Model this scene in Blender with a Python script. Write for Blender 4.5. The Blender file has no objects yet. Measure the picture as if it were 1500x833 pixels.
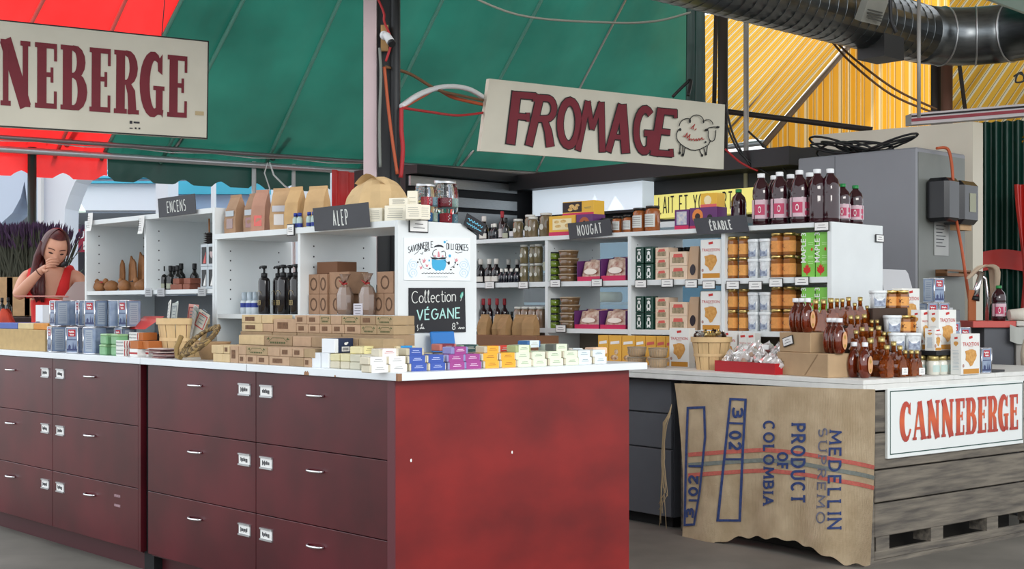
import bpy, bmesh, math, random
from mathutils import Vector, Matrix
random.seed(7)
SC = bpy.context.scene
COL = SC.collection
# ------------------------------------------------------------------ camera
F, CX, HY, CH = 1940.0, 750.0, 450.0, 1.18      # focal length in pixels, principal column, horizon row, eye height
cd = bpy.data.cameras.new('camera'); cam = bpy.data.objects.new('camera', cd); COL.objects.link(cam)
cd.sensor_width = 36.0; cd.lens = F / 1500 * 36; cd.shift_y = (HY - 416.5) / 1500
cd.clip_end = 300
cam.location = (0, 0, CH); cam.rotation_euler = (math.radians(90), 0, 0)
SC.camera = cam
# ------------------------------------------------------------------ sky, sun, added fill light, exposure
w = bpy.data.worlds.new('sky'); SC.world = w; w.use_nodes = True
bg = w.node_tree.nodes['Background']; bg.inputs[0].default_value = (0.90, 0.95, 1.0, 1); bg.inputs[1].default_value = 1.95
sd = bpy.data.lights.new('sun', 'SUN'); sd.energy = 3.2; sd.angle = math.radians(2); sd.color = (1, .95, .87)
sun = bpy.data.objects.new('sun', sd); COL.objects.link(sun)
sun.rotation_euler = Vector((-.13, .63, .77)).to_track_quat('Z', 'Y').to_euler()
def area(name, loc, aim, sx, sy, e, color=(1, 1, 1)):
    d = bpy.data.lights.new(name, 'AREA'); d.shape = 'RECTANGLE'; d.size = sx; d.size_y = sy; d.energy = e; d.color = color
    o = bpy.data.objects.new(name, d); COL.objects.link(o); o.location = loc
    o.rotation_euler = (Vector(loc) - Vector(aim)).to_track_quat('Z', 'Y').to_euler(); return o
area('aisle_fill_light', (3.6, -.6, 3.9), (.4, 6.0, .7), 3.0, 1.6, 215, (1, .965, .92))  # added lamp, brightens the faces turned to the right
vs = SC.view_settings
vs.view_transform = 'Standard'; vs.look = 'None'; vs.gamma = 1.0; vs.use_curve_mapping = False; vs.exposure = 0.06
# ------------------------------------------------------------------ frames and pixel rays
class Fr:
    def __init__(s, ox, oy, deg): s.o = Vector((ox, oy, 0)); s.a = math.radians(deg); s.x = Vector((math.cos(s.a), math.sin(s.a), 0)); s.y = Vector((-math.sin(s.a), math.cos(s.a), 0))
    def p(s, u, v, z=0): return s.o + s.x * u + s.y * v + Vector((0, 0, z))
    def inv(s, P): d = Vector(P) - s.o; return Vector((d.dot(s.x), d.dot(s.y), P[2]))
WF = Fr(0, 0, 0)
ISL = Fr(-.398, 4.52, 43.0)      # island: x along the red end panel, y along the drawer fronts
HUT = None
TAB = Fr(1.60, 6.02, 38.5)       # pallet table: origin at its near corner
SHF = Fr(1.649, 6.88, 45.5)      # white shelves on the pallet table
def ray(px, py): return Vector(((px - CX) / F, 1.0, (HY - py) / F))
def W(px, py, Y): r = ray(px, py); return Vector((r.x * Y, Y, CH + r.z * Y))
def atz(px, py, z): r = ray(px, py); t = (z - CH) / r.z; return Vector((r.x * t, t, z))
def onplane(px, py, P, n): r = ray(px, py); o = Vector((0, 0, CH)); t = (Vector(P) - o).dot(n) / r.dot(n); return o + r * t
def col_u(fr, px, v): # u where the image column px meets the line (u, v) of a frame
    k = (px - CX) / F; P = fr.o + fr.y * v; return (k * P.y - P.x) / (fr.x.x - k * fr.x.y)
def col_v(fr, px, u):
    k = (px - CX) / F; P = fr.o + fr.x * u; return (k * P.y - P.x) / (fr.y.x - k * fr.y.y)
# ------------------------------------------------------------------ materials
def lin(c): return tuple((x / 255 / 12.92 if x <= 10 else ((x / 255 + .055) / 1.055) ** 2.4) for x in c)
MATS = {}
def mat(name, rgb, rough=.55, metal=0, var=0.0, scale=8.0, bump=0.0, trans=0.0, coat=0.0, emit=0.0, rgb2=None, stretch=None, alpha=1.0, spec=.5, ior=1.45):
    if name in MATS: return MATS[name]
    m = bpy.data.materials.new(name); m.use_nodes = True; nt = m.node_tree; b = nt.nodes['Principled BSDF']
    c = lin(rgb); I = b.inputs
    I['Roughness'].default_value = rough; I['Metallic'].default_value = metal; I['Specular IOR Level'].default_value = spec; I['IOR'].default_value = ior
    I['Transmission Weight'].default_value = trans; I['Coat Weight'].default_value = coat; I['Alpha'].default_value = alpha
    I['Base Color'].default_value = (*c, 1)
    if emit: I['Emission Color'].default_value = (*c, 1); I['Emission Strength'].default_value = emit
    if var or bump or rgb2:
        tc = nt.nodes.new('ShaderNodeTexCoord'); mp = nt.nodes.new('ShaderNodeMapping'); no = nt.nodes.new('ShaderNodeTexNoise')
        nt.links.new(tc.outputs['Object'], mp.inputs[0]); nt.links.new(mp.outputs[0], no.inputs[0])
        if stretch: mp.inputs['Scale'].default_value = stretch
        no.inputs['Scale'].default_value = scale; no.inputs['Detail'].default_value = 5
        if var or rgb2:
            cr = nt.nodes.new('ShaderNodeValToRGB'); c2 = lin(rgb2) if rgb2 else tuple(x * (1 - var) for x in c); c1 = c if rgb2 else tuple(min(1, x * (1 + var)) for x in c)
            cr.color_ramp.elements[0].position = .32; cr.color_ramp.elements[1].position = .68
            cr.color_ramp.elements[0].color = (*c2, 1); cr.color_ramp.elements[1].color = (*c1, 1)
            nt.links.new(no.outputs[0], cr.inputs[0]); nt.links.new(cr.outputs[0], I['Base Color'])
        if bump:
            bp = nt.nodes.new('ShaderNodeBump'); bp.inputs['Strength'].default_value = bump; bp.inputs['Distance'].default_value = .01
            nt.links.new(no.outputs[0], bp.inputs['Height']); nt.links.new(bp.outputs[0], I['Normal'])
    MATS[name] = m; return m
def fabric(name, rgb, tr=.5, ramp=None, axis=0, period=.1, rough=.45, trgb=None):
    """cloth that lets light through: diffuse + translucent + a little sheen; optional woven stripes along one axis"""
    if name in MATS: return MATS[name]
    m = bpy.data.materials.new(name); m.use_nodes = True; nt = m.node_tree; N = nt.nodes; L = nt.links
    N.remove(N['Principled BSDF']); out = N['Material Output']
    d = N.new('ShaderNodeBsdfDiffuse'); t = N.new('ShaderNodeBsdfTranslucent'); mx = N.new('ShaderNodeMixShader'); gl = N.new('ShaderNodeBsdfGlossy'); mg = N.new('ShaderNodeMixShader')
    gl.inputs['Roughness'].default_value = rough; mg.inputs[0].default_value = .0 if ramp else .06; gl.inputs['Color'].default_value = (.8, .8, .8, 1)
    mx.inputs[0].default_value = tr
    if ramp:
        tc = N.new('ShaderNodeTexCoord'); sp = N.new('ShaderNodeSeparateXYZ'); L.new(tc.outputs['Object'], sp.inputs[0])
        mu = N.new('ShaderNodeMath'); mu.operation = 'MULTIPLY'; mu.inputs[1].default_value = 1 / period; L.new(sp.outputs[axis], mu.inputs[0])
        fr = N.new('ShaderNodeMath'); fr.operation = 'FRACT'; L.new(mu.outputs[0], fr.inputs[0])
        cr = N.new('ShaderNodeValToRGB'); cr.color_ramp.interpolation = 'CONSTANT'; L.new(fr.outputs[0], cr.inputs[0])
        el = cr.color_ramp.elements
        for i, (pos, c) in enumerate(ramp):
            e = el[i] if i < 2 else el.new(pos)
            e.position = pos; e.color = (*lin(c), 1)
        L.new(cr.outputs[0], d.inputs[0]); L.new(cr.outputs[0], t.inputs[0])
    else:
        tc = N.new('ShaderNodeTexCoord'); no = N.new('ShaderNodeTexNoise'); no.inputs['Scale'].default_value = 1.3; no.inputs['Detail'].default_value = 6; L.new(tc.outputs['Object'], no.inputs[0])
        for sh_, c_ in ((d, lin(rgb)), (t, lin(trgb or rgb))):
            cr = N.new('ShaderNodeValToRGB'); cr.color_ramp.elements[0].position = .3; cr.color_ramp.elements[1].position = .7; cr.color_ramp.elements[0].color = (*[x * .72 for x in c_], 1); cr.color_ramp.elements[1].color = (*[min(1, x * 1.2) for x in c_], 1)
            L.new(no.outputs[0], cr.inputs[0]); L.new(cr.outputs[0], sh_.inputs[0])
        bp = N.new('ShaderNodeBump'); bp.inputs['Strength'].default_value = .5; bp.inputs['Distance'].default_value = .05; n2 = N.new('ShaderNodeTexNoise'); n2.inputs['Scale'].default_value = 3.5; L.new(tc.outputs['Object'], n2.inputs[0]); L.new(n2.outputs[0], bp.inputs['Height']); L.new(bp.outputs[0], d.inputs['Normal']); L.new(bp.outputs[0], gl.inputs['Normal'])
    L.new(d.outputs[0], mx.inputs[1]); L.new(t.outputs[0], mx.inputs[2]); L.new(mx.outputs[0], mg.inputs[1]); L.new(gl.outputs[0], mg.inputs[2]); L.new(mg.outputs[0], out.inputs[0])
    MATS[name] = m; return m
# ------------------------------------------------------------------ mesh builder
class MB:
    def __init__(s): s.v = []; s.f = []; s.m = []; s.sm = []
    def add(s, vs, fs, m=0, smooth=False):
        o = len(s.v); s.v += [tuple(x) for x in vs]
        for f in fs: s.f.append([i + o for i in f]); s.m.append(m); s.sm.append(smooth)
        return s
    def box(s, x0, x1, y0, y1, z0, z1, m=0):
        return s.add([(x0, y0, z0), (x1, y0, z0), (x1, y1, z0), (x0, y1, z0), (x0, y0, z1), (x1, y0, z1), (x1, y1, z1), (x0, y1, z1)],
                     [(0, 3, 2, 1), (4, 5, 6, 7), (0, 1, 5, 4), (1, 2, 6, 5), (2, 3, 7, 6), (3, 0, 4, 7)], m)
    def bbox(s, x0, x1, y0, y1, z0, z1, b=.003, m=0):
        """box with chamfered edges"""
        X, Y, Z = (x0, x1), (y0, y1), (z0, z1); V = {}; vs = []
        for i in (0, 1):
            for j in (0, 1):
                for k in (0, 1):
                    sx, sy, sz = (1, -1)[i], (1, -1)[j], (1, -1)[k]
                    for a in range(3):
                        p = [X[i] + sx * b, Y[j] + sy * b, Z[k] + sz * b]; p[a] = (X[i], Y[j], Z[k])[a]
                        V[i, j, k, a] = len(vs); vs.append(tuple(p))
        fs = []
        for a in range(3):
            for e in (0, 1):
                o = [q for q in range(3) if q != a]; quad = []
                for (p, q) in ((0, 0), (1, 0), (1, 1), (0, 1)):
                    t = [0, 0, 0]; t[a] = e; t[o[0]] = p; t[o[1]] = q; quad.append(V[t[0], t[1], t[2], a])
                if (e == 0) == (a != 1): quad.reverse()
                fs.append(quad)
        for a in range(3):
            o = [q for q in range(3) if q != a]
            for p in (0, 1):
                for q in (0, 1):
                    t0 = [0, 0, 0]; t0[o[0]] = p; t0[o[1]] = q; t1 = list(t0); t1[a] = 1
                    fs.append([V[(*t0, o[0])], V[(*t1, o[0])], V[(*t1, o[1])], V[(*t0, o[1])]])
        for i in (0, 1):
            for j in (0, 1):
                for k in (0, 1): fs.append([V[i, j, k, 0], V[i, j, k, 1], V[i, j, k, 2]])
        return s.add(vs, fs, m)
    def lathe(s, prof, n=16, c=(0, 0, 0), m=0, sq=0.0, smooth=True, sx=1, sy=1, cap=True):
        vs = []; fs = []
        for (r, z) in prof:
            for i in range(n):
                a = 2 * math.pi * i / n; k = 1.0
                if sq: ca, sa = abs(math.cos(a)), abs(math.sin(a)); k = 1 / ((ca ** (2 + sq * 8) + sa ** (2 + sq * 8)) ** (1 / (2 + sq * 8)))
                vs.append((c[0] + r * k * math.cos(a) * sx, c[1] + r * k * math.sin(a) * sy, c[2] + z))
        for j in range(len(prof) - 1):
            for i in range(n): i2 = (i + 1) % n; fs.append((j * n + i, j * n + i2, (j + 1) * n + i2, (j + 1) * n + i))
        s.add(vs, fs, m, smooth)
        if cap:
            o = len(s.v) - len(vs)
            if prof[0][0] > 1e-5: s.f.append([o + i for i in range(n)][::-1]); s.m.append(m); s.sm.append(False)
            if prof[-1][0] > 1e-5: s.f.append([o + (len(prof) - 1) * n + i for i in range(n)]); s.m.append(m); s.sm.append(False)
        return s
    def tube(s, path, r, n=8, m=0, closed=False):
        P = [Vector(p) for p in path]; vs = []; fs = []; k = len(P)
        up = Vector((0, 0, 1)); prev = None
        for i, p in enumerate(P):
            a = P[(i - 1) % k] if (closed or i > 0) else p; b = P[(i + 1) % k] if (closed or i < k - 1) else p
            t = (b - a).normalized()
            if prev is None: x = t.cross(up) if abs(t.z) < .95 else t.cross(Vector((0, 1, 0)))
            else: x = prev - t * prev.dot(t)
            x.normalize(); prev = x; y = t.cross(x); rr = r[i] if isinstance(r, (list, tuple)) else r
            for j in range(n): an = 2 * math.pi * j / n; vs.append(p + x * (rr * math.cos(an)) + y * (rr * math.sin(an)))
        for i in range(k if closed else k - 1):
            for j in range(n): j2 = (j + 1) % n; i2 = (i + 1) % k; fs.append((i * n + j, i2 * n + j, i2 * n + j2, i * n + j2))
        s.add(vs, fs, m, True)
        if not closed:
            o = len(s.v) - len(vs); s.f.append([o + j for j in range(n)]); s.m.append(m); s.sm.append(False)
            s.f.append([o + (k - 1) * n + j for j in range(n)][::-1]); s.m.append(m); s.sm.append(False)
        return s
    def prism(s, poly, o, ax, ay, d, m=0):
        """polygon (2-d list) placed at o along ax, ay and pushed along vector d"""
        o, ax, ay, d = Vector(o), Vector(ax), Vector(ay), Vector(d); n = len(poly)
        A = [o + ax * x + ay * y for x, y in poly]; B = [a + d for a in A]
        return s.add(A + B, [list(range(n))[::-1], list(range(n, 2 * n))] + [(i, (i + 1) % n, n + (i + 1) % n, n + i) for i in range(n)], m)
    def grid(s, fn, nu, nv, m=0, smooth=True):
        vs = [fn(i / nu, j / nv) for j in range(nv + 1) for i in range(nu + 1)]
        fs = [(j * (nu + 1) + i, j * (nu + 1) + i + 1, (j + 1) * (nu + 1) + i + 1, (j + 1) * (nu + 1) + i) for j in range(nv) for i in range(nu)]
        return s.add(vs, fs, m, smooth)
    def flat(s, vf, o, ax, ay, m=0):
        o, ax, ay = Vector(o), Vector(ax), Vector(ay)
        return s.add([o + ax * x + ay * y for x, y in vf[0]], vf[1], m)
    def mesh(s, name, mats):
        me = bpy.data.meshes.new(name); me.from_pydata(s.v, [], s.f)
        for m in (mats if isinstance(mats, (list, tuple)) else [mats]): me.materials.append(m)
        me.polygons.foreach_set('material_index', s.m); me.polygons.foreach_set('use_smooth', s.sm)
        bm = bmesh.new(); bm.from_mesh(me); bmesh.ops.recalc_face_normals(bm, faces=bm.faces); bm.to_mesh(me); bm.free()
        return me
CACHE = {}
def P(name, key, fn, mats, parent=None, loc=(0, 0, 0), rot=(0, 0, 0)):
    """one part: a mesh object under its thing; parts with the same key share mesh data. fn is an MB or a function giving one"""
    me = CACHE.get(key) if key is not None else None
    if me is None:
        mb = fn() if callable(fn) else fn
        me = mb.mesh(name, mats)
        if key is not None: CACHE[key] = me
    o = bpy.data.objects.new(name, me); COL.objects.link(o)
    o.location = loc; o.rotation_euler = rot
    if parent is not None: o.parent = parent
    return o
def tag(o, label=None, cat=None, group=None, kind=None):
    if label: o['label'] = label
    if cat: o['category'] = cat
    if group: o['group'] = group
    if kind: o['kind'] = kind
    return o
def T(name, label, cat, fr=WF, pos=(0, 0, 0), rz=0.0, group=None):
    o = bpy.data.objects.new(name, None); COL.objects.link(o); o.empty_display_size = .05
    o.location = fr.p(*pos); o.rotation_euler = (0, 0, fr.a + math.radians(rz)); return tag(o, label, cat, group)
def S(name, key, fn, mats, label, cat, fr=WF, pos=(0, 0, 0), rz=0.0, group=None):
    o = P(name, key, fn, mats); o.location = fr.p(*pos); o.rotation_euler = (0, 0, fr.a + math.radians(rz)); return tag(o, label, cat, group)
def struct(name, mb, mats, fr=WF, pos=(0, 0, 0)):
    o = P(name, None, mb, mats); o.location = fr.p(*pos); o.rotation_euler = (0, 0, fr.a); return tag(o, kind='structure')
ORD = ['first', 'second', 'third', 'fourth', 'fifth', 'sixth', 'seventh', 'eighth', 'ninth', 'tenth', 'eleventh', 'twelfth', 'thirteenth', 'fourteenth', 'fifteenth', 'sixteenth']
# ------------------------------------------------------------------ lettering
def arc(cx, cy, rx, ry, a0, a1, n=10): return [(cx + rx * math.cos(math.radians(a0 + (a1 - a0) * i / n)), cy + ry * math.sin(math.radians(a0 + (a1 - a0) * i / n))) for i in range(n + 1)]
GL = {  # one-line alphabet: width, strokes
 'A': (.66, [[(0, 0), (.33, 1), (.66, 0)], [(.13, .36), (.53, .36)]]),
 'B': (.56, [[(0, 0), (0, 1)], [(0, 1), (.25, 1)] + arc(.25, .77, .24, .23, 90, -90, 8) + [(0, .54)], [(.25, .54)] + arc(.27, .27, .28, .27, 90, -90, 8) + [(0, 0)]]),
 'C': (.64, [arc(.36, .5, .36, .5, 48, 312, 16)]),
 'D': (.62, [[(0, 0), (0, 1), (.2, 1)] + arc(.2, .5, .42, .5, 90, -90, 12) + [(0, 0)]]),
 'E': (.5, [[(.5, 1), (0, 1), (0, 0), (.5, 0)], [(0, .52), (.42, .52)]]),
 'F': (.5, [[(.5, 1), (0, 1), (0, 0)], [(0, .52), (.42, .52)]]),
 'G': (.66, [arc(.36, .5, .36, .5, 48, 360, 16) + [(.4, .5)]]),
 'I': (.0, [[(0, 0), (0, 1)]]),
 'L': (.46, [[(0, 1), (0, 0), (.46, 0)]]),
 'M': (.8, [[(0, 0), (.06, 1), (.4, .25), (.74, 1), (.8, 0)]]),
 'N': (.62, [[(0, 0), (0, 1), (.62, 0), (.62, 1)]]),
 'O': (.72, [arc(.36, .5, .36, .5, 90, 450, 22)]),
 'P': (.54, [[(0, 0), (0, 1), (.26, 1)] + arc(.26, .74, .28, .26, 90, -90, 9) + [(0, .48)]]),
 'R': (.58, [[(0, 0), (0, 1), (.26, 1)] + arc(.26, .75, .27, .25, 90, -90, 9) + [(0, .5)], [(.22, .5), (.58, 0)]]),
 'S': (.54, [arc(.27, .74, .25, .26, 40, 250, 10) + arc(.27, .26, .27, .27, 70, -140, 10)]),
 'T': (.62, [[(0, 1), (.62, 1)], [(.31, 1), (.31, 0)]]),
 'U': (.62, [[(0, 1), (0, .32)] + arc(.31, .32, .31, .32, 180, 360, 10) + [(.62, 1)]]),
 'V': (.64, [[(0, 1), (.32, 0), (.64, 1)]]),
 'Y': (.62, [[(0, 1), (.31, .48), (.62, 1)], [(.31, .48), (.31, 0)]]),
 '0': (.52, [arc(.26, .5, .26, .5, 90, 450, 18)]),
 '2': (.5, [arc(.25, .72, .25, .28, 170, -40, 9) + [(0, 0), (.52, 0)]]),
 '3': (.48, [arc(.22, .75, .24, .25, 150, -90, 9) + arc(.22, .26, .27, .26, 90, -150, 9)]),
 '7': (.5, [[(0, 1), (.5, 1), (.18, 0)]]),
 '8': (.5, [arc(.25, .75, .21, .25, 270, -90, 14), arc(.25, .25, .25, .25, 90, 450, 14)]),
 'c': (.38, [arc(.22, .3, .22, .3, 50, 310, 10)]),
 'o': (.44, [arc(.22, .3, .22, .3, 90, 450, 14)]),
 'l': (.2, [[(0, .4), (.14, .85), (.1, 1.05), (.03, .9), (.05, .1), (.14, 0), (.22, .08)]]),
 'e': (.42, [[(.02, .3), (.4, .33)] + arc(.21, .3, .2, .3, 10, 310, 11)]),
 't': (.28, [[(.14, .95), (.14, .08), (.24, 0), (.3, .06)], [(0, .62), (.3, .62)]]),
 'i': (.06, [[(.03, .58), (.03, 0)], [(.03, .75), (.04, .8)]]),
 'n': (.4, [[(0, .6), (0, 0)], [(0, .4)] + arc(.2, .38, .18, .22, 160, 0, 7) + [(.38, 0)]]),
 'd': (.42, [arc(.2, .28, .2, .28, 90, 450, 12), [(.42, 1), (.42, 0)]]),
 's': (.34, [arc(.17, .45, .15, .14, 40, 250, 7) + arc(.17, .16, .17, .16, 70, -150, 7)]),
 ' ': (.3, [])}
def ribbon(pts, wd):
    """flat strip along a 2-d line; wd is a width or one width for each point; sharp corners are cut into separate strokes"""
    n = len(pts); W_ = list(wd) if isinstance(wd, (list, tuple)) else [wd] * n
    closed = n > 3 and math.dist(pts[0], pts[-1]) < 1e-4
    def dr(a, b): l = math.dist(a, b) or 1; return ((b[0] - a[0]) / l, (b[1] - a[1]) / l)
    ds = [dr(pts[i], pts[i + 1]) for i in range(n - 1)]; vs = []; fs = []; prev = None
    def pair(p, d, h): vs.extend([(p[0] - d[1] * h, p[1] + d[0] * h), (p[0] + d[1] * h, p[1] - d[0] * h)]); return len(vs) - 2
    for i in range(n - 1):
        a, b, d = pts[i], pts[i + 1], ds[i]
        dn = ds[i + 1] if i + 1 < n - 1 else (ds[0] if closed else d)
        if prev is None:
            d0 = ds[-1] if (closed and i == 0) else d
            m = (d[0] + d0[0], d[1] + d0[1]); l = math.hypot(*m); m = (m[0] / l, m[1] / l) if l > 1.2 else d
            e = W_[i] * .4 if (i > 0) else 0
            prev = pair((a[0] - d[0] * e, a[1] - d[1] * e), m, W_[i] / 2 / max(.6, m[0] * d[0] + m[1] * d[1]))
        m = (d[0] + dn[0], d[1] + dn[1]); l = math.hypot(*m)
        if l > 1.2: m = (m[0] / l, m[1] / l); cur = pair(b, m, W_[i + 1] / 2 / max(.6, m[0] * d[0] + m[1] * d[1])); fs.append((prev, prev + 1, cur + 1, cur)); prev = cur
        else: e = W_[i + 1] * .4; cur = pair((b[0] + d[0] * e, b[1] + d[1] * e), d, W_[i + 1] / 2); fs.append((prev, prev + 1, cur + 1, cur)); prev = None
    return vs, fs
def joinvf(L):
    V, Fs = [], []
    for v, f in L: o = len(V); V += v; Fs += [[i + o for i in q] for q in f]
    return V, Fs
def dense(pts, step):
    out = [pts[0]]
    for a, b in zip(pts, pts[1:]):
        k = max(1, int(math.dist(a, b) / step)); out += [(a[0] + (b[0] - a[0]) * i / k, a[1] + (b[1] - a[1]) * i / k) for i in range(1, k + 1)]
    return out
def strokes(s, h, gap=.2, narrow=1.0):
    """(width, list of lines) of a word in the one-line alphabet, h high"""
    x = 0; out = []
    for ch in s:
        acc = ch == 'É'; w_, st = GL['E' if acc else ch]
        for l in st: out.append([((x + p[0] * narrow) * h, p[1] * h) for p in l])
        if acc: out.append([((x + .2 * narrow) * h, 1.1 * h), ((x + .36 * narrow) * h, 1.27 * h)])
        x += w_ * narrow + gap
    return (x - gap) * h, out
def word(s, h, wd, gap=.2, narrow=1.0, center=True, serif=0, step=None):
    W_, L = strokes(s, h, gap, narrow); R = []
    for l in L:
        if center: l = [(x - W_ / 2, y) for x, y in l]
        R.append(ribbon(dense(l, step) if step else l, wd))
        if serif:
            for e, q in ((l[0], l[1]), (l[-1], l[-2])):
                if abs(e[0] - q[0]) < abs(e[1] - q[1]) * 1.2 and min(abs(e[1]), abs(e[1] - h)) < h * .03: R.append(ribbon([(e[0] - serif, e[1]), (e[0] + serif, e[1])], wd * .5))
    return joinvf(R)
FT = {}
def ftext(s, size=1.0, bold=0.0, sx=1.0):
    """the built-in sans lettering as flat faces, centred on x"""
    k = (s, bold)
    if k not in FT:
        c = bpy.data.curves.new('lettering', 'FONT'); c.body = s; c.size = 1; c.resolution_u = 2; c.offset = bold; c.align_x = 'CENTER'
        o = bpy.data.objects.new('lettering', c); COL.objects.link(o)
        me = bpy.data.meshes.new_from_object(o.evaluated_get(bpy.context.evaluated_depsgraph_get()))
        FT[k] = ([(v.co.x, v.co.y) for v in me.vertices], [list(p.vertices) for p in me.polygons])
        bpy.data.objects.remove(o); bpy.data.curves.remove(c); bpy.data.meshes.remove(me)
    v, f = FT[k]; return [(x * size * sx, y * size) for x, y in v], f
def pieces(vf):
    """index of the connected piece each point of a flat shape belongs to, so that overlapping strokes can be laid one over the other"""
    par = list(range(len(vf[0])))
    def fd(i):
        while par[i] != i: par[i] = par[par[i]]; i = par[i]
        return i
    for f in vf[1]:
        for q in f[1:]: par[fd(q)] = fd(f[0])
    ids = {}; return [ids.setdefault(fd(i), len(ids)) for i in range(len(par))]
def rect(x0, x1, y0, y1): return [(x0, y0), (x1, y0), (x1, y1), (x0, y1)], [(0, 1, 2, 3)]
def disc(cx, cy, rx, ry, n=16): return [(cx + rx * math.cos(2 * math.pi * i / n), cy + ry * math.sin(2 * math.pi * i / n)) for i in range(n)], [list(range(n))]
def poly(pts): return list(pts), [list(range(len(pts)))]
def shift(vf, dx, dy, k=1.0): return [(x * k + dx, y * k + dy) for x, y in vf[0]], vf[1]
# heavy slab letters of the painted signs: (advance, ribbons and polygons)
def slab(ch):
    E = []
    def R(pts, w_): E.append(ribbon(pts, w_))
    def Q(*a): E.append(rect(*a))
    def st(x, w_=.19): Q(x, x + w_, 0, 1); Q(x - .045, x + w_ + .045, 0, .075); Q(x - .045, x + w_ + .045, .925, 1)
    if ch == 'E': st(.05); Q(.05, .45, .92, 1); Q(.39, .45, .73, 1); Q(.2, .36, .48, .555); Q(.32, .38, .40, .635); Q(.05, .45, 0, .08); Q(.39, .45, 0, .27); a = .52
    elif ch == 'N': st(.05, .11); R([(.10, 1), (.50, 0)], .23); st(.44, .11); a = .68
    elif ch == 'B':
        st(.05); R([(.2, .96), (.28, .96)] + arc(.28, .75, .15, .21, 90, -90, 8) + [(.2, .54)], [.08, .08] + [.08 + .1 * math.sin(math.pi * i / 8) for i in range(9)] + [.08])
        R([(.2, .54), (.29, .54)] + arc(.29, .29, .17, .25, 90, -90, 8) + [(.2, .04)], [.08, .08] + [.08 + .12 * math.sin(math.pi * i / 8) for i in range(9)] + [.08]); a = .6
    elif ch == 'R':
        st(.05); R([(.2, .96), (.28, .96)] + arc(.28, .73, .15, .23, 90, -90, 8) + [(.2, .5)], [.08, .08] + [.08 + .1 * math.sin(math.pi * i / 8) for i in range(9)] + [.08])
        R([(.29, .5), (.38, .35), (.41, 0)], [.1, .17, .18]); Q(.3, .55, 0, .07); a = .59
    elif ch in 'GC':
        R(arc(.28, .5, .2, .455, 55, 305, 16), [.07] + [.09 + .13 * math.sin(math.pi * i / 16) for i in range(1, 16)] + [.07]); E.append(poly([(.37, .72), (.47, .66), (.47, 1.0), (.41, .93), (.36, .93)]))
        if ch == 'G': Q(.33, .48, .02, .44); Q(.27, .52, .41, .48); R([(.3, .06), (.4, .1)], .1); E.append(poly([(.4, .1), (.48, -.03), (.5, .1)]))
        else: R([(.39, .12), (.47, .3)], .07)
        a = .58
    elif ch == 'A': R([(.06, 0), (.28, 1)], .08); R([(.30, 1), (.50, 0)], .2); R([(.14, .3), (.44, .3)], .07); Q(-.02, .16, 0, .07); Q(.36, .63, 0, .07); a = .66
    return a, joinvf(E)
def slabword(s, h, sx=1.0):
    x = 0; L = []
    for ch in s:
        a, vf = slab(ch); L.append(([((px + x) * sx * h, py * h) for px, py in vf[0]], vf[1])); x += a
    return x * sx * h, joinvf(L)
# ================================================================== materials of the place
M_floor = mat('floor_concrete', (112, 108, 101), .8, var=.22, scale=2.2, bump=.15)
M_asph = mat('asphalt', (150, 150, 150), .9, var=.1, scale=3)
M_white = mat('white_melamine', (218, 223, 224), .45, var=.03, scale=5)
M_wtop = mat('white_laminate', (228, 234, 238), .32, var=.03, scale=3)
M_edge = mat('raw_chipboard', (150, 112, 84), .85, var=.2, scale=60)
M_red = mat('red_stained_plywood', (136, 29, 26), .42, rgb2=(102, 19, 19), scale=2.6, bump=.05, stretch=(1, 1, 1.6))
M_drw = mat('burgundy_laminate', (90, 22, 32), .30, rgb2=(64, 14, 22), scale=3.2, spec=.55)
M_body = mat('burgundy_carcass', (70, 24, 30), .5)
M_dark = mat('dark_void', (22, 20, 22), .8)
M_chrome = mat('chrome', (225, 225, 228), .18, 1)
M_steel = mat('brushed_steel', (170, 172, 172), .35, 1, var=.1, scale=30, stretch=(1, 1, 20))
M_alu = mat('aluminium', (196, 198, 200), .4, 1)
M_card = mat('white_card', (232, 232, 230), .7)
M_ink = mat('dark_ink', (52, 52, 58), .8)
M_black = mat('black_frame', (24, 25, 28), .5)
M_kraft = mat('kraft_paper', (180, 146, 108), .8, var=.08, scale=25, bump=.1)
M_wood = mat('poplar_veneer', (208, 176, 128), .7, var=.12, scale=9, stretch=(3, 3, .5))
M_grey = mat('grey_metal_drawers', (86, 88, 94), .45, var=.05)
M_old = mat('weathered_pallet_wood', (122, 114, 102), .85, rgb2=(78, 73, 68), scale=7, bump=.5, stretch=(.6, 6, 6))
M_paint = mat('chipped_white_paint', (220, 220, 216), .6, var=.06, scale=14, bump=.2)
M_green = fabric('green_tarp', (30, 84, 74), .30, trgb=(34, 108, 92))
M_redt = fabric('red_tarp', (240, 44, 44), .55)
M_seam = mat('tarp_seam', (92, 150, 136), .5)
M_seamr = mat('tarp_seam_red', (226, 110, 104), .5)
M_pipe = mat('galvanised_pipe', (176, 180, 184), .38, .7)
M_wp = mat('white_paint', (214, 216, 218), .5)
M_chalk = mat('chalkboard', (38, 38, 42), .7, var=.08)
M_slate = mat('grey_slate_card', (66, 67, 72), .7, var=.06)
M_chk = mat('chalk', (214, 216, 212), .9)
# ================================================================== ground
g = MB().box(-45, 45, -12, 60, -.1, 0); struct('floor', g, M_floor)
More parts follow.
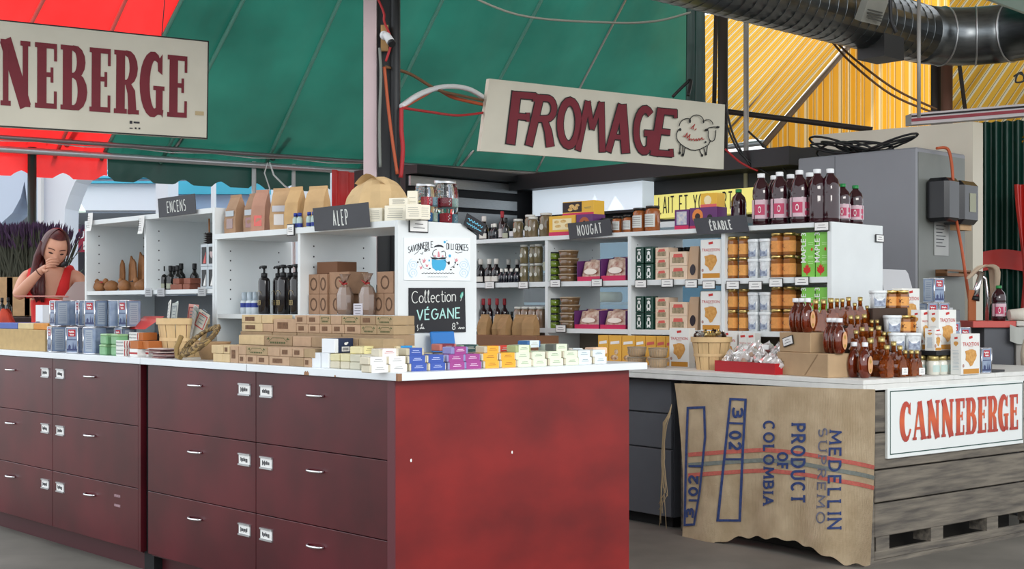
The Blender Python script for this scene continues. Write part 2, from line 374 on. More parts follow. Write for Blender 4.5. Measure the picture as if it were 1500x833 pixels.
# ================================================================== island
D = .2763; Z0 = .1008; ZU = Z0 + 3 * D; ZT = .958
def handle_mb(): # bowed bar standing off the front (front faces -x)
    pts = [(0, -.05, 0)] + [(-.026 * math.sin(math.pi * i / 8) ** .5, -.05 + .1 * i / 8, 0) for i in range(1, 8)] + [(0, .05, 0)]
    return MB().tube(pts, .0048, 8)
def holder_mb(): return MB().box(-.003, 0, -.043, .043, -.024, .024).box(-.008, -.003, -.043, .043, .018, .024).box(-.008, -.003, -.043, .043, -.024, -.018)
def cardtxt(i):
    mb = MB().box(-.0045, -.003, -.038, .038, -.017, .017, 0)
    rr = random.Random(i)
    mb.flat(joinvf([rect(-.026 + q * .0075, -.026 + q * .0075 + .0055, -.006 - .004 * (rr.random() > .7), .005 + .004 * (rr.random() > .6)) for q in range(7)]), (-.0052, 0, 0), (0, -1, 0), (0, 0, 1), 1)
    return mb
def cabinet(label, y0, ym, y1, hys, lys, wear):
    c = T('drawer_cabinet', label, 'cabinet', ISL, (0, y0, 0))
    P('body', None, MB().box(.02, 1.16, .0, y1 - y0, Z0 - .01, ZU), M_body, c)
    P('plinth', None, MB().box(.07, 1.1, .02, y1 - y0 - .0, 0, Z0 - .01), M_body, c)
    n = 0
    for ci, (a, b) in enumerate(((0, ym - y0), (ym - y0, y1 - y0))):
        for r_ in range(3):
            z0 = Z0 + r_ * D
            d = P('drawer', None, MB().bbox(0, .0199, a + .002, b - .002, z0 + .0015, z0 + D - .0015, .0015), M_drw, c)
            zz = z0 + D * .735; n += 1
            P('handle', 'handle', handle_mb, M_chrome, d, (0, hys[ci] - y0, zz))
            hl = P('label_holder', 'holder', holder_mb, M_alu, d, (0, lys[ci] - y0, zz))
            P('card', 'card%d' % (n % 4), lambda: cardtxt(n % 4), [M_card, M_ink], d, (0, lys[ci] - y0, zz))
    return c
hv = lambda px: col_v(ISL, px, 0)
cabN = cabinet('burgundy six-drawer cabinet joined to the bright red end panel', .02, .881, 1.757, (hv(463), hv(287)), (hv(391), hv(359)), 0)
P('end_panel', None, MB().bbox(0, 1.19, -.02, 0, .012, ZU, .002), M_red, cabN, (0, 0, 0))['label'] = 'bright red stained plywood end panel'
for q, (px, py) in enumerate(((602, 674), (750, 662))):
    pt = onplane(px, py, ISL.p(0, 0, 0), ISL.y); l = ISL.inv(pt)
    P('paint_chip', None, MB().flat(disc(0, 0, .004, .006, 8), (l.x, -.0206, l.z), (1, 0, 0), (0, 0, 1)), M_card, cabN)
P('corner_strip', None, MB().box(-.004, .016, -.0195, .0195, .012, ZU - .002), mat('strip', (92, 40, 48), .4), cabN)
cabF = cabinet('burgundy six-drawer cabinet at the far left end of the island', 1.845, 2.732, 3.62, (hv(133), hv(17)), (hv(89), hv(67)), 1)
P('filler_panel', None, MB().box(.03, 1.1, -.088, 0, 0, ZU), M_dark, cabF)
P('side_edge', None, MB().box(.0, .028, -.022, -.001, .1, ZU), M_drw, cabF)
for q, (px, py) in enumerate(((172, 726), (172, 740))):
    l = ISL.inv(onplane(px, py, ISL.o, ISL.x)); P('scuff_mark', None, MB().flat(rect(-.03, .03, -.006, .006), (-.0008, l.y - 1.845, l.z), (0, -1, 0), (0, 0, 1)), mat('scuff', (150, 120, 126), .8, var=.4, scale=120), cabF)
def counter(label, y0, y1, chips):
    c = T('countertop', label, 'countertop', ISL, (0, y0, 0))
    P('slab', None, MB().bbox(-.018, 1.255, 0, y1 - y0, ZU + .0005, ZT, .0015), M_wtop, c)
    for (y, w_, h_) in chips:
        P('edge_chip', None, MB().flat(poly([(-w_, 0), (-w_ * .9, h_ * .6), (-w_ * .4, h_), (0, h_ * .7), (w_ * .4, h_ * 1.05), (w_, h_ * .5), (w_, 0)]), (-.0188, y - y0, ZU + .0008), (0, -1, 0), (0, 0, 1)), M_edge, c)
    return c
ctN = counter('white laminate countertop over the red end panel, loaded with soap', -.04, 1.792, [(hv(455), .016, .016), (hv(497), .005, .008)])
P('worn_corner', None, MB().box(-.0195, -.004, -.0012, .012, ZU + .0006, ZT - .002), M_edge, ctN)
P('edge_joint', None, MB().box(-.0186, -.017, hv(367) + .04 - .001, hv(367) + .04 + .001, ZU + .001, ZT - .001), M_ink, ctN)
ctF = counter('pale grey countertop at the far left carrying the syrup cans', 1.796, 3.66, [])
# ---- hutch shelves standing on the island
def holes(parent, x0, x1, y, z0, z1, n=6, s=-1):
    vf = joinvf([disc(x, z0 + (z1 - z0) * i / (n - 1), .004, .004, 6) for i in range(n) for x in (x0, x1)])
    P('peg_holes', None, MB().flat(vf, (0, y + s * .0012, 0), (1, 0, 0), (0, 0, 1)), M_ink, parent)
HX0, HX1, HY0 = .34, .74, .42
h1 = T('hutch_shelf', 'white two-bay hutch shelf with soap maker poster on its end', 'shelf', ISL, (HX0, HY0, ZT))
ZH = 1.514 - ZT; hd = HX1 - HX0
P('end_panel', None, MB().prism([(0, 0), (hd, 0), (hd, ZH - .045), (hd - .085, ZH), (0, ZH)], (0, 0, 0), (1, 0, 0), (0, 0, 1), (0, .02, 0)), M_white, h1)
P('divider', None, MB().box(0.002, hd, .664, .682, 0, ZH - .025), M_white, h1)
P('side_panel', None, MB().box(0, hd, 1.332, 1.35, 0, ZH - .025), M_white, h1)
P('top_board', None, MB().bbox(-.002, hd - .03, .0205, 1.35, ZH - .025, ZH, .001), M_white, h1)
P('shelf_board', None, MB().box(0.003, hd, .0205, .6635, .172, .192), M_white, h1); P('shelf_board', None, MB().box(0.003, hd, .6825, 1.3315, .172, .192), M_white, h1)
P('back_panel', None, MB().box(hd - .006, hd, col_v(ISL, 551, HX1) - HY0, .6635, .192, ZH - .026), M_white, h1); P('back_panel', None, MB().box(hd - .006, hd, col_v(ISL, 425, HX1) - HY0, 1.3315, .192, ZH - .026), M_white, h1)
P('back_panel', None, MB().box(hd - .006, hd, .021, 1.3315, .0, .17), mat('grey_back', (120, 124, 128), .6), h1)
holes(h1, .07, .33, .664, .26, .48); holes(h1, .07, .33, 1.332, .26, .48)
h2 = T('hutch_shelf', 'taller white hutch shelf nearest the woman, holding incense goods', 'shelf', ISL, (HX0, HY0 + 1.352, ZT))
ZH2 = 1.636 - ZT; zs = 1.265 - ZT
P('side_panel', None, MB().box(0, hd, 0, .02, 0, ZH2), M_white, h2); P('side_panel', None, MB().box(0, hd, 1.31, 1.33, 0, ZH2), M_white, h2)
P('divider', None, MB().box(0.002, hd, .655, .675, zs, ZH2 - .024), M_white, h2)
P('top_board', None, MB().bbox(-.002, hd, .0205, 1.3095, ZH2 - .024, ZH2, .001), M_white, h2)
P('shelf_board', None, MB().box(.002, hd, .0205, 1.3095, zs - .02, zs), M_white, h2)
P('back_panel', None, MB().box(hd - .006, hd, .0205, 1.3095, zs, ZH2 - .025), M_white, h2)
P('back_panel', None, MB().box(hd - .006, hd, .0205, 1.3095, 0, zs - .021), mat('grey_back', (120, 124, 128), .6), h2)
holes(h2, .07, .33, .655, .36, .6); holes(h2, .07, .33, 1.31, .36, .6)
# ================================================================== pallet table
ZP = .851
tb = T('pallet_table', 'weathered pallet-wood table with a chipped white painted top', 'table', TAB, (0, 0, 0))
P('top_plank', None, MB().bbox(-.03, .32, -.02, 2.95, ZP - .022, ZP, .002), M_paint, tb)
for q in range(3): P('top_plank', None, MB().bbox(.323 + q * .36, .68 + q * .36, -.02, 2.95, ZP - .022, ZP, .002), M_paint, tb)
P('top_plank', None, MB().bbox(1.403, 1.95, -.02, .95, ZP - .022, ZP, .002), M_paint, tb)
P('edge_board', None, MB().bbox(-.028, -.006, -.018, 2.95, ZP - .05, ZP - .0225, .002), M_paint, tb)
P('edge_board', None, MB().bbox(-.006, 1.95, -.018, .004, ZP - .05, ZP - .0225, .002), M_paint, tb)
P('post', None, MB().box(.0, .075, .0, .075, 0, ZP - .05), M_old, tb)
P('post', None, MB().box(1.5, 1.58, .05, .12, 0, ZP - .05), M_old, tb)
P('post', None, MB().box(.05, .12, 1.12, 1.2, 0, ZP - .05), M_old, tb)
for k, (z0, z1, dx) in enumerate(((.02, .06, .0), (.285, .43, .004), (.125, .277, .0), (.437, .60, .002), (.607, .79, .0))):
    P('plank', None, MB().bbox(.075 - dx, 1.62, -.004 - dx, .022, z0, z1, .004), M_old, tb)
for x in (.09, .52, 1.0, 1.45): P('block', None, MB().box(x, x + .1, .0, .1, .06, .125), M_old, tb)
P('bottom_board', None, MB().box(.075, 1.62, .0, .11, 0, .02), M_old, tb)
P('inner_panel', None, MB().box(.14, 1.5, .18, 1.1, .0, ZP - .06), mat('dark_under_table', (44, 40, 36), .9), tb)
for k in range(4): P('side_slat', None, MB().box(.06, .082, .08, 1.16, .1 + .17 * k, .25 + .17 * k), mat('brown_board', (92, 66, 42), .8, var=.2), tb)
gd = T('drawer_unit', 'dark grey metal drawer unit under the pallet table', 'drawers', TAB, (0, 1.27, 0))
P('carcass', None, MB().box(.07, .75, 0, 1.1, .06, ZP - .06), M_grey, gd); P('plinth', None, MB().box(.1, .7, .04, 1.06, 0, .06), M_dark, gd)
for k, (a, b) in enumerate(((.06, .42), (.424, .61), (.614, ZP - .062))): P('drawer', None, MB().bbox(.05, .07, .004, 1.096, a + .002, b - .002, .002), M_grey, gd)
# ---- white shelves on the table
ZS = 1.625; SD = .5; ys = (0, .67, 1.34, 2.01, 2.70)
sh = T('shelf_unit', 'long white four-bay shelf unit on the pallet table', 'shelf', SHF, (0, 0, 0))
for i, y in enumerate(ys):
    P('end_panel' if i in (0, 4) else 'divider', None, MB().box(0, SD if i else .53, y - .012, y + .012, ZP, ZS if i in (0, 4) else ZS - .026), M_white, sh)
P('top_board', None, MB().bbox(-.004, SD, .0125, 2.6875, ZS - .026, ZS, .001), M_white, sh)
for i in range(4):
    a, b = ys[i] + .0125, ys[i + 1] - .0125
    P('shelf_board', None, MB().box(-.001, SD, a, b, 1.31, 1.34), M_white, sh); P('shelf_board', None, MB().box(-.001, SD, a, b, 1.022, 1.05), M_white, sh)
    op = (.30, col_v(SHF, 994, SD) - a, col_v(SHF, 866, SD) - a, col_v(SHF, 738, SD) - a)[i]
    P('back_panel', None, MB().box(SD - .006, SD, a + op, b, 1.051, ZS - .027), M_white, sh)
    P('shade_panel', None, MB().box(.3, .306, a, b, ZP, 1.021), mat('taupe_shade', (128, 116, 102), .8), sh)  # taupe sheet standing for the brown shadow under the bottom shelf
    holes(sh, .06, .42, b, 1.4, 1.55, 4)
# ================================================================== hanging signs
def sign_quad(name, label, pts, thick, mats):
    """board through four corner points (tl, tr, br, bl); returns the thing and its axes"""
    tl, tr, br, bl = [Vector(p) for p in pts]
    t = T(name, label, 'sign', WF, (bl.x, bl.y, bl.z)); o = bl
    n = (br - bl).cross(tl - bl).normalized()
    if n.y > 0: n = -n
    mb = MB().add([q - o for q in (bl, br, tr, tl)] + [q - o - n * thick for q in (bl, br, tr, tl)], [(0, 1, 2, 3), (7, 6, 5, 4), (0, 4, 5, 1), (1, 5, 6, 2), (2, 6, 7, 3), (3, 7, 4, 0)])
    P('board', None, mb, mats, t)
    def mp(x, y, off=.003):  # unit square to board
        return bl.lerp(br, x).lerp(tl.lerp(tr, x), y) - o + n * off
    return t, mp, n
def mapped(vf, mp, off): mb = MB(); mb.add([mp(x, y, off + .0003 * (i % 9)) for (x, y), i in zip(vf[0], pieces(vf))], vf[1]); return mb
M_signw = mat('cream_sign_board', (206, 202, 186), .6, var=.05, scale=3)
M_maroon = mat('maroon_paint', (112, 26, 40), .6, var=.08, scale=8)
M_sblk = mat('black_paint', (26, 26, 26), .6)
# CANNEBERGE, top left: right end at depth 8.1, left end runs out of the picture
A_, B_, C_, D_ = W(306, 60, 8.1), W(304, 203.5, 8.1), W(0, 28.5, 7.42), W(0, 185.5, 7.42)
k = 1.5
tl = A_.lerp(C_, k); bl = B_.lerp(D_, k)
sg, mp, nn = sign_quad('hanging_sign', 'large cream hanging sign with maroon slab capitals, cut by left edge', (tl, A_, B_, bl), .035, M_signw)
wl = (A_ - tl).length; hh = (A_ - B_).length
ww, vf = slabword('CANNEBERGE', .60, 1)
x0s, x1s = .045, 1 - (306 - 276) / 306 * (1 / k) * .97
P('lettering', None, mapped(([(x0s + x / ww * (x1s - x0s) + 0, .20 + y / .60 * .62) for x, y in vf[0]], vf[1]), mp, .003), M_maroon, sg)
for vf in (rect(0, 1, 0, .012), rect(0, 1, .988, 1), rect(.996, 1, 0, 1)): P('border', None, mapped(vf, mp, .002), M_sblk, sg)
P('tape', None, mapped(rect(.955, .985, .235, .275), mp, .0045), mat('masking_tape', (182, 164, 128), .8), sg)
P('small_print', None, mapped(joinvf([rect(.735, .744, .105, .135), rect(.748, .768, .112, .13), rect(.735, .745, .055, .066), rect(.752, .758, .055, .072), rect(.764, .77, .055, .072)]), mp, .003), M_ink, sg)
P('hanging_wire', None, MB().tube([W(237, 52, 7.95) - sg.location, W(246, -60, 7.95) - sg.location], .003, 5), M_ink, sg)
# FROMAGE
sg, mp, nn = sign_quad('hanging_sign', 'cream hanging sign with hand-painted maroon letters and a sheep drawing', (W(717, 115, 8.22), W(1062, 153, 9.2), W(1060, 248, 9.2), W(703, 221, 8.22)), .04, M_signw)
def fat(ch):
    """hand painted letters: lists of (points, width)"""
    return {'F': [([(.08, 0), (.16, 1)], .16), ([(.14, .94), (.52, .94)], .12), ([(.49, 1.0), (.5, .84)], .07), ([(.12, .54), (.40, .53)], .11), ([(.38, .62), (.39, .45)], .06)],
            'R': [([(.05, 0), (.26, 1)], .16), ([(.24, .95), (.42, .95)] + arc(.42, .75, .15, .2, 80, -90, 8) + [(.2, .53)], .12), ([(.36, .54), (.46, .3), (.52, 0)], [.12, .15, .17])],
            'O': [(arc(.32, .5, .22, .42, 90, 450, 20), .15)],
            'M': [([(.04, 0), (.26, 1)], .15), ([(.26, 1), (.4, .45)], .12), ([(.4, .45), (.62, 1)], .12), ([(.62, 1), (.7, 0)], .16)],
            'A': [([(.06, 0), (.34, 1)], .15), ([(.36, 1), (.5, 0)], .2), ([(.16, .32), (.46, .32)], .1)],
            'G': [(arc(.34, .5, .22, .43, 50, 300, 14), .15), ([(.48, .1), (.5, .45)], .16), ([(.33, .44), (.58, .45)], .12)],
            'E': [([(.08, 0), (.2, 1)], .16), ([(.18, .94), (.54, .94)], .12), ([(.51, 1), (.52, .82)], .07), ([(.14, .52), (.42, .51)], .11), ([(.08, .06), (.48, .06)], .12), ([(.45, .17), (.47, 0)], .08)]}[ch]
BX = {'F': (741, 783, 211, 133), 'R': (769, 813, 214, 137), 'O': (814, 850, 217, 141), 'M': (842, 886, 221, 146), 'A': (886, 922, 223, 150), 'G': (926, 956, 225, 153), 'E': (952, 989, 228, 157)}
_tl, _bl, _br = W(717, 115, 8.22), W(703, 221, 8.22), W(1060, 248, 9.2)
_n = (_br - _bl).cross(_tl - _bl).normalized(); _n = -_n if _n.y > 0 else _n
def mpx(px, py, off): return onplane(px, py, _bl, _n) - sg.location + _n * off
for wd, off, m_ in ((.04, .003, M_sblk), (0, .0045, M_maroon)):
    for ch in 'FROMAGE':
        base = joinvf([ribbon(p_, w_) for p_, w_ in fat(ch)])[0]; bx0, bx1 = min(p[0] for p in base), max(p[0] for p in base); by0, by1 = min(p[1] for p in base), max(p[1] for p in base)
        L = [ribbon(([(2 * p_[0][0] - p_[0][0] - (p_[1][0] - p_[0][0]) * wd * .4, p_[0][1] - (p_[1][1] - p_[0][1]) * wd * .4)] + list(p_[1:-1]) + [(p_[-1][0] + (p_[-1][0] - p_[-2][0]) * wd * .4, p_[-1][1] + (p_[-1][1] - p_[-2][1]) * wd * .4)]) if len(p_) == 2 else p_, [q + wd for q in w_] if isinstance(w_, list) else w_ + wd) for p_, w_ in fat(ch)]
        V, Fs = joinvf(L); x0, x1, yb, yt = BX[ch]
        mb = MB(); mb.add([mpx(x0 + (x - bx0) / (bx1 - bx0) * (x1 - x0) + (y - by0) / (by1 - by0) * 3, yb + (y - by0) / (by1 - by0) * (yt - yb) - (x - bx0) / (bx1 - bx0) * -3, off + (.0003 * i if not wd else 0)) for (x, y), i in zip(V, pieces((V, Fs)))], Fs)
        P('letter_outline' if wd else 'letter', None, mb, m_, sg)
def mp(x, y, off): return mpx(x, y, off)
def sx(p): return (980 + p[0] / 833 * 90, 160 + p[1] / 833 * 90)
sheep = [arc(245, 240, 112, 115, 185, 290, 6), arc(370, 165, 95, 88, 190, 350, 8), arc(520, 215, 72, 75, 235, 355, 6), arc(165, 360, 68, 105, 110, 240, 6), [(120, 430), (150, 470), (215, 515), (290, 550), (350, 558), (420, 540), (480, 510), (530, 480), (555, 430)],
         [(525, 290), (525, 370), (545, 420), (580, 435), (610, 415), (625, 360), (630, 280)], [(490, 290), (535, 250), (600, 240), (680, 240)], [(145, 470), (140, 590)], [(180, 490), (180, 610)], [(215, 515), (195, 620)], [(405, 540), (440, 620)], [(465, 520), (490, 600)], [(515, 500), (505, 590)]]
P('sheep_drawing', None, mapped(joinvf([ribbon([sx(p) for p in l], 1.3) for l in sheep] + [poly([sx(p) for p in arc(c[0], c[1], c[2], c[3], 0, 330, 8)]) for c in ((145, 275, 18, 22), (278, 160, 15, 30), (462, 165, 12, 25), (140, 590, 16, 22), (180, 620, 18, 22), (445, 625, 16, 20), (495, 605, 16, 22), (505, 280, 26, 18), (655, 242, 26, 16), (490, 445, 14, 14))]), mp, .0035), M_sblk, sg)
script = [[(290, 265), (345, 205), (320, 260), (330, 270)], [(345, 285), (355, 270), (370, 265)], [(190, 360), (215, 370), (240, 320), (240, 390), (280, 340), (262, 420)], [(262, 420), (290, 400), (300, 420), (330, 400), (340, 425), (365, 400), (375, 425), (400, 395), (410, 420), (440, 385), (450, 412), (475, 400)]]
P('sheep_script', None, mapped(joinvf([ribbon([sx(p) for p in l], 1.2) for l in script]), mp, .0035), mat('red_script', (160, 44, 40), .7), sg)
# CANNEBERGE on the pallet table
xa, xb = col_u(TAB, 1300, -.02), col_u(TAB, 1499, -.02)
sg = T('sign_board', 'white sign with orange-red slab capitals on the pallet table side', 'sign', TAB, (xa, -.021, .482))
ln = xb - xa; M_sw2 = mat('white_sign', (222, 226, 224), .5)
P('board', None, MB().bbox(0, ln, -.0, .016, 0, .325, .002), M_sw2, sg)
ww, vf = slabword('CANNEBERGE', .2, 1)
def lm():
    m = bpy.data.materials.new('sunset_lettering'); m.use_nodes = True; nt = m.node_tree; b = nt.nodes['Principled BSDF']; b.inputs['Roughness'].default_value = .6
    tc = nt.nodes.new('ShaderNodeTexCoord'); sp = nt.nodes.new('ShaderNodeSeparateXYZ'); cr = nt.nodes.new('ShaderNodeValToRGB'); nt.links.new(tc.outputs['Object'], sp.inputs[0]); nt.links.new(sp.outputs[2], cr.inputs[0])
    e = cr.color_ramp.elements; e[0].position = .05; e[0].color = (*lin((150, 36, 40)), 1); e[1].position = .28; e[1].color = (*lin((168, 40, 44)), 1); n_ = e.new(.17); n_.color = (*lin((206, 92, 48)), 1)
    nt.links.new(cr.outputs[0], b.inputs['Base Color']); return m
P('lettering', None, MB().add([(.095 + x / ww * (ln - .14), -.0015 - .0003 * (i % 9), .075 + y * .90) for (x, y), i in zip(vf[0], pieces(vf))], vf[1]), lm(), sg)
P('border', None, MB().flat(joinvf([ribbon([(.02, .02), (ln - .01, .02), (ln - .01, .31), (.02, .31), (.02, .02)], .005)]), (0, -.001, 0), (1, 0, 0), (0, 0, 1)), mat('dark_green_line', (30, 70, 62), .6), sg)
# ================================================================== tarpaulin roof
E0 = Vector((-4.48, 11.6, 2.6)); ED = Vector((.835, .55, 0)).normalized(); EN = Vector((.55, -.835, 0)).normalized(); SL = .85
PN = ED.cross(EN + Vector((0, 0, SL))).normalized()
def ek(px, py): P_ = onplane(px, py, E0, PN) - E0; return P_.dot(ED), P_.dot(EN)
def roofp(e, k_, sag=0): return E0 + ED * e + EN * k_ + Vector((0, 0, SL * k_ - sag))
seams = []
for (xa, ya, xb, yb) in ((-190, 196, -60, 0), (-40, 198, 62, 0), (90, 206, 183, 0), (158, 212, 265, 0), (247, 213, 355, 0), (397, 222, 497, 0), (531, 240, 647, 0), (663, 245, 792, 0), (785, 250, 915, 0)):
    e0, k0 = ek(xa, ya); e1, k1 = ek(xb, yb); c = (e1 - e0) / (k1 - k0); seams.append((e0 - c * k0, c))
KT = 4.6
def eb(k_): # right border follows one image column
    kk = (1016 - CX) / F; P_ = roofp(0, k_); return (kk * P_.y - P_.x) / (ED.x - kk * ED.y)
rt = {0: T('tarp_roof', 'bright red end of the tent roof behind the big hanging sign', 'tent roof', WF, tuple(E0)), 1: T('tarp_roof', 'dark green sloping tent roof over the stall', 'tent roof', WF, tuple(E0))}
for i in range(len(seams)):
    red = i < 3; par = rt[0 if red else 1]
    (ea, ca) = seams[i]
    def fn(u, v, i=i, ea=ea, ca=ca):
        k_ = -.05 + (KT + .05) * v ** 1.5
        a = ea + ca * k_
        if i + 1 < len(seams): b = seams[i + 1][0] + seams[i + 1][1] * k_
        else: b = eb(k_) if k_ < 2.3 else 9.0  # out of view the tarp widens, added to keep sun off the goods
        sag = min(1, v * 5) * .05 * math.sin(math.pi * u) * (1 - v * .3) + .012 * math.sin(u * 17 + v * 9 + i) * (1 - u * .2) + min(1, v * 6) * .018 * math.sin(u * 6 - v * 22 + i * 2) * max(0, 1 - v * 2.5)
        return roofp(a + (b - a) * u, k_, sag) - E0
    P('tarp_panel', None, MB().grid(fn, 14, 26), M_redt if red else M_green, par)
    P('seam', None, MB().tube([roofp(ea + ca * k_, k_, .012) - E0 for k_ in [q * KT / 12 - .1 for q in range(13)]], .02 if i != 8 else .014, 6), (M_seamr if red else M_seam) if i != 8 else M_alu, par)
def evx(px): # along-eave coordinate of an image column at the eave
    kk = (px - CX) / F; return (kk * E0.y - E0.x) / (ED.x - kk * ED.y)
rdg = [roofp(-6, KT + .02), roofp(16, KT + .02)]; fw = EN * 9.5
struct('unseen_ceiling', MB().add([rdg[0], rdg[1], rdg[1] + fw, rdg[0] + fw] + [p + Vector((0, 0, .15)) for p in (rdg[0], rdg[1], rdg[1] + fw, rdg[0] + fw)], [(0, 1, 2, 3), (7, 6, 5, 4), (0, 4, 5, 1), (1, 5, 6, 2), (2, 6, 7, 3), (3, 7, 4, 0)]), mat('added_ceiling', (190, 188, 182), .8))  # unseen roof slab, added to hold sky light and sun off the stall
# scalloped valances
def valance(e0, e1, par, m, z0=-.04, z1=-.26, per=.37):
    n = int((e1 - e0) / .03); mb = MB(); vs = []; fs = []
    for i in range(n + 1):
        e = e0 + (e1 - e0) * i / n; ph = (e / per) % 1; d = .055 * max(0, 1 - abs(ph - .5) / .22) ** .6
        wv = .015 * math.sin(e * 9)
        for zz in (z0, (z0 + z1) / 2, z1 + d): q = ED * e - EN * (.05 - wv * (z0 - zz) * 4); vs.append((q.x, q.y, zz))
    for i in range(n):
        for j in (0, 1): fs.append((3 * i + j, 3 * i + 3 + j, 3 * i + 4 + j, 3 * i + 1 + j))
    P('valance', None, MB().add(vs, fs, 0, True), m, par)
valance(evx(-260), evx(159), rt[0], M_redt); valance(evx(160), evx(487), rt[1], fabric('green_valance', (16, 64, 56), .25))
fr_ = T('tent_frame', 'galvanised eave pipes and poles carrying the tent edge', 'tent frame', WF, tuple(E0))
ea, eb_ = evx(-300), evx(1012)
P('eave_pipe', None, MB().tube([ED * ea + EN * .05 + Vector((0, 0, -.04)), ED * eb_ + EN * .05 + Vector((0, 0, -.04))], .03, 8), M_pipe, fr_)
P('eave_pipe', None, MB().tube([ED * ea + EN * .17 + Vector((0, 0, .05)), ED * eb_ + EN * .17 + Vector((0, 0, .05))], .02, 8), mat('dark_pipe', (120, 118, 120), .4, .6), fr_)
for (px, r_, m_) in ((47, .04, mat('green_post', (30, 52, 48), .5)), (372, .022, M_wp), (430, .02, M_wp)):
    P('pole', None, MB().tube([ED * evx(px) + Vector((0, 0, .0)), ED * evx(px) + Vector((0, 0, -2.6))], r_, 8), m_, fr_)
for px in (96, 250, 397, 540, 665): 
    e = evx(px); P('pipe_bracket', None, MB().tube([ED * e + EN * .02 + Vector((0, 0, .03)), ED * (e + .08) + EN * .26 + Vector((0, 0, .25))], .025, 6), M_alu, fr_)
for q in range(34):
    e = evx(-20) + q * .17
    if e < evx(760): P('lacing_hook', 'lacing', lambda: MB().tube([(0, 0, .04), (.02, -.02, .08), (.0, -.05, .12)], .006, 5), M_alu, fr_, ED * e)
P('lacing_cord', None, MB().tube([ED * (evx(-20) + .4 * q) + EN * .12 + Vector((0, 0, .02 + .02 * (q % 2))) for q in range(22)], .007, 5), M_wp, fr_)
S('cord', None, MB().tube([(0, 0, 0), (-.03, 0, -.1), (.02, 0, -.25), (-.06, 0, -.42), (-.1, 0, -.5)], .007, 5).tube([(0.02, 0, 0), (.06, 0, -.12), (.16, 0, -.22), (.2, 0, -.25)], .009, 5), M_wp, 'white cord dangling from the eave above the paper bags', 'cord', WF, tuple(W(392, 238, 12.75)))
# red curtain hanging beside the steel column
def curtain(name, label, pa, pb, zt, zb, m, n=7, amp=.05, pinch=None, parent=None):
    pa, pb = Vector(pa), Vector(pb); dr = (pb - pa); nr = Vector((dr.y, -dr.x, 0)).normalized()
    def fn(u, v):
        uu = u
        if pinch: pz, px_, pw = pinch; kf = math.exp(-((v - pz) / .25) ** 2); uu = u + (px_ - u) * kf * pw
        p = pa + dr * uu + nr * (amp * math.sin(u * n * 2 * math.pi) * (.6 + .4 * v)); return (p.x - pa.x, p.y - pa.y, (zt + (zb - zt) * v) - zt)
    o = P(name, None, MB().grid(fn, n * 8, 10), m, parent)
    o.location = (pa.x, pa.y, zt); return tag(o, label, 'curtain') if label else o
curtain('curtain', 'bright red curtain behind the steel column and paper bag', W(486, 300, 12.4), W(535, 300, 12.8), CH + 200 * 12.5 / F, .1, M_redt, 3, .04)
# ================================================================== steel column with camera and cables
sc_ = T('steel_column', 'pink-white and black steel column rising behind the counter', 'column', WF, (W(545, 450, 7.2).x, 7.2, 0))
def cx(px): return W(px, 450, 7.2).x - sc_.location.x
P('flange', None, MB().box(cx(533), cx(552), -.02, .12, 0, 4.6), mat('pinkish_steel_paint', (196, 176, 178), .5, var=.04, scale=3), sc_)
P('web', None, MB().box(cx(552), cx(575), .02, .05, 0, 4.6), mat('black_steel', (30, 32, 34), .5), sc_); P('flange', None, MB().tube([(cx(579), .0, 0), (cx(579), .0, 4.6)], .028, 10), mat('black_steel', (30, 32, 34), .5), sc_)
cm = T('security_camera', 'white bullet security camera on the steel column', 'camera', WF, tuple(W(563, 55, 7.15)))
P('bracket', None, MB().box(-.02, .02, .005, .03, -.07, .07), mat('tan_wood_block', (178, 140, 90), .7), cm)
P('base', None, MB().lathe([(.0, 0), (.024, 0), (.024, .02), (.012, .026)], 14), M_wp, cm, (0, .005, .01), (math.radians(90), 0, 0))
P('housing', None, MB().tube([(0, -.01, .015), (.018, -.04, .0), (.045, -.09, -.045)], [.016, .021, .023], 12), M_wp, cm)
P('lens', None, MB().tube([(.045, -.09, -.045), (.052, -.1, -.056)], [.0225, .02], 12), M_black, cm)
def cable(label, pts, r_, m, name='cable', cat='cable'):
    """pts: (px, py, depth)"""
    V = [W(*p) for p in pts]; out = []
    for i in range(len(V) - 1):
        p0 = V[max(0, i - 1)]; p3 = V[min(len(V) - 1, i + 2)]
        for q in range(6): t = q / 6; a, b = V[i], V[i + 1]; out.append(.5 * ((2 * a) + (b - p0) * t + (2 * p0 - 5 * a + 4 * b - p3) * t * t + (3 * a - p0 - 3 * b + p3) * t ** 3))
    out.append(V[-1]); o = out[0]
    return S(name, None, MB().tube([p - o for p in out], r_, 6), m, label, cat, WF, tuple(o))
M_or = mat('orange_cable', (176, 84, 50), .6); M_rc = mat('red_cable', (170, 40, 44), .6); M_bc = mat('black_cable', (24, 24, 26), .5); M_gc = mat('grey_cable', (120, 126, 120), .6)
cable('thick white conduit arching from the steel column to the sheep sign', [(588, 156, 7.18), (615, 138, 7.4), (650, 127, 7.8), (685, 130, 8.1), (712, 145, 8.3)], .016, M_wp, 'conduit', 'conduit')
cable('orange cable sagging under the white conduit', [(590, 157, 7.18), (620, 140, 7.5), (640, 131, 7.7), (665, 143, 8.0), (712, 154, 8.3)], .011, M_or)
cable('brown cable slanting from the column to the conduit', [(565, 98, 7.14), (600, 108, 7.4), (640, 131, 7.68), (675, 140, 8.0), (713, 148, 8.3)], .009, mat('brown_cable', (110, 78, 50), .6))
cable('thin red cable sagging below the orange one', [(590, 158, 7.16), (630, 164, 7.5), (670, 169, 8.0), (708, 165, 8.25)], .008, M_rc)
cable('red cable running down the right edge of the column', [(588, 158, 7.15), (588, 190, 7.15), (590, 220, 7.15), (587, 260, 7.15)], .012, M_rc)
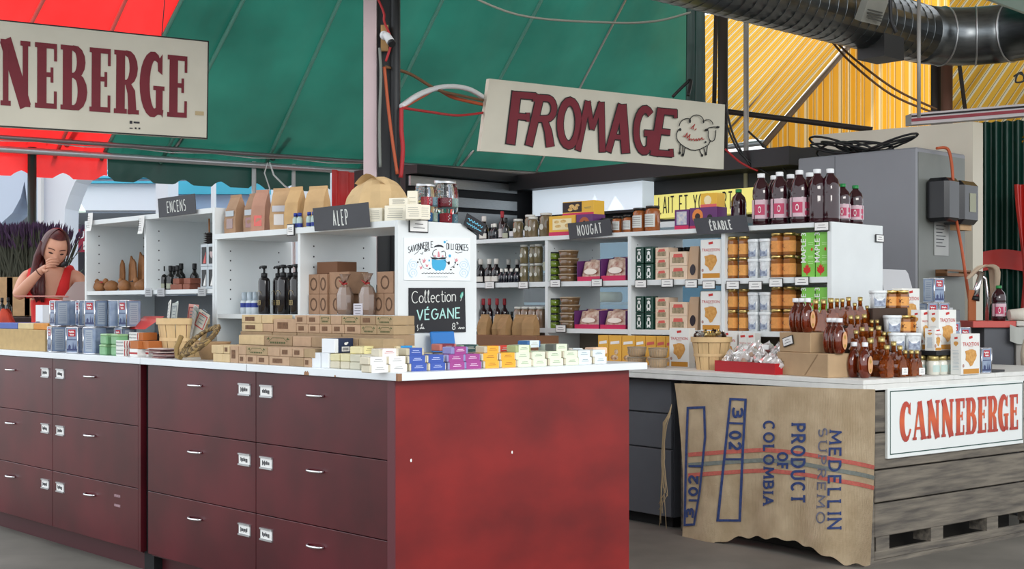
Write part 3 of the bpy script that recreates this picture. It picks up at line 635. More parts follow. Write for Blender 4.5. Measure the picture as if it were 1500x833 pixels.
cable('orange cable running down the front of the column', [(563, 98, 7.14), (568, 150, 7.14), (574, 200, 7.14), (582, 255, 7.14)], .009, M_or)
cable('grey cable hugging the column below the camera', [(556, 70, 7.13), (558, 110, 7.13), (556, 180, 7.13), (557, 245, 7.13)], .008, M_gc)
cable('pink-red cable entering the column from the top', [(549, -12, 7.13), (562, 18, 7.13), (563, 32, 7.13), (573, 60, 7.13), (565, 90, 7.13)], .007, M_rc)
cable('thin white cable slung across the green roof', [(660, -20, 9), (760, 22, 9), (890, 33, 9), (960, 31, 9), (1012, 18, 9)], .008, mat('pale_cable', (150, 152, 140), .6))
cable('black cable loop at the top right of the sheep sign', [(985, 142, 9.2), (1002, 125, 9.2), (1012, 118, 9.2), (1008, 140, 9.15)], .012, M_bc)
# ================================================================== right background: striped awning, poles, duct
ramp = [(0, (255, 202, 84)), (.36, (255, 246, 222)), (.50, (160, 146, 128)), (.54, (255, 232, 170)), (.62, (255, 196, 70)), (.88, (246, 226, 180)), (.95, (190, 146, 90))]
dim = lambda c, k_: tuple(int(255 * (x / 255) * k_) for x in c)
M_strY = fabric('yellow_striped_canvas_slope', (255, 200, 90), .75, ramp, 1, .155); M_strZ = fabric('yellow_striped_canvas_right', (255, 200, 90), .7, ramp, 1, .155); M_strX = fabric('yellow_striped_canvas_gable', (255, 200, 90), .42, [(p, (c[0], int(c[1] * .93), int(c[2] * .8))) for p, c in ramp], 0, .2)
YF = Fr(2.48, 13.0, 43.0); ym = .79
aw = T('striped_awning', 'glowing yellow and white striped awning left of the brown posts', 'awning', YF, (0, 0, 2.82))
def ylim(k_): 
    kk = (1030 - CX) / F; P_ = YF.p(k_, 0); return (kk * P_.y - P_.x) / (YF.y.x - kk * YF.y.y)
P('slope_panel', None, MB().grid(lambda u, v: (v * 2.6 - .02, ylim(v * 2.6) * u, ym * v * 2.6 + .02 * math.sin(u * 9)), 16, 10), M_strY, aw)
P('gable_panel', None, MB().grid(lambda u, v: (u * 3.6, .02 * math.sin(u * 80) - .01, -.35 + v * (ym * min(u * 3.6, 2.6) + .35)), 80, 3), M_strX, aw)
P('rafter', None, MB().tube([(-.05, -.02, -.06), (2.5, -.02, ym * 2.5 - .03)], .03, 6), mat('brown_rafter', (120, 96, 74), .6), aw)
for q in (.62, 1.35, 2.0): P('rafter', None, MB().tube([(-.05 if q < 1.2 else .4 * q, q, -.05 + (0 if q < 1.2 else .4 * q * ym)), (2.5, q, ym * 2.5 - .05)], .022, 6), mat('brown_rafter', (120, 96, 74), .6), aw)
P('eave_pipe', None, MB().tube([(-.04, -.02, -.03), (-.04, 1.3, -.03)], .03, 6), M_pipe, aw)
YF2 = Fr(*W(1392, 200, 10.6).to_2d(), 43.0); zz = W(1392, 200, 10.6).z
def ylim2(k_):
    kk = (1391 - CX) / F; P_ = YF2.p(k_, 0); return (kk * P_.y - P_.x) / (YF2.y.x - kk * YF2.y.y)
aw2 = T('striped_awning', 'yellow striped awning at the right edge above the curtain', 'awning', YF2, (0, 0, zz))
P('slope_panel', None, MB().grid(lambda u, v: (-.1 + v * 2.6, ylim2(-.1 + v * 2.6) * (1 - u) - 3.2 * u, .82 * v * 2.6 - .08), 32, 22), M_strZ, aw2)
for q in (.15, -.45): P('rafter', None, MB().tube([(-.05, q, -.1), (2.4, q, .82 * 2.4 - .04)], .025, 6), mat('brown_rafter', (120, 96, 74), .6), aw2)
P('hem_point', None, MB().prism([(-.22, 0), (.16, 0), (-.0, -.16)], (-.1, -.5, -.1), (0, -1, 0), (.0, 0, 1), (.006, 0, 0)), M_strZ, aw2)
def pole(label, x, ya, yb, Y, r_, m, name='pole', x2=None):
    a, b = W(x, ya, Y), W(x if x2 is None else x2, yb, Y); return S(name, None, MB().tube([b - b, a - b], r_, 8), m, label, 'pole', WF, tuple(b))
M_db = mat('dark_brown_steel', (46, 38, 34), .6); M_gp = mat('grey_pole', (150, 148, 144), .5, .3)
pole('thick dark post at the left edge of the striped awning', 1059, 15, 330, 10.4, .04, M_db)
pole('thin dark rod left of the thick dark post', 1049, 20, 160, 11.0, .018, M_db, x2=1046)
pole('light grey pole in front of the striped awning', 1093, 28, 330, 10.0, .02, M_gp)
pole('left brown post of the pair beside the gable', 1371, 50, 330, 10.2, .04, M_db); pole('right brown post of the pair beside the gable', 1387, 50, 330, 10.1, .045, mat('brown_steel', (92, 58, 42), .6))
pole('slanting dark rod in front of the right striped awning', 1401, 60, 178, 10.0, .016, M_db, x2=1416)
S('crossbar', None, MB().tube([(0, 0, 0), W(1278, 190, 10.9) - W(1062, 163, 11.2)], .024, 8), M_db, 'dark horizontal bar crossing the striped awning', 'bar', WF, tuple(W(1062, 163, 11.2)))
cable('upper of two brown cables slanting over the striped gable', [(1212, 48, 9.2), (1250, 85, 9.3), (1310, 130, 9.4), (1372, 160, 9.5)], .008, mat('brown_cable', (110, 78, 50), .6))
cable('lower of two brown cables slanting over the striped gable', [(1210, 50, 9.2), (1245, 90, 9.3), (1305, 138, 9.4), (1370, 166, 9.5)], .008, mat('brown_cable', (110, 78, 50), .6))
for q, pts in enumerate(([(1062, 150, 9.6), (1075, 200, 9.6), (1100, 245, 9.6)], [(1063, 180, 9.6), (1085, 225, 9.6), (1130, 258, 9.6)], [(1096, 192, 9.6), (1125, 220, 9.6), (1160, 262, 9.6)], [(1062, 218, 9.6), (1085, 238, 9.6), (1110, 250, 9.6)])):
    cable(('long dark cable hanging by the thick post', 'dark cable curving over to the juice bottles', 'dark cable sloping right of the light grey pole', 'red cable low behind the juice bottles')[q], pts, .008, M_bc if q < 3 else M_rc)
# dark green drop curtain at the end of the roof
curtain('tarp_flap', 'narrow dark green tarp flap at the right end of the tent roof', W(1006, 200, 11.6), W(1032, 200, 11.4), CH + 450 * 11.5 / F, CH + 215 * 11.5 / F, fabric('green_valance', (16, 64, 56), .25), 2, .04)
# duct
M_duct = mat('galvanised_duct', (112, 116, 118), .32, 1, var=.25, scale=6, stretch=(1, 1, 4))
DR = .20
d0 = W(905, 0, 7.05); d0.z = 2.87 + DR; dl = Vector((math.cos(math.radians(43)), math.sin(math.radians(43)), 0)); dq = Vector((dl.y, -dl.x, 0))
du = T('ventilation_duct', 'large galvanised spiral duct across the top right', 'duct', WF, tuple(d0))
kn = 3.05
P('straight_run', None, MB().tube([dl * -3, dl * kn], DR, 28), M_duct, du)
el = [dl * kn + dl * (.45 * math.sin(t)) + dq * (.45 * (1 - math.cos(t))) for t in [math.radians(a) for a in (0, 15, 30, 45, 60, 75, 90)]]
P('elbow', None, MB().tube(el, DR, 28), M_duct, du)
P('straight_run', None, MB().tube([el[-1], el[-1] + dq * 3], DR, 28), M_duct, du)
for q in range(46):
    c = dl * (-1.4 + q * .096); P('spiral_seam', 'spiral_seam', lambda: MB().tube([(DR * 1.004 * math.cos(a) * 0 + .02 * math.sin(a / 2), DR * 1.0 * math.cos(a), DR * 1.0 * math.sin(a)) for a in [2 * math.pi * i / 24 for i in range(24)]], .0022, 5, closed=True), M_duct, du, c, (0, 0, math.radians(43)))
for c, ang in ((el[2], 73), (el[4], 103), (el[6], 133), (el[-1] * 1 + dq * .3, 133)): 
    P('elbow_seam', 'elbow_seam', lambda: MB().tube([(0, -DR * 1.01 * math.cos(a), DR * 1.01 * math.sin(a)) for a in [2 * math.pi * i / 24 for i in range(24)]], .007, 5, closed=True), M_alu, du, c, (0, 0, math.radians(ang - 90 + 60)) if False else (0, 0, math.radians(43 - (ang - 43) * 1)))
gv = W(1276, 14, 8.2) - d0
P('air_grille', None, MB().box(-.10, .10, -.03, .02, -.08, .08), mat('grille_frame', (150, 150, 142), .5, .4), du, gv, (math.radians(25), 0, math.radians(40)))
for q in range(7): P('grille_slat', 'grille_slat', lambda: MB().box(-.075, .075, -.035, -.028, -.004, .004), mat('grille_dark', (70, 70, 66), .5), du, gv + Vector((0, -.0, -.055 + .018 * q)), (math.radians(25), 0, math.radians(40)))
bxx = W(1290, 68, 8.7) - d0
P('damper_box', None, MB().box(-.12, .12, -.1, .1, -.09, .07), mat('duct_box', (60, 60, 60), .5, .5), du, bxx, (0, 0, math.radians(43)))
cable('dark hook and strap hanging under the duct', [(1304, -10, 8.0), (1305, 25, 8.0), (1307, 35, 8.0), (1313, 48, 8.0)], .012, M_bc, 'hook', 'hook')
pole('thin grey hanger rod crossing in front of the duct', 1346, -10, 172, 7.9, .012, M_gp, 'hanger_rod')
gb = W(1380, -48, 7.6)
S('light_trough', None, MB().prism([(0, 0), (.16, 0), (.12, -.1), (.03, -.1)], (0, 0, 0), (-.5, -.8, 0), (0, 0, 1), W(1560, 14, 6.6) - gb), mat('pale_green_trough', (150, 172, 160), .45, .3), 'pale green metal light trough in the top right corner', 'light fixture', WF, tuple(gb))
rl = W(1335, 176, 8.9); re = W(1530, 160, 8.1)
rail = T('steel_rail', 'long steel rail with a red stripe above the cold room', 'rail', WF, tuple(rl))
P('rail_body', None, MB().prism([(0, 0), (.1, 0), (.1, .075), (0, .075)], (0, 0, -.03), (-.1, 1, 0), (0, 0, 1), re - rl), mat('rail_white', (190, 186, 186), .4, .3), rail)
P('rail_stripe', None, MB().prism([(-.006, .02), (-.002, .02), (-.002, .04), (-.006, .04)], (0, 0, -.03), (-.1, 1, 0), (0, 0, 1), re - rl), mat('rail_red', (150, 60, 70), .5), rail)
P('rail_groove', None, MB().prism([(-.006, .05), (-.002, .05), (-.002, .062), (-.006, .062)], (0, 0, -.03), (-.1, 1, 0), (0, 0, 1), re - rl), M_black, rail)
cable('tangle of black wire by the right edge', [(1485, 112, 8.5), (1496, 106, 8.5), (1500, 118, 8.5), (1488, 120, 8.5), (1492, 108, 8.5), (1503, 112, 8.5)], .006, M_bc)
# ================================================================== cold room, partition and curtains
CR = Fr(*W(1343, 300, 8.4).to_2d(), 43.0); zc = CH + 235 * 8.4 / F
cr_ = T('cold_room', 'grey panelled cold room box with dispenser on its side', 'cold room', CR, (0, 0, 0))
P('shell', None, MB().bbox(0, .62, 0, .9, 0, zc, .01), mat('grey_panel', (132, 134, 140), .5, var=.04, scale=2), cr_)
P('side_panel', None, MB().box(.012, .6, -.006, 0, .02, zc - .03), mat('olive_grey_panel', (112, 116, 112), .5, var=.04), cr_)
P('panel_joint', None, MB().box(-.003, .001, .6, .606, .02, zc - .01), mat('joint_grey', (110, 112, 118), .5), cr_)
pa, pb = W(1425, 177, 9.38), W(1190, 199, 10.2)
wb = struct('wall_back', MB().prism([(0, 0), ((pb.to_2d() - pa.to_2d()).length, 0), ((pb.to_2d() - pa.to_2d()).length, CH + 252 * 10.2 / F), (0, CH + 272 * 9.38 / F)], (0, 0, 0), Vector((pb.x - pa.x, pb.y - pa.y, 0)).normalized(), (0, 0, 1), (.1, .08, 0)), mat('beige_partition', (206, 200, 184), .6, var=.04, scale=2), WF, (pa.x, pa.y, 0))
ct = T('coiled_cable', 'tangled coil of black cable on top of the grey cold room', 'cable', CR, (0.1, .45, zc))
rr = random.Random(3)
for q in range(11):
    cx_, cy_, r_ = rr.uniform(-.05, .1), rr.uniform(-.22, .3), rr.uniform(.06, .13); tl_ = rr.uniform(.3, 1.1); an = rr.uniform(0, 6)
    P('loop', None, MB().tube([(cx_ + r_ * math.cos(a) * .5, cy_ + r_ * 1.6 * math.sin(a) , .01 + max(0, r_ * tl_ * (1 + math.cos(a + an)) * .55)) for a in [2 * math.pi * i / 18 for i in range(18)]], .008, 5, closed=True), M_bc, ct)
dp = T('paper_towel_dispenser', 'black wall dispenser with a paper towel hanging out', 'dispenser', CR, (.08, -.008, CH + 156 * 8.5 / F))
P('casing', None, MB().bbox(0, .17, -.16, 0, -.14, .14, .025), mat('black_gloss_plastic', (24, 24, 28), .2), dp); P('casing', None, MB().bbox(.17, .40, -.17, 0, -.15, .13, .03), mat('black_gloss_plastic', (24, 24, 28), .2), dp)
P('label', None, MB().box(.26, .34, -.173, -.171, -.07, .05), mat('dull_label', (150, 152, 130), .6), dp); P('paper_towel', None, MB().box(.23, .38, -.12, -.05, -.185, -.15), M_kraft, dp)
l = CR.inv(onplane(1377, 345, CR.o, CR.y)); S('notice_sheet', None, MB().box(-.09, .09, -.003, 0, -.13, .13, 0).flat(joinvf([rect(-.085, .085, .09, .1)] + [rect(-.07, .05 - .02 * (q % 3), .06 - .022 * q, .066 - .022 * q) for q in range(7)]), (0, -.004, 0), (1, 0, 0), (0, 0, 1), 1), [mat('notice_paper', (170, 172, 170), .8), M_slate], 'grey paper notice taped to the cold room side', 'paper', CR, (l.x, -.008, l.z))
l = CR.inv(onplane(1386, 398, CR.o, CR.y)); S('wall_shelf', None, MB().box(-.15, .16, -.08, -.001, -.03, -.012).box(-.15, .16, -.08, -.06, 0, .012).box(-.15, -.14, -.08, 0, -.03, .012).box(.15, .16, -.08, 0, -.03, .012), mat('brown_rack_wood', (120, 84, 54), .6), 'small brown wooden rack under the paper notice', 'rack', CR, (l.x, -.008, l.z))
cable('orange cable running down the cold room side', [(1372, 217, 8.42), (1388, 218, 8.45), (1394, 240, 8.42), (1396, 268, 8.4)], .01, M_or); cable('lower run of orange cable below the dispenser', [(1400, 318, 8.5), (1408, 360, 8.38), (1414, 400, 8.35), (1420, 440, 8.35)], .01, M_or)
M_gcur = fabric('green_curtain', (14, 58, 48), .15); M_rcur = fabric('red_curtain', (196, 36, 28), .2)
gc = T('curtain', 'dark green gathered curtain tied with a red band', 'curtain', WF, tuple(W(1424, 180, 10.2)))
a, b = W(1424, 180, 10.2), W(1520, 176, 10.0)
o = curtain('drape', None, a, b, a.z, .2, M_gcur, 6, .06, parent=gc); o.location = (0, 0, 0)
P('tie_band', None, MB().grid(lambda u, v: ((b.x - a.x) * u + .03, (b.y - a.y) * u - .1, W(1430, 384 - 14 * (1 - 2 * v), 10.2).z - a.z + .02 * math.sin(u * 5)), 10, 3), M_rcur, gc)
curtain('curtain', 'bright red curtain at the right edge beside the green one', W(1484, 390, 9.7), W(1530, 390, 9.7), CH + 180 * 9.7 / F, .3, M_rcur, 3, .04, (.38, .4, .8))
# ================================================================== cheese counter behind: slatted unit, two light boxes, glass case
FG = Fr(.117, 11.4, 43.0)
zz = lambda py, Y: CH + (HY - py) * Y / F
fu = T('fridge_wall', 'black refrigerated wall unit behind the white shelves', 'fridge', FG, (0, 0, 0))
P('cabinet', None, MB().box(.25, .9, -2.75, .2, 0, 2.34), M_black, fu); XL = col_u(FG, 594, .2); P('cabinet', None, MB().box(XL, .25, .2, .9, 0, 2.34), M_black, fu)
P('canopy', None, MB().box(-.05, .25, -2.75, .2, 2.19, 2.32), M_black, fu); P('canopy', None, MB().box(XL, .25, .05, .2, 2.26, 2.33), M_black, fu)
for k, (za, zb) in enumerate(((2.17, 2.25), (2.02, 2.10), (1.86, 1.98), (1.70, 1.82), (1.54, 1.66))): P('steel_slat', None, MB().box(XL + .02, .05, .16, .198, za, zb), M_steel, fu)
M_lb = mat('lit_opal_panel', (214, 226, 236), .5, emit=.55)
M_ly = mat('lit_yellow_panel', (226, 218, 120), .5, emit=.42)
v0, v1 = col_v(FG, 780, .1), col_v(FG, 941, .1); y0, y1 = FG.p(.1, v0).y, FG.p(.1, v1).y
lb = T('light_box', 'glowing white light box on the black wall unit', 'light box', FG, (.1, v1, 0))
P('panel', None, MB().box(0, .14, 0, v0 - v1, zz(317, y0), zz(277, y0)), M_lb, lb)
for pl_ in ([(.02, 0), (.07, .10), (.12, .03), (.19, .13), (.26, .02), (.3, 0)], [(.34, 0), (.42, .11), (.52, 0)], [(.8, 0), (.95, .08), (1.1, 0)]): P('mountain_print', None, MB().flat(poly(pl_), (-.002, v0 - v1 - .55, zz(316, y0)), (0, -1, 0), (0, 0, 1)), mat('lit_white_print', (240, 248, 255), .5, emit=.6), lb)
P('frame', None, MB().box(-.01, .15, -.02, v0 - v1 + .02, zz(319, y0) - .01, zz(317, y0)), M_black, lb)
v0, v1 = col_v(FG, 958, .0), col_v(FG, 1150, .0); y0 = FG.p(.0, v0).y; ya_ = FG.p(.0, v1).y
ly = T('light_box', 'yellow lit sign with black hand lettering behind the jars', 'light box', FG, (0, v1, 0))
zb, zt_ = zz(320, y0), zz(286, y0); ln = v0 - v1
P('panel', None, MB().box(0, .14, 0, ln, zb, zt_), M_ly, ly)
vf = word('LAIT ET YOGOURT', .125, .012, .22, .62, center=False); mx = max(x for x, y in vf[0])
P('lettering', None, MB().flat(([(x / mx * (ln * .66 - .1), y) for x, y in vf[0]], vf[1]), (-.003, ln - .05, zb + .035), (0, -1, 0), (0, 0, 1)), M_sblk, ly)
gl_ = T('display_case', 'glass cheese display case glimpsed through the white shelves', 'display case', FG, (-.75, -2.9, 0))
P('case_body', None, MB().box(0, .9, 0, 2.6, 0, .95), M_steel, gl_)
P('case_back', None, MB().box(.88, .9, 0, 2.6, .95, 1.75), mat('case_glow', (150, 190, 214), .5, emit=.25), gl_)  # back wall given a glow in place of the case lights
for z in (1.2, 1.45): P('case_shelf', None, MB().box(.2, .88, .02, 2.58, z, z + .02), mat('case_glass_shelf', (186, 214, 226), .2, trans=.4), gl_)
P('case_top', None, MB().box(.0, .9, 0, 2.6, 1.74, 1.78), M_steel, gl_)
P('front_glass', None, MB().box(0, .008, 0, 2.6, .95, 1.74), mat('clear_glass', (225, 240, 245), .03, trans=1.0), gl_)
for k in range(14):
    P('cheese', 'cheese%d' % (k % 3), lambda: MB().lathe([(.0, 0), (.09, 0), (.1, .02), (.1, .06), (.09, .08), (0, .08)], 12), mat('cheese%d' % (k % 3), ((232, 222, 190), (222, 190, 120), (240, 238, 230))[k % 3], .6), gl_, (.5, .15 + .17 * k, (1.22, 1.47, .952)[k % 3]))
# ================================================================== buildings across the street
def wbox(name, label, cat, x0, x1, ytop, ybot, Y, d, m, group=None):
    a, b = W(x0, ybot, Y), W(x1, ytop, Y); return S(name, None, MB().box(0, b.x - a.x, 0, d, 0, b.z - a.z), m, label, cat, WF, (a.x, Y, a.z))
bd = T('market_building', 'white market building with arched columns beyond the tent edge', 'building', WF, (W(80, 450, 17).x, 17, 0))
def bp(name, x0, x1, yt, yb, Y, d, m, ground=False):
    a, b = W(x0, yb, Y), W(x1, yt, Y); o = bd.location; return P(name, None, MB().box(a.x - o.x, b.x - o.x, Y - o.y, Y - o.y + d, 0 if ground else a.z, b.z), m, bd)
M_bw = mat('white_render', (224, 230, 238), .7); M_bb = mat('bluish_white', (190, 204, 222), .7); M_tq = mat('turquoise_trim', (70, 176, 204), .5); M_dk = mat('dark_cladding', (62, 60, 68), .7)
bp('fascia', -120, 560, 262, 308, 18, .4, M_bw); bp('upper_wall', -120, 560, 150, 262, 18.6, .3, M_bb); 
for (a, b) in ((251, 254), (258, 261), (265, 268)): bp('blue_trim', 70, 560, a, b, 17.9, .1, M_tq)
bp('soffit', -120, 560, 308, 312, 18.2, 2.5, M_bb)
for q in range(40): bp('cladding_board', 88 + q * 9, 96 + q * 9, 310, 480, 21, .06, M_dk, True)
bp('back_wall', -150, 600, 300, 480, 21.2, .1, mat('dark_shop', (40, 38, 44), .8), True)
for (sgn, xc) in ((1, 62), (-1, 40)):
    pts = [(0, 345), (0, 225), (95, 225), (80, 240), (62, 250), (48, 266), (40, 284), (33, 305), (32, 345)] if sgn > 0 else [(0, 300), (0, 225), (-60, 225), (-60, 345), (-42, 330), (-22, 312), (-10, 290), (-4, 265)]
    o_ = bd.location; V = [W(xc + x, y, 15.5) - Vector((o_.x, o_.y, 0)) for x, y in pts]
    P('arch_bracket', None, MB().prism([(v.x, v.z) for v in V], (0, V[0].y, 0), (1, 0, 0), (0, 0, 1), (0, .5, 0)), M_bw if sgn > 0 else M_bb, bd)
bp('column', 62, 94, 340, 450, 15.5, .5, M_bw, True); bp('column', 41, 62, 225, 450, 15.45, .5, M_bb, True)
bp('downpipe', 55, 60, 240, 450, 15.3, .1, M_wp, True)
bp('column', 228, 246, 225, 450, 16, .5, M_bw, True); bp('mullion', 309, 314, 230, 450, 16, .1, M_bw, True); bp('column', 395, 480, 225, 450, 17.4, .4, M_bw, True)
for (a, b, t_, u) in ((246, 309, 285, 450), (314, 395, 285, 450)): bp('window_pane', a, b, t_, u, 17, .05, mat('pale_glass', (150, 176, 206), .2), True)
bp('band', 246, 395, 268, 284, 16.9, .1, M_tq)
sb = T('shop_sign', 'burgundy shop sign with white lettering behind the woman', 'sign', WF, tuple(W(96, 369, 16.5)))
P('board', None, MB().box(0, W(138, 369, 16.5).x - W(96, 369, 16.5).x, 0, .05, 0, 34 * 16.5 / F), mat('burgundy_sign', (150, 36, 60), .6), sb)
for vf in (shift(ftext('EUR', .13, .012), .2, .17), shift(ftext('& D', .15, -.002), .2, .03)): P('lettering', None, MB().flat(vf, (0, -.004, 0), (1, 0, 0), (0, 0, 1)), M_card, sb)
for (px, py, w_, lab) in ((110, 305, 15, 'pendant lamp with pale green shade right of the white column'), (18, 316, 12, 'pendant lamp with pale green shade left of the green post')):
    t = T('pendant_lamp', lab, 'lamp', WF, tuple(W(px, py, 17))); r_ = w_ * 17 / F
    P('shade', None, MB().lathe([(r_, -.05), (r_, -.03), (r_ * .6, .05), (.03, .07)], 16), mat('lamp_shade', (220, 240, 228), .5, emit=.5), t); P('rod', None, MB().tube([(0, 0, .06), (0, 0, .5)], .012, 6), M_wp, t)
bs = T('shrub', 'small green shrub in a pot beside the white column', 'plant', WF, (W(116, 450, 16.2).x, 16.2, 0))
P('pot', None, MB().lathe([(.12, 0), (.17, .3), (.17, 1.12)], 12), M_bb, bs)
lf = MB(); rr = random.Random(5)
for q in range(160):
    c = Vector((rr.gauss(0, .09), rr.gauss(0, .09), 1.35 + rr.gauss(0, .16))); d = Vector((rr.uniform(-1, 1), rr.uniform(-1, 1), rr.uniform(-.3, 1))).normalized() * .07; e = d.cross(Vector((rr.random(), rr.random(), rr.random()))).normalized() * .025
    lf.add([c - d, c + e, c + d, c - e], [(0, 1, 2, 3)])
o = P('foliage', None, lf, mat('leaf_green', (66, 108, 70), .6), bs); o['kind'] = 'stuff'
# ================================================================== goods: builders (front faces -y, origin at the middle of the base)
def zpy(fr, u, v, py): return CH + (HY - py) * fr.p(u, v).y / F
def wpx(fr, u, a, b): return abs(col_v(fr, a, u) - col_v(fr, b, u))
M_cream = mat('cream_soap', (222, 214, 194), .6, var=.05, scale=20)
def lines(n, w_, h_, lw=.0016, j=0):
    rr = random.Random(j + n); return joinvf([rect(-w_ / 2 * (1 - .3 * rr.random()), w_ / 2 * (1 - .3 * rr.random()), h_ / 2 - i * h_ / max(1, n - 1) - lw / 2, h_ / 2 - i * h_ / max(1, n - 1) + lw / 2) for i in range(n)])
def soap(fr, pos, rz, label, wrap, ink, bar=(222, 214, 194), L=.08, Hh=.027, Dp=.055, group='wrapped soap bars on the counter', sleeve=.86, tilt=0):
    t = T('soap_bar', label, 'soap', fr, pos, rz, group)
    if tilt: t.rotation_euler[0] = tilt
    bm = mat('soap_%d_%d_%d' % bar, bar, .6, var=.05, scale=20); wm = mat('wrap_%d_%d_%d' % wrap, wrap, .55); im = mat('print_%d_%d_%d' % ink, ink, .6)
    P('bar', ('sb', bar, L, Hh, Dp), lambda: MB().bbox(-L / 2, L / 2, -Dp / 2 + .0008, Dp / 2 - .0008, .0002, Hh - .0006, .003), bm, t)
    def sl():
        a = L * sleeve / 2; mb = MB(); y, z = Dp / 2, Hh
        for q in (((-a, -y, 0), (a, -y, 0), (a, -y, z), (-a, -y, z)), ((-a, y, 0), (-a, y, z), (a, y, z), (a, y, 0)), ((-a, -y, z), (a, -y, z), (a, y, z), (-a, y, z)), ((-a, -y, 0), (-a, y, 0), (a, y, 0), (a, -y, 0))): mb.add(q, [(0, 1, 2, 3)])
        return mb
    w_ = P('sleeve', ('ss', wrap, L, Hh, Dp, sleeve), sl, wm, t)
    P('print', ('sp', ink, L, Hh, Dp), lambda: MB().flat(shift(lines(2, L * .5, Hh * .22, Hh * .07), 0, Hh * .55), (0, -Dp / 2 - .0006, 0), (1, 0, 0), (0, 0, 1)).flat(shift(lines(2, L * .4, Dp * .25, Dp * .06), 0, 0), (0, 0, Hh + .0006), (1, 0, 0), (0, 1, 0)), im, w_)
    return t
def kbox(label, fr, x0, px0, px1, z0, h, dep=.10, col=(180, 146, 108), stamp=1, group='kraft soap boxes stacked on the island', cat='box'):
    """box whose end (facing -x of the frame) fills the columns px0..px1 at plane x0"""
    ya, yb = sorted((col_v(fr, px0, x0), col_v(fr, px1, x0))); w_ = yb - ya - .0012
    t = T('soap_box', label, cat, fr, (x0 + dep / 2, (ya + yb) / 2, z0), -90, group)
    m = mat('kraft_%d_%d_%d' % col, col, .8, var=.07, scale=30, bump=.08)
    P('carton', None, MB().bbox(-w_ / 2, w_ / 2, -dep / 2, dep / 2, .0002, h - .0008, .0015), m, t)
    dk = mat('kraft_stamp', (112, 82, 60), .85, var=.25, scale=90)
    if stamp == 1:
        c = -w_ * .08; P('stamp', None, MB().flat(rect(c - w_ * .24, c + w_ * .24, h * .25, h * .75), (0, -dep / 2 - .0006, 0), (1, 0, 0), (0, 0, 1)), dk, t)
    elif stamp == 2:
        gm = mat('olive_leaf_print', (78, 86, 50), .8)
        P('stamp', None, MB().flat(joinvf([poly([(-w_ * .42, h * .62), (-w_ * .33, h * .85), (-w_ * .3, h * .6)]), poly([(w_ * .42, h * .62), (w_ * .33, h * .85), (w_ * .3, h * .6)]), ribbon([(-w_ * .34, h * .4), (-w_ * .2, h * .78), (w_ * .2, h * .78), (w_ * .34, h * .4)], h * .05)] + [rect(-w_ * .28 + q * w_ * .08, -w_ * .28 + q * w_ * .08 + w_ * .055, h * .22, h * .4) for q in range(7)]), (0, -dep / 2 - .0006, 0), (1, 0, 0), (0, 0, 1)), gm, t)
    return t
def can(fr, pos, rz, label, group='maple syrup cans on the island', w_=.076, h=.128):
    """square metal syrup tin: paper-blue faces, bright seams on the corners, rims, red banner and winter scene"""
    t = T('syrup_can', label, 'can', fr, pos, rz, group); a = w_ / 2
    P('body', 'canbody', lambda: MB().bbox(-a, a, -a, a, .001, h - .001, .004), mat('can_paper', (112, 130, 160), .4, rgb2=(146, 160, 182), scale=22), t)
    for q, z in (('rim', h - .003), ('rim', .003)): P(q, 'canrim', lambda: MB().tube([(x * a * 1.0, y * a * 1.0, 0) for x, y in ((-1, -.92), (-.92, -1), (.92, -1), (1, -.92), (1, .92), (.92, 1), (-.92, 1), (-1, .92))], .0026, 5, closed=True), M_chrome, t, (0, 0, z))
    for sx_ in (-1, 1): P('seam', 'canseam', lambda: MB().tube([(0, -a * .985, .004), (0, -a * .985, h - .004)], .0032, 6), M_chrome, t, (sx_ * a * .985, 0, 0))
    f_ = -a - .0009
    b = P('banner', 'canban', lambda: MB().flat(rect(-a * .62, a * .62, h * .64, h * .9), (0, f_, 0), (1, 0, 0), (0, 0, 1)), mat('can_red', (176, 30, 46), .5), t)
    P('banner_print', 'canbanp', lambda: MB().flat(joinvf([ribbon([(-a * .5 + a * .1 * q, h * .81 + .004 * math.sin(q * 2)) for q in range(10)], .004), ribbon([(-a * .35 + a * .1 * q, h * .7 + .003 * math.sin(q * 2)) for q in range(8)], .004)]), (0, f_ - .0006, 0), (1, 0, 0), (0, 0, 1)), M_card, b)
    P('landscape', 'canland', lambda: MB().flat(joinvf([rect(-a * .85, a * .85, h * .1, h * .17), poly([(-a * .6, h * .17), (-a * .2, h * .17), (-a * .2, h * .28), (-a * .4, h * .34), (-a * .6, h * .28)]), poly([(a * .1, h * .17), (a * .35, h * .17), (a * .22, h * .44)]), poly([(a * .45, h * .17), (a * .7, h * .17), (a * .58, h * .38)]), rect(-a * .8, a * .8, h * .5, h * .53)]), (0, f_, 0), (1, 0, 0), (0, 0, 1)), mat('can_blue', (52, 62, 104), .5), t)
    for s_, nm in ((-1, 'side_panel'), (1, 'side_panel')):
        pn = P(nm, 'canside', lambda: MB().flat(rect(-a * .6, a * .6, h * .1, h * .9), (0, 0, 0), (0, 1, 0), (0, 0, 1)), mat('can_pale', (160, 170, 182), .5), t, (s_ * (a + .0007), 0, 0))
        P('side_text', 'cantext', lambda: MB().flat(shift(lines(9, a * 1.0, h * .6, .002), 0, h * .5), (0, 0, 0), (0, 1, 0), (0, 0, 1)), mat('can_text', (100, 112, 140), .6), pn, (s_ * .0006, 0, 0))
    return t
def joinp(L):
    m = MB()
    for q in L: m.add(q.v, q.f, 0, True)
    return m
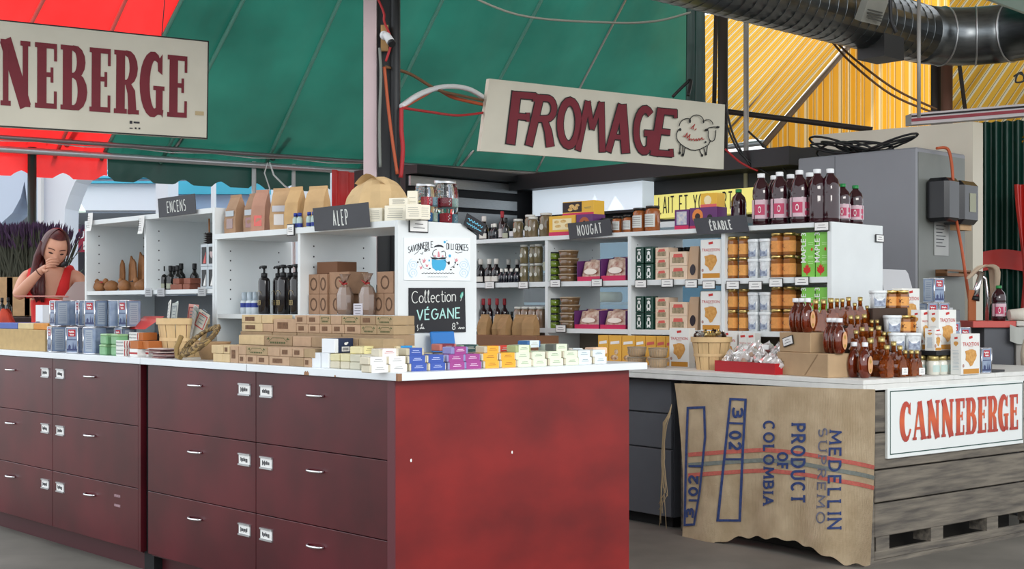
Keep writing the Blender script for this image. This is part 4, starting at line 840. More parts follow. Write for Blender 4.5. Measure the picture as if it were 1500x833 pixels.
def bag(fr, pos, rz, label, col=(176, 142, 106), w_=.085, d=.05, h=.2, group='kraft bags', tilt=0, label_col=(198, 204, 208), window=None, crumple=0):
    """folded-top paper bag: box base narrowing to a pinched, rolled top"""
    t = T('paper_bag', label, 'bag', fr, pos, rz, group)
    rr = random.Random(hash(label) % 1000 if False else len(label) * 7 + int(pos[1] * 1000))
    km = mat('bag_%d_%d_%d' % col, col, .78, var=.1, scale=14, bump=.25)
    def sec(z, wx, dy, ox=0, oy=0): j = crumple; return [(ox - wx / 2 + rr.uniform(-j, j), oy - dy / 2 + rr.uniform(-j, j), z), (ox + rr.uniform(-j, j), oy - dy / 2 * 1.04 + rr.uniform(-j, j), z), (ox + wx / 2 + rr.uniform(-j, j), oy - dy / 2 + rr.uniform(-j, j), z), (ox + wx / 2 * .97, oy + rr.uniform(-j, j), z), (ox + wx / 2, oy + dy / 2, z), (ox, oy + dy / 2, z), (ox - wx / 2, oy + dy / 2, z), (ox - wx / 2 * .97, oy, z)]
    S_ = [sec(0, w_, d), sec(h * .3, w_ * 1.02, d * 1.03), sec(h * .62, w_ * .97, d * .85, 0, d * .02), sec(h * .82, w_ * .93, d * .42, 0, d * .06), sec(h * .93, w_ * .9, d * .14, tilt * .3, d * .08)]
    V = [p for s_ in S_ for p in s_]; Fs = [list(range(8))[::-1]] + [(8 * j + i, 8 * j + (i + 1) % 8, 8 * j + 8 + (i + 1) % 8, 8 * j + 8 + i) for j in range(4) for i in range(8)] + [list(range(32, 40))]
    P('body', None, MB().add(V, Fs), km, t)
    P('folded_top', None, MB().bbox(-w_ * .46 + tilt * .3, w_ * .46 + tilt * .3, d * .0, d * .16, h * .9, h, .002), km, t)
    if label_col: P('label', None, MB().box(-w_ * .36, w_ * .36, -d * .53, -d * .50, h * .44, h * .58), mat('bag_label_%d_%d_%d' % label_col, label_col, .7), t)
    if window: P('window', None, MB().box(-w_ * .26, w_ * .3, -d * .545, -d * .515, h * .13, h * .38), mat('bag_window_%d_%d_%d' % window, window, .12, coat=1), t)
    return t
def bottle(fr, pos, label, kind, group, rz=-90, s=1.0):
    """kinds: dark vinegar bottles, pump, spray, miniature"""
    K = {'vin': (.030, .15, (22, 16, 20), (206, 202, 196), (216, 212, 204)), 'mini': (.022, .095, (20, 24, 34), (224, 222, 214), None), 'redcap': (.022, .17, (40, 14, 18), (150, 26, 38), (196, 190, 190)), 'dropper': (.02, .12, (26, 26, 24), (20, 20, 22), (168, 170, 150))}
    r_, h, gc_, cc, lc = K[kind]; r_ *= s; h *= s
    t = T('bottle', label, 'bottle', fr, pos, rz, group)
    P('glass', ('bg', kind, s), lambda: MB().lathe([(r_ * .9, 0), (r_, .004), (r_, h * .52), (r_ * .85, h * .6), (r_ * .42, h * .68), (r_ * .38, h * .86)], 14), mat('glass_' + kind, gc_, .08, coat=.5), t)
    P('cap', ('bc', kind, s), lambda: MB().lathe([(r_ * .45, h * .78), (r_ * .5, h * .8), (r_ * .5, h), (r_ * .4, h * 1.01), (0, h * 1.01)], 12), mat('cap_' + kind, cc, .5), t)
    if lc: P('label', ('bl', kind, s), lambda: MB().grid(lambda u, v: ((r_ + .0008) * math.sin((u - .5) * 2.6), -(r_ + .0008) * math.cos((u - .5) * 2.6), h * (.06 + .22 * v if kind != 'redcap' else .08 + .3 * v)), 8, 1), mat('lab_' + kind, lc, .6), t)
    return t
def framed_tag(fr, pos, rz, label, w_=.07, h=.035, group=None, tiltx=0, cat='price tag', n=2):
    t = T('price_tag', label, cat, fr, pos, rz, group); t.rotation_euler[0] = tiltx
    P('frame', ('ptf', w_, h), lambda: MB().bbox(-w_ / 2, w_ / 2, -.003, .002, -h / 2, h / 2, .001), M_black, t)
    P('card', ('ptc', w_, h), lambda: MB().box(-w_ / 2 + .004, w_ / 2 - .004, -.0036, -.0031, -h / 2 + .004, h / 2 - .004), M_card, t)
    P('print', ('ptp', w_, h), lambda: MB().flat(lines(n, w_ * .6, h * .3, h * .05), (0, -.004, 0), (1, 0, 0), (0, 0, 1)), M_ink, t)
    return t
def slate(fr, x0, pxs, pys, text, label, hgt, wd=.005, lean=.2, narrow=.5, thick=.004):
    """dark lettered card; pxs = its left and right columns, pys = rows of its four corners tl tr br bl, standing in plane x = x0"""
    n = fr.x; o = fr.p(x0, 0)
    C4 = [onplane(px, py, o, n) for px, py in zip((pxs[0], pxs[1], pxs[1] + pxs[2], pxs[0] + pxs[2]), pys)]
    t = T('slate_sign', label, 'sign', WF, tuple(C4[3])); nn_ = -n
    L = [c - C4[3] for c in C4]
    P('card', None, MB().add([L[3], L[2], L[1], L[0]] + [q + nn_ * thick for q in (L[3], L[2], L[1], L[0])], [(3, 2, 1, 0), (4, 5, 6, 7), (0, 1, 5, 4), (1, 2, 6, 5), (2, 3, 7, 6), (3, 0, 4, 7)]), M_slate, t)
    ax = (L[2] - L[3]).normalized(); ay = (L[0] - L[3]).normalized(); Wd = (L[2] - L[3]).length; Hd = (L[0] - L[3]).length
    vf = word(text, hgt * Hd, wd, .26, narrow); vf2 = word(text, hgt * Hd, wd * .5, .26, narrow)
    P('lettering', None, MB().flat(vf, L[3] + ax * Wd * .5 + ay * Hd * (1 - hgt) * .46 + nn_ * (thick + .001), ax, ay), M_chk, t)
    return t
# ================================================================== goods on the island
# ---- soap bars along the red end panel: bottom tier, second tier, loose third tier
WHT, BLU, PUR, AMB, PGR, PBL = (236, 236, 234), (58, 86, 168), (158, 66, 138), (240, 172, 52), (222, 232, 206), (222, 232, 236)
cols = [('white', WHT, (150, 150, 150)), ('white', WHT, (150, 150, 150)), ('royal blue', BLU, (200, 210, 240)), ('royal blue', BLU, (200, 210, 240)), ('purple', PUR, (236, 214, 232)), ('purple', PUR, (236, 214, 232)), ('amber', AMB, (160, 110, 40)), ('amber', AMB, (160, 110, 40)),
        ('pale green', PGR, (140, 156, 130)), ('pale green', PGR, (140, 156, 130)), ('pale green', PGR, (140, 156, 130)), ('pale green', PGR, (140, 156, 130)), ('icy white', PBL, (120, 140, 150)), ('icy white', PBL, (120, 140, 150))]
pxm = [557, 584, 614, 642, 670.5, 695, 721, 746, 768.5, 791, 815, 838, 858, 880]
FY = .018
for tier in (0, 1):
    seen = {}
    for i, ((cn, c, ink), px) in enumerate(zip(cols, pxm)):
        seen[cn] = seen.get(cn, 0) + 1
        x = col_u(ISL, px + (-1.5 if tier else 0), FY + .0)
        soap(ISL, (x + random.uniform(-.002, .002), FY + .028 + .003 * tier, ZT + .027 * tier), random.uniform(-2, 2), '%s-wrapped soap bar, %s of its colour, %s tier at panel edge' % (cn, ORD[seen[cn] - 1], ('bottom', 'upper')[tier]), c, ink, bar=(214, 206, 184) if cn != 'purple' else (150, 150, 196))
def place3(px, py, y, z0, **k): return (col_u(ISL, px, y), y, z0)
top3 = [(571, .062, 2, 'white and pink', (238, 232, 230), (190, 120, 120), (206, 198, 178)), (609, .06, 2, 'royal blue', BLU, (200, 210, 240), (196, 186, 160)), (674, .062, 2, 'purple', PUR, (236, 214, 232), (140, 140, 190)),
        (722, .062, 2, 'amber', AMB, (160, 110, 40), (196, 188, 166)), (767, .062, 2, 'pale green', PGR, (140, 156, 130), (170, 180, 130)), (823, .066, 2, 'pale green with a dark grey end', PGR, (140, 156, 130), (96, 98, 92))]
for (px, y, tr, cn, c, ink, br) in top3:
    soap(ISL, (col_u(ISL, px, y - .027), y, ZT + .0535), random.uniform(-5, 3), 'single %s soap bar on top of front rows' % cn, c, ink, bar=br, sleeve=.7)
# second and third rows behind
row2 = [('white', WHT), ('cream', (226, 218, 200)), ('royal blue', BLU), ('grey-beige', (190, 182, 160)), ('dark brown', (62, 52, 50)), ('purple', PUR), ('amber', AMB), ('olive green', (170, 182, 132)), ('pale green', PGR), ('pale green', PGR), ('icy white', PBL), ('icy white', PBL)]
for tier in (0, 1):
    for i, (cn, c) in enumerate(row2):
        soap(ISL, (.06 + i * .086, .112, ZT + .027 * tier), random.uniform(-2, 2), '%s soap bar, second row, %s from left, %s tier' % (cn, ORD[i], ('bottom', 'upper')[tier]), c, (150, 150, 150), group='soap bars in the second row')
for (px, y, z, cn, c, br) in ((619, .175, .0, 'grey-beige', (200, 194, 172), (196, 188, 166)), (641, .18, .03, 'dark brown', (58, 50, 50), (176, 168, 140)), (690, .20, .055, 'dark forest green', (38, 72, 70), (140, 160, 140)), (657, .21, .06, 'dark maroon tilted', (122, 40, 58), (196, 120, 110)),
                              (740, .17, .05, 'bright red', (206, 60, 48), (206, 60, 48)), (782, .19, .065, 'blue-ended icy white', PBL, (58, 106, 160)), (812, .17, .05, 'pale lime', (216, 230, 200), (200, 210, 190)), (845, .18, .03, 'icy white flat', PBL, (230, 220, 200)), (880, .2, .03, 'peach', (236, 200, 170), (236, 200, 170))):
    x = col_u(ISL, px, y - .027)
    soap(ISL, (x, y, ZT + z), random.uniform(-8, 8), '%s soap bar at the back of the pile by hutch end' % cn, c, (190, 190, 180), bar=br, sleeve=.72, group='loose soap bars at the back', tilt=0)
for k in range(9): # supporting layer under the loose bars
    for z in (0, .027):
        if z and k in (0, 2, 5, 8): continue
        soap(ISL, (.40 + k * .088, .185, ZT + z), 0, 'soap bar in the row against the hutch, %s from left, %s' % (ORD[k], 'raised' if z else 'on the counter'), ((220, 226, 210), (190, 182, 160), (58, 86, 168))[k % 3], (150, 150, 150), group='soap bars against the hutch')
# left corner: end-on soap bars and white cartons
for tier in (0, 1):
    for i, px in enumerate((519, 535.5)):
        y = col_v(ISL, px, .02); soap(ISL, (.062, y, ZT + .027 * tier), -90 + 90, 'unwrapped grey-cream soap end, %s from the corner, %s tier' % (ORD[1 - i], ('bottom', 'upper')[tier]), (216, 212, 196), (200, 196, 180), bar=(200, 196, 176), group='end-on soap bars at the left corner', Dp=wpx(ISL, .02, 511, 527) * .96)
    for i, px in enumerate((488, 503)):
        y = col_v(ISL, px, .02); soap(ISL, (.066, y, ZT + .027 * tier), 0, 'pale yellow soap bar end, %s from the white cartons, %s tier' % (ORD[i], ('bottom', 'upper')[tier]), (230, 224, 184), (190, 184, 150), bar=((206, 198, 176) if tier == 0 else (214, 206, 164)), group='yellow soap ends at the left corner', Dp=wpx(ISL, .02, 481, 495.5) * .96)
for i, (a, b) in enumerate(((456, 469.5), (470.5, 481))):
    ya, yb = sorted((col_v(ISL, a, .02), col_v(ISL, b, .02))); t = S('soap_carton', None, MB().bbox(-(yb - ya) / 2, (yb - ya) / 2, -.05, .05, 0, .055, .001), mat('white_carton', (226, 230, 234), .5), 'upright white carton, %s of the pair under the navy box' % ('left', 'right')[i], 'box', ISL, (.07, (ya + yb) / 2, ZT), -90, 'white cartons')
nb = T('navy_soap_box', 'navy blue soap box with white ends and barcode', 'box', ISL, (.075, col_v(ISL, 481, .03) + .0, ZT + .0555), 12)
P('carton', None, MB().bbox(-.055, .055, -.032, .032, 0, .052, .001), mat('white_carton', (226, 230, 234), .5), nb)
b = P('navy_wrap', None, MB().bbox(-.036, .05, -.0326, .0326, -.0, .0525, .0005), mat('navy_paper', (32, 46, 76), .5), nb)
P('barcode', None, MB().flat(rect(-.018, .024, .005, .022), (0, -.0332, 0), (1, 0, 0), (0, 0, 1), 0).flat(joinvf([rect(-.014 + q * .0033, -.012 + q * .0033, .008, .019) for q in range(10)]), (0, -.0336, 0), (1, 0, 0), (0, 0, 1), 1), [M_card, M_ink], b)
P('emblem', None, MB().flat(joinvf([disc(.004, .033, .009, .005, 10), disc(.012, .036, .006, .003, 8)]), (0, -.0333, 0), (1, 0, 0), (0, 0, 1)), M_card, b)
soap(ISL, (.10, col_v(ISL, 527, .08), ZT + .0545), 14, 'long pale yellow soap bar lying across the end-on bars', (236, 228, 168), (170, 160, 110), bar=(214, 204, 160), L=.1, sleeve=.68)
for (px, c, nm, br, z) in ((536, (92, 136, 112), 'sage green', (120, 156, 130), .055), (578, (40, 150, 214), 'sky blue', (216, 200, 164), .055)):
    soap(ISL, (.22, col_v(ISL, px, .19) , ZT + z), 8, '%s soap bar behind the white soaps near the kraft boxes' % nm, c, (200, 210, 210), bar=br, L=.1, sleeve=.6, group='soap behind the corner')
    soap(ISL, (.22, col_v(ISL, px, .19), ZT + .0), 8, 'cream soap bar at the bottom under the %s one' % nm, (220, 214, 196), (190, 184, 160), L=.1, group='soap behind the corner'); soap(ISL, (.22, col_v(ISL, px, .19), ZT + .0272), 8, 'plain cream soap bar directly under the %s one' % nm, (220, 214, 196), (190, 184, 160), L=.1, group='soap behind the corner')
# blue plastic tray leaning on the hutch end
S('plastic_tray', None, MB().bbox(-.06, .06, 0, .012, 0, .1, .004).box(-.055, .055, -.004, 0, .01, .014), mat('blue_plastic', (20, 116, 196), .3, trans=.15), 'bright blue plastic tray leaning against the hutch end', 'tray', ISL, (col_u(ISL, 645, HY0 - .03), HY0 - .06, ZT + .03), 0).rotation_euler[0] = -.15
# ---- kraft boxes
K2 = (166, 142, 108); K3 = (180, 150, 122); K4 = (202, 178, 138); K5 = (158, 132, 102)
def krow(name, x0, z0, h, lst, dep=.1):
    for i, e in enumerate(lst):
        px0, px1, col, st = e[:4]; hh_ = e[4] if len(e) > 4 else h; zz_ = e[5] if len(e) > 5 else z0
        nm = {K4: 'yellowish', K2: 'olive-tan', K3: 'pinkish-tan', K5: 'dull brown'}[col]
        kbox('%s kraft box%s, %s from left in %s' % (nm, (', plain', ', dark stamp', ', olive leaf print')[st], ORD[i], name), ISL, x0, px0, px1, ZT + zz_, hh_, dep, col, st)
h0 = .0345
krow('front bottom tier', .015, 0, h0, [(312, 326, K4, 0), (326, 336.5, K4, 0), (337, 349, K3, 1, .069), (349.5, 360, K3, 1), (360.3, 375.5, K3, 1), (376, 393, K3, 1), (394, 424, K3, 1), (424.3, 444.6, K5, 0), (445, 455.5, K3, 1)], .085)
krow('front upper tier', .016, h0, h0, [(309.5, 327, K4, 0), (327.3, 336.3, K4, 1), (349.4, 360, K3, 0), (360.3, 391.5, K2, 2), (392, 409.5, K3, 0), (410, 427.5, K3, 1), (428, 444.5, K3, 1), (445, 460.5, K2, 0)], .09)
krow('middle bottom tier', .125, 0, h0, [(345, 380, K5, 0), (381, 420, K5, 0), (421, 470, K5, 0), (471, 525, K5, 0)], .095)
krow('middle second tier', .125, h0, h0, [(345, 380, K5, 0), (381, 420, K5, 0), (421, 470, K5, 0), (471, 525, K5, 0)], .095)
krow('middle top tier', .125, 2 * h0, .04, [(349.5, 386.5, K4, 0), (387, 428, K5, 2), (428.5, 455.5, K3, 0), (456, 524, K5, 0), (525, 562, K2, 0)], .095)
krow('back base tier', .232, 0, .12, [(352, 398, K5, 0), (399, 434, K5, 0), (435, 500, K5, 0), (501, 577, K5, 0)], .1)
krow('back lower tier', .232, .12, .0355, [(354, 384.5, K4, 1), (385, 400, K3, 0), (400.5, 433.5, K3, 1, .055), (434, 451, K3, 1), (451.4, 468, K3, 1), (468.4, 485.6, K3, 1), (486, 504, K3, 1), (504.4, 528, K3, 1), (528.4, 551.6, K2, 2), (552, 577, K2, 2)], .1)
krow('back upper tier', .232, .1555, .0355, [(354, 383, K4, 1), (383.5, 399, K4, 0), (432, 449, K3, 1), (449.4, 468, K3, 1), (468.4, 484, K2, 2), (484.4, 500, K3, 0), (500.4, 527, K2, 2), (527.4, 550, K5, 1), (550.4, 576.5, K2, 2)], .1)
# ---- far left: carton, cans, tins, basket, twisted wreath
x0 = .03
ya, yb = col_v(ISL, 66, x0), col_v(ISL, -30, x0)
bc = T('kraft_carton', 'large kraft carton at the far left topped by coloured soap sleeves', 'carton', ISL, (x0 + .1, (ya + yb) / 2, ZT), -90)
P('carton', None, MB().bbox(-(yb - ya) / 2, (yb - ya) / 2, -.1, .1, 0, .108, .002), mat('kraft_182_152_104', (186, 158, 110), .8, var=.07, scale=30), bc)
for (a, b, c, nm) in ((-6, 21.5, (70, 96, 170), 'blue'), (22, 44.5, (206, 188, 140), 'cream'), (45, 66, (206, 136, 44), 'orange')):
    pa_, pb_ = sorted((col_v(ISL, a, x0), col_v(ISL, b, x0))); S('soap_slab', None, MB().bbox(-(pb_ - pa_) / 2 + .0005, (pb_ - pa_) / 2 - .0005, -.09, .09, 0, .032, .003), mat('slab_' + nm, c, .55, var=.06, scale=30), '%s soap slab on the lid of the far left carton' % nm, 'soap', ISL, (x0 + .105, (pa_ + pb_) / 2, ZT + .1085), -90, 'soap slabs on the carton')
for q, (px, x, tier, rz) in enumerate(((84, .05, 0, -100), (114, .05, 0, -70), (139, .06, 0, -160), (88, .14, 0, -95), (110, .15, 0, -60), (133, .15, 0, -80), (156, .14, 0, -92), (88, .07, 1, -96), (105.5, .13, 1, -190), (125, .13, 1, -104), (141, .07, 1, -78), (171, .14, 1, -200), (190, .15, 1, -88))):
    nm = ['front bottom row', 'back bottom row', 'top tier'][0 if q < 3 else 1 if q < 7 else 2]; k_ = q if q < 3 else q - 3 if q < 7 else q - 7
    can(ISL, (x, col_v(ISL, px, x), ZT + .129 * tier), rz, 'blue maple syrup can with red banner, %s from the left in the %s' % (ORD[k_], nm))
can(ISL, (.15, col_v(ISL, 184, .15), ZT), -90, 'blue maple syrup can hidden behind the green tins')
M_tin = mat('green_tin', (120, 170, 124), .35, var=.08, scale=40); M_tinl = mat('green_tin_lid', (150, 186, 140), .4)
for i, (px, tier) in enumerate(((150.5, 0), (168, 0), (152, 1), (168, 1))):
    t = T('soap_tin', 'sage green tin, %s of the %s pair in front of the cans' % (('left', 'right')[i % 2], ('bottom', 'top')[tier]), 'tin', ISL, (.045, col_v(ISL, px, .02), ZT + .05 * tier), -90, 'green tins')
    P('body', 'tinbody', lambda: MB().bbox(-.034, .034, -.028, .028, 0, .042, .006), M_tin, t); P('lid', 'tinlid', lambda: MB().bbox(-.035, .035, -.029, .029, .038, .0495, .005), M_tinl, t)
M_zig = mat('zigzag_paper', (226, 226, 222), .6); M_rz = mat('red_zig', (170, 52, 52), .6); M_bz = mat('grey_zig', (110, 118, 124), .6)
for i, (px, x, z, kind) in enumerate(((186, .05, 0, 0), (186, .05, .036, 0), (206, .06, 0, 1), (207, .06, .036, 2), (205, .10, .072, 0), (222, .08, .036, 2), (214, .11, .072, 2), (222, .10, 0, 1))):
    t = T('patterned_box', 'small %s box %s, beside the green tins' % (('zigzag patterned', 'white banded', 'orange-brown')[kind], ('at the bottom', 'one tier up', 'at the bottom left', 'one tier up, left', 'behind and highest', 'one tier up, right', 'behind and highest', 'at the bottom right')[i]), 'box', ISL, (x, col_v(ISL, px, x), ZT + z), -90, 'patterned boxes')
    P('carton', None, MB().bbox(-.038, .038, -.035, .035, 0, .0355, .001), (M_zig, M_zig, mat('orange_brown', (178, 104, 50), .6))[kind], t)
    if kind == 0:
        for r_, m_ in ((0, M_bz), (1, M_bz)): P('zigzag', None, MB().flat(ribbon([(-.036 + q * .006, .008 + r_ * .015 + .007 * (q % 2)) for q in range(13)], .002), (0, -.0358, 0), (1, 0, 0), (0, 0, 1)), m_, t)
        P('chevron', None, MB().flat(joinvf([ribbon([(-.03 + q * .012, .002), (-.036 + q * .012 + .004, .018), (-.03 + q * .012, .034)], .004) for q in range(5)]), (.0386, 0, 0), (0, 1, 0), (0, 0, 1)), M_rz, t)
    elif kind == 1: P('band', None, MB().flat(rect(-.039, .039, .012, .02), (0, -.0357, 0), (1, 0, 0), (0, 0, 1)), M_rz, t)
rb = T('gift_packet', 'red foil packet leaning on boxes behind the wooden basket', 'packet', ISL, (.18, col_v(ISL, 206, .18), ZT + .10), -90)
P('pouch', None, MB().grid(lambda u, v: (-.10 + .2 * u, -.03 + .1 * v, .02 + .06 * v + .02 * math.sin(u * 3.1) * math.sin(v * 3.1)), 8, 6), mat('red_foil', (196, 56, 50), .3), rb)
for k in range(3): S('gift_box', None, MB().bbox(-.1 + .01 * k, .08, -.05, .05, 0, .032, .002), (M_kraft, mat('kraft_stamp', (112, 82, 60), .85), mat('dark_gift', (60, 52, 50), .6))[k], ('flat kraft gift box under the red foil packet, lowest', 'flat brown gift box under the red foil packet, middle', 'flat dark gift box under the red foil packet, top')[k], 'box', ISL, (.19, col_v(ISL, 214, .19), ZT + .0325 * k), -90, 'gift boxes')
pp_ = random.Random(9)
for k in range(9):
    S('paper_packet', ('packet', k % 3), lambda k=k: MB().bbox(-.06, .06, -.035, .035, 0, .0045, .001), (mat('brown_pink_paper', (150, 108, 104), .7), mat('mauve_paper', (120, 88, 92), .7), mat('pale_packet', (196, 178, 172), .7))[k % 3], 'flat %s packet, %s from the bottom of the fanned pile' % (('brown-pink', 'mauve', 'pale')[k % 3], ORD[k]), 'packet', ISL, (.06 + pp_.uniform(-.01, .01), col_v(ISL, 238, .06) + pp_.uniform(-.03, .03), ZT + .0048 * k), -90 + pp_.uniform(-20, 20), 'fanned paper packets')
def basket(t, ra, rb_, h, asp, n=14):
    for i in range(n): # veneer staves
        a0, a1 = 2 * math.pi * i / n, 2 * math.pi * (i + .93) / n
        P('stave', None, MB().add([((ra if z == 0 else rb_) * math.cos(a), (ra if z == 0 else rb_) * asp * math.sin(a), z) for z in (0, h) for a in (a0, (a0 + a1) / 2, a1)], [(0, 1, 4, 3), (1, 2, 5, 4)]), M_wood, t)
    for z, rr_, hh_ in ((h * .86, rb_ * 1.03, h * .16), (h * .42, (ra + rb_) / 2 * 1.015, h * .09)):
        P('hoop', None, MB().grid(lambda u, v: (rr_ * math.cos(2 * math.pi * u), rr_ * asp * math.sin(2 * math.pi * u), z + hh_ * v), 28, 1).grid(lambda u, v: (rr_ * .96 * math.cos(2 * math.pi * u), rr_ * .96 * asp * math.sin(2 * math.pi * u), z + hh_ * v), 28, 1), mat('poplar_hoop', (214, 182, 134), .7, var=.1, scale=10), t)
    P('base', None, MB().lathe([(ra * .97, .002), (ra * .97, .008)], 20, sy=asp), M_wood, t)
bk = T('wooden_basket', 'oval veneer basket full of upright envelopes', 'basket', ISL, (.20, col_v(ISL, 268, .2), ZT), -90); basket(bk, .105, .135, .17, .8)
pe = random.Random(4)
ec = [(224, 224, 218), (196, 206, 200), (170, 176, 170), (210, 150, 140), (186, 190, 184), (140, 140, 134), (150, 146, 138), (176, 172, 160)]
for k in range(8):
    an = -.3 + k * .13; t = T('envelope', '%s envelope, %s from the left standing in the veneer basket' % (('white', 'green-bordered', 'pale grey', 'red-edged', 'light grey', 'dark grey', 'brownish grey', 'beige')[k], ORD[k]), 'envelope', ISL, (.2 + pe.uniform(-.04, .04), col_v(ISL, 250 + k * 6, .2), ZT + .09), -90 + pe.uniform(-25, 15), 'envelopes in the basket')
    t.rotation_euler[1] = an * .7; t.rotation_euler[0] = -.12
    P('sleeve', None, MB().bbox(-.035, .035, -.0025, .0025, 0, .165 - .006 * k, .001), mat('env%d' % k, ec[k], .7), t)
    P('border', None, MB().flat(ribbon([(-.027, .05), (.027, .05), (.027, .15 - .006 * k), (-.027, .15 - .006 * k), (-.027, .05)], .005), (0, -.003, 0), (1, 0, 0), (0, 0, 1)), (M_bz, mat('green_print', (60, 110, 90), .7), M_bz, M_rz)[k % 4], t)
    P('print', None, MB().flat(shift(lines(5, .036, .06, .004, k), 0, .1), (0, -.003, 0), (1, 0, 0), (0, 0, 1)), M_bz, t)
wv = T('twisted_wreath', 'twisted dark vine wreath leaning on a kraft basket', 'wreath', ISL, (.09, col_v(ISL, 300, .09), ZT), -90)
rr = random.Random(6)
for k in range(6):
    pts = []
    for i in range(26):
        a = 2 * math.pi * i / 26; R_ = .085 + .008 * math.sin(a * 5 + k); pts.append((R_ * 1.15 * math.cos(a) + .02 + .013 * math.cos(a * 7 + k * 1.05), -.03 + .013 * math.sin(a * 7 + k * 1.05) + .05 * math.sin(a), .085 + R_ * .55 * math.sin(a) + .02 * math.cos(a) + .012 * math.sin(a * 7 + k * 1.05)))
    P('vine', None, MB().tube(pts, .007, 5, closed=True), mat('vine%d' % (k % 2), ((96, 76, 48), (150, 124, 78))[k % 2], .8), wv)
P('vine_tail', None, MB().tube([(-.09, -.06, .1), (-.115, -.07, .05), (-.11, -.07, .012), (-.07, -.075, .01)], .011, 6), mat('vine1', (150, 124, 78), .8), wv)
S('kraft_basket', None, MB().lathe([(.05, 0), (.075, .07), (.078, .075), (.07, .075), (.047, .005)], 18), M_kraft, 'small round kraft basket inside the vine wreath', 'basket', ISL, (.14, col_v(ISL, 312, .14), ZT))
# ---- taller hutch: carved wood, dropper bottles, photo boxes, brush, tags
sx0 = HX0
z2 = 1.265
M_bw2 = mat('carved_brown_wood', (140, 92, 52), .6, var=.2, scale=30)
for k, px in enumerate((146, 158, 182, 203)):
    t = T('carved_bird', 'carved brown wooden bird, %s from the left on the incense shelf' % ORD[k], 'ornament', ISL, (sx0 + .06 + .02 * (k % 2), col_v(ISL, px, sx0 + .06), z2), -90 + 30 * (k % 2), 'carved birds')
    P('body', None, MB().lathe([(0, 0), (.025, .004), (.034, .022), (.028, .042), (.012, .055), (0, .058)], 12, sx=1.3, sy=.9), M_bw2, t)
    P('head', None, MB().lathe([(0, -.016), (.014, -.008), (.016, .002), (.009, .014), (0, .017)], 10), M_bw2, t, (-.035, 0, .052)); P('beak', None, MB().lathe([(.007, 0), (0, .03)], 8), (M_card, M_rz, M_ink, M_ink)[k], t, (-.046, 0, .05), (0, math.radians(-100), 0))
    P('foot', None, MB().box(-.02, .02, -.014, .014, 0, .006), M_bw2, t)
for k in range(7):
    px = 178 + k * 5.6; t = T('wood_stick', 'flat brown wooden incense holder, %s from the left against the bay back' % ORD[k], 'incense holder', ISL, (HX0 + .17 + .03 * (k % 3), max(2.46 + .014 * k, col_v(ISL, px, HX0 + .17)), z2), -90, 'wooden incense holders')
    P('blade', None, MB().prism([(-.028, 0), (.028, 0), (.03, .1), (.022, .15 + .02 * (k % 3)), (0, .17 + .02 * (k % 3)), (-.02, .14)], (0, 0, 0), (1, 0, 0), (0, 0, 1), (0, .008, 0)), M_bw2, t)
for k in range(8):
    px = 229 + k * 5.2; bottle(ISL, (sx0 + .10 + .05 * (k % 2), col_v(ISL, px, sx0 + .10 + .05 * (k % 2)), z2), 'slim dark dropper bottle with pale label, %s from the left on incense shelf' % ORD[k], 'dropper', 'dropper bottles', s=1.0 if k < 7 else 1.1)
bottle(ISL, (sx0 + .2, col_v(ISL, 285, sx0 + .2), z2), 'single dark dropper bottle behind the brick-red boxes', 'dropper', 'dropper bottles', s=1.1)
for k, (px, z) in enumerate(((262, 0), (270, 0), (281, 0), (266, .028), (282, .028))): S('incense_box', 'incbox', lambda: MB().bbox(-.03, .03, -.03, .03, 0, .027, .001), mat('brick_red_box', (132, 76, 58), .7, var=.1, scale=40), 'brick-red incense box, %s in the small stack by the photo boxes' % ORD[k], 'box', ISL, (sx0 + .08, col_v(ISL, px, sx0 + .08), z2 + z), -90, 'incense boxes')
for k, (px, z, heart) in enumerate(((296, 0, 0), (306.5, 0, 0), (296, .105, 0), (306.5, .105, 1))):
    t = T('photo_box', 'silver-edged window box, %s of the %s pair beside the hutch post' % (('left', 'right')[k % 2], ('bottom', 'top')[k // 2]), 'box', ISL, (sx0 + .05, col_v(ISL, px, sx0 + .01), z2 + z), -90, 'window boxes')
    P('case', 'pbcase', lambda: MB().bbox(-.031, .031, -.03, .03, 0, .104, .002), mat('silver_card', (186, 194, 200), .4), t); P('window', 'pbwin', lambda: MB().box(-.02, .022, -.0312, -.0302, .012, .09), M_black, t)
    P('insert', None, MB().flat(poly([(-.006, .015), (.018, .015), (.018, .07)]) if not heart else joinvf([disc(-.004, .06, .009, .009, 8), disc(.01, .06, .009, .009, 8), poly([(-.012, .056), (.003, .036), (.018, .056)])]), (0, -.0316, 0), (1, 0, 0), (0, 0, 1)), (M_card, M_card, mat('red_foil', (196, 56, 50), .3), mat('pinkish', (190, 170, 170), .6))[k], t)
br = T('bottle_brush', 'dark spiky brush standing on the window boxes', 'brush', ISL, (sx0 + .06, col_v(ISL, 307, sx0 + .06), z2 + .21), -90)
P('handle', None, MB().tube([(0, 0, 0), (-.004, 0, .12)], .004, 6), M_bw2, br)
o = P('bristles', None, joinp([MB().lathe([(.003, 0), (.03, .008), (.003, .016)], 10, (0, 0, .01 * q)) for q in range(5)]), mat('dark_bristle', (44, 36, 34), .8), br); o['kind'] = 'stuff'
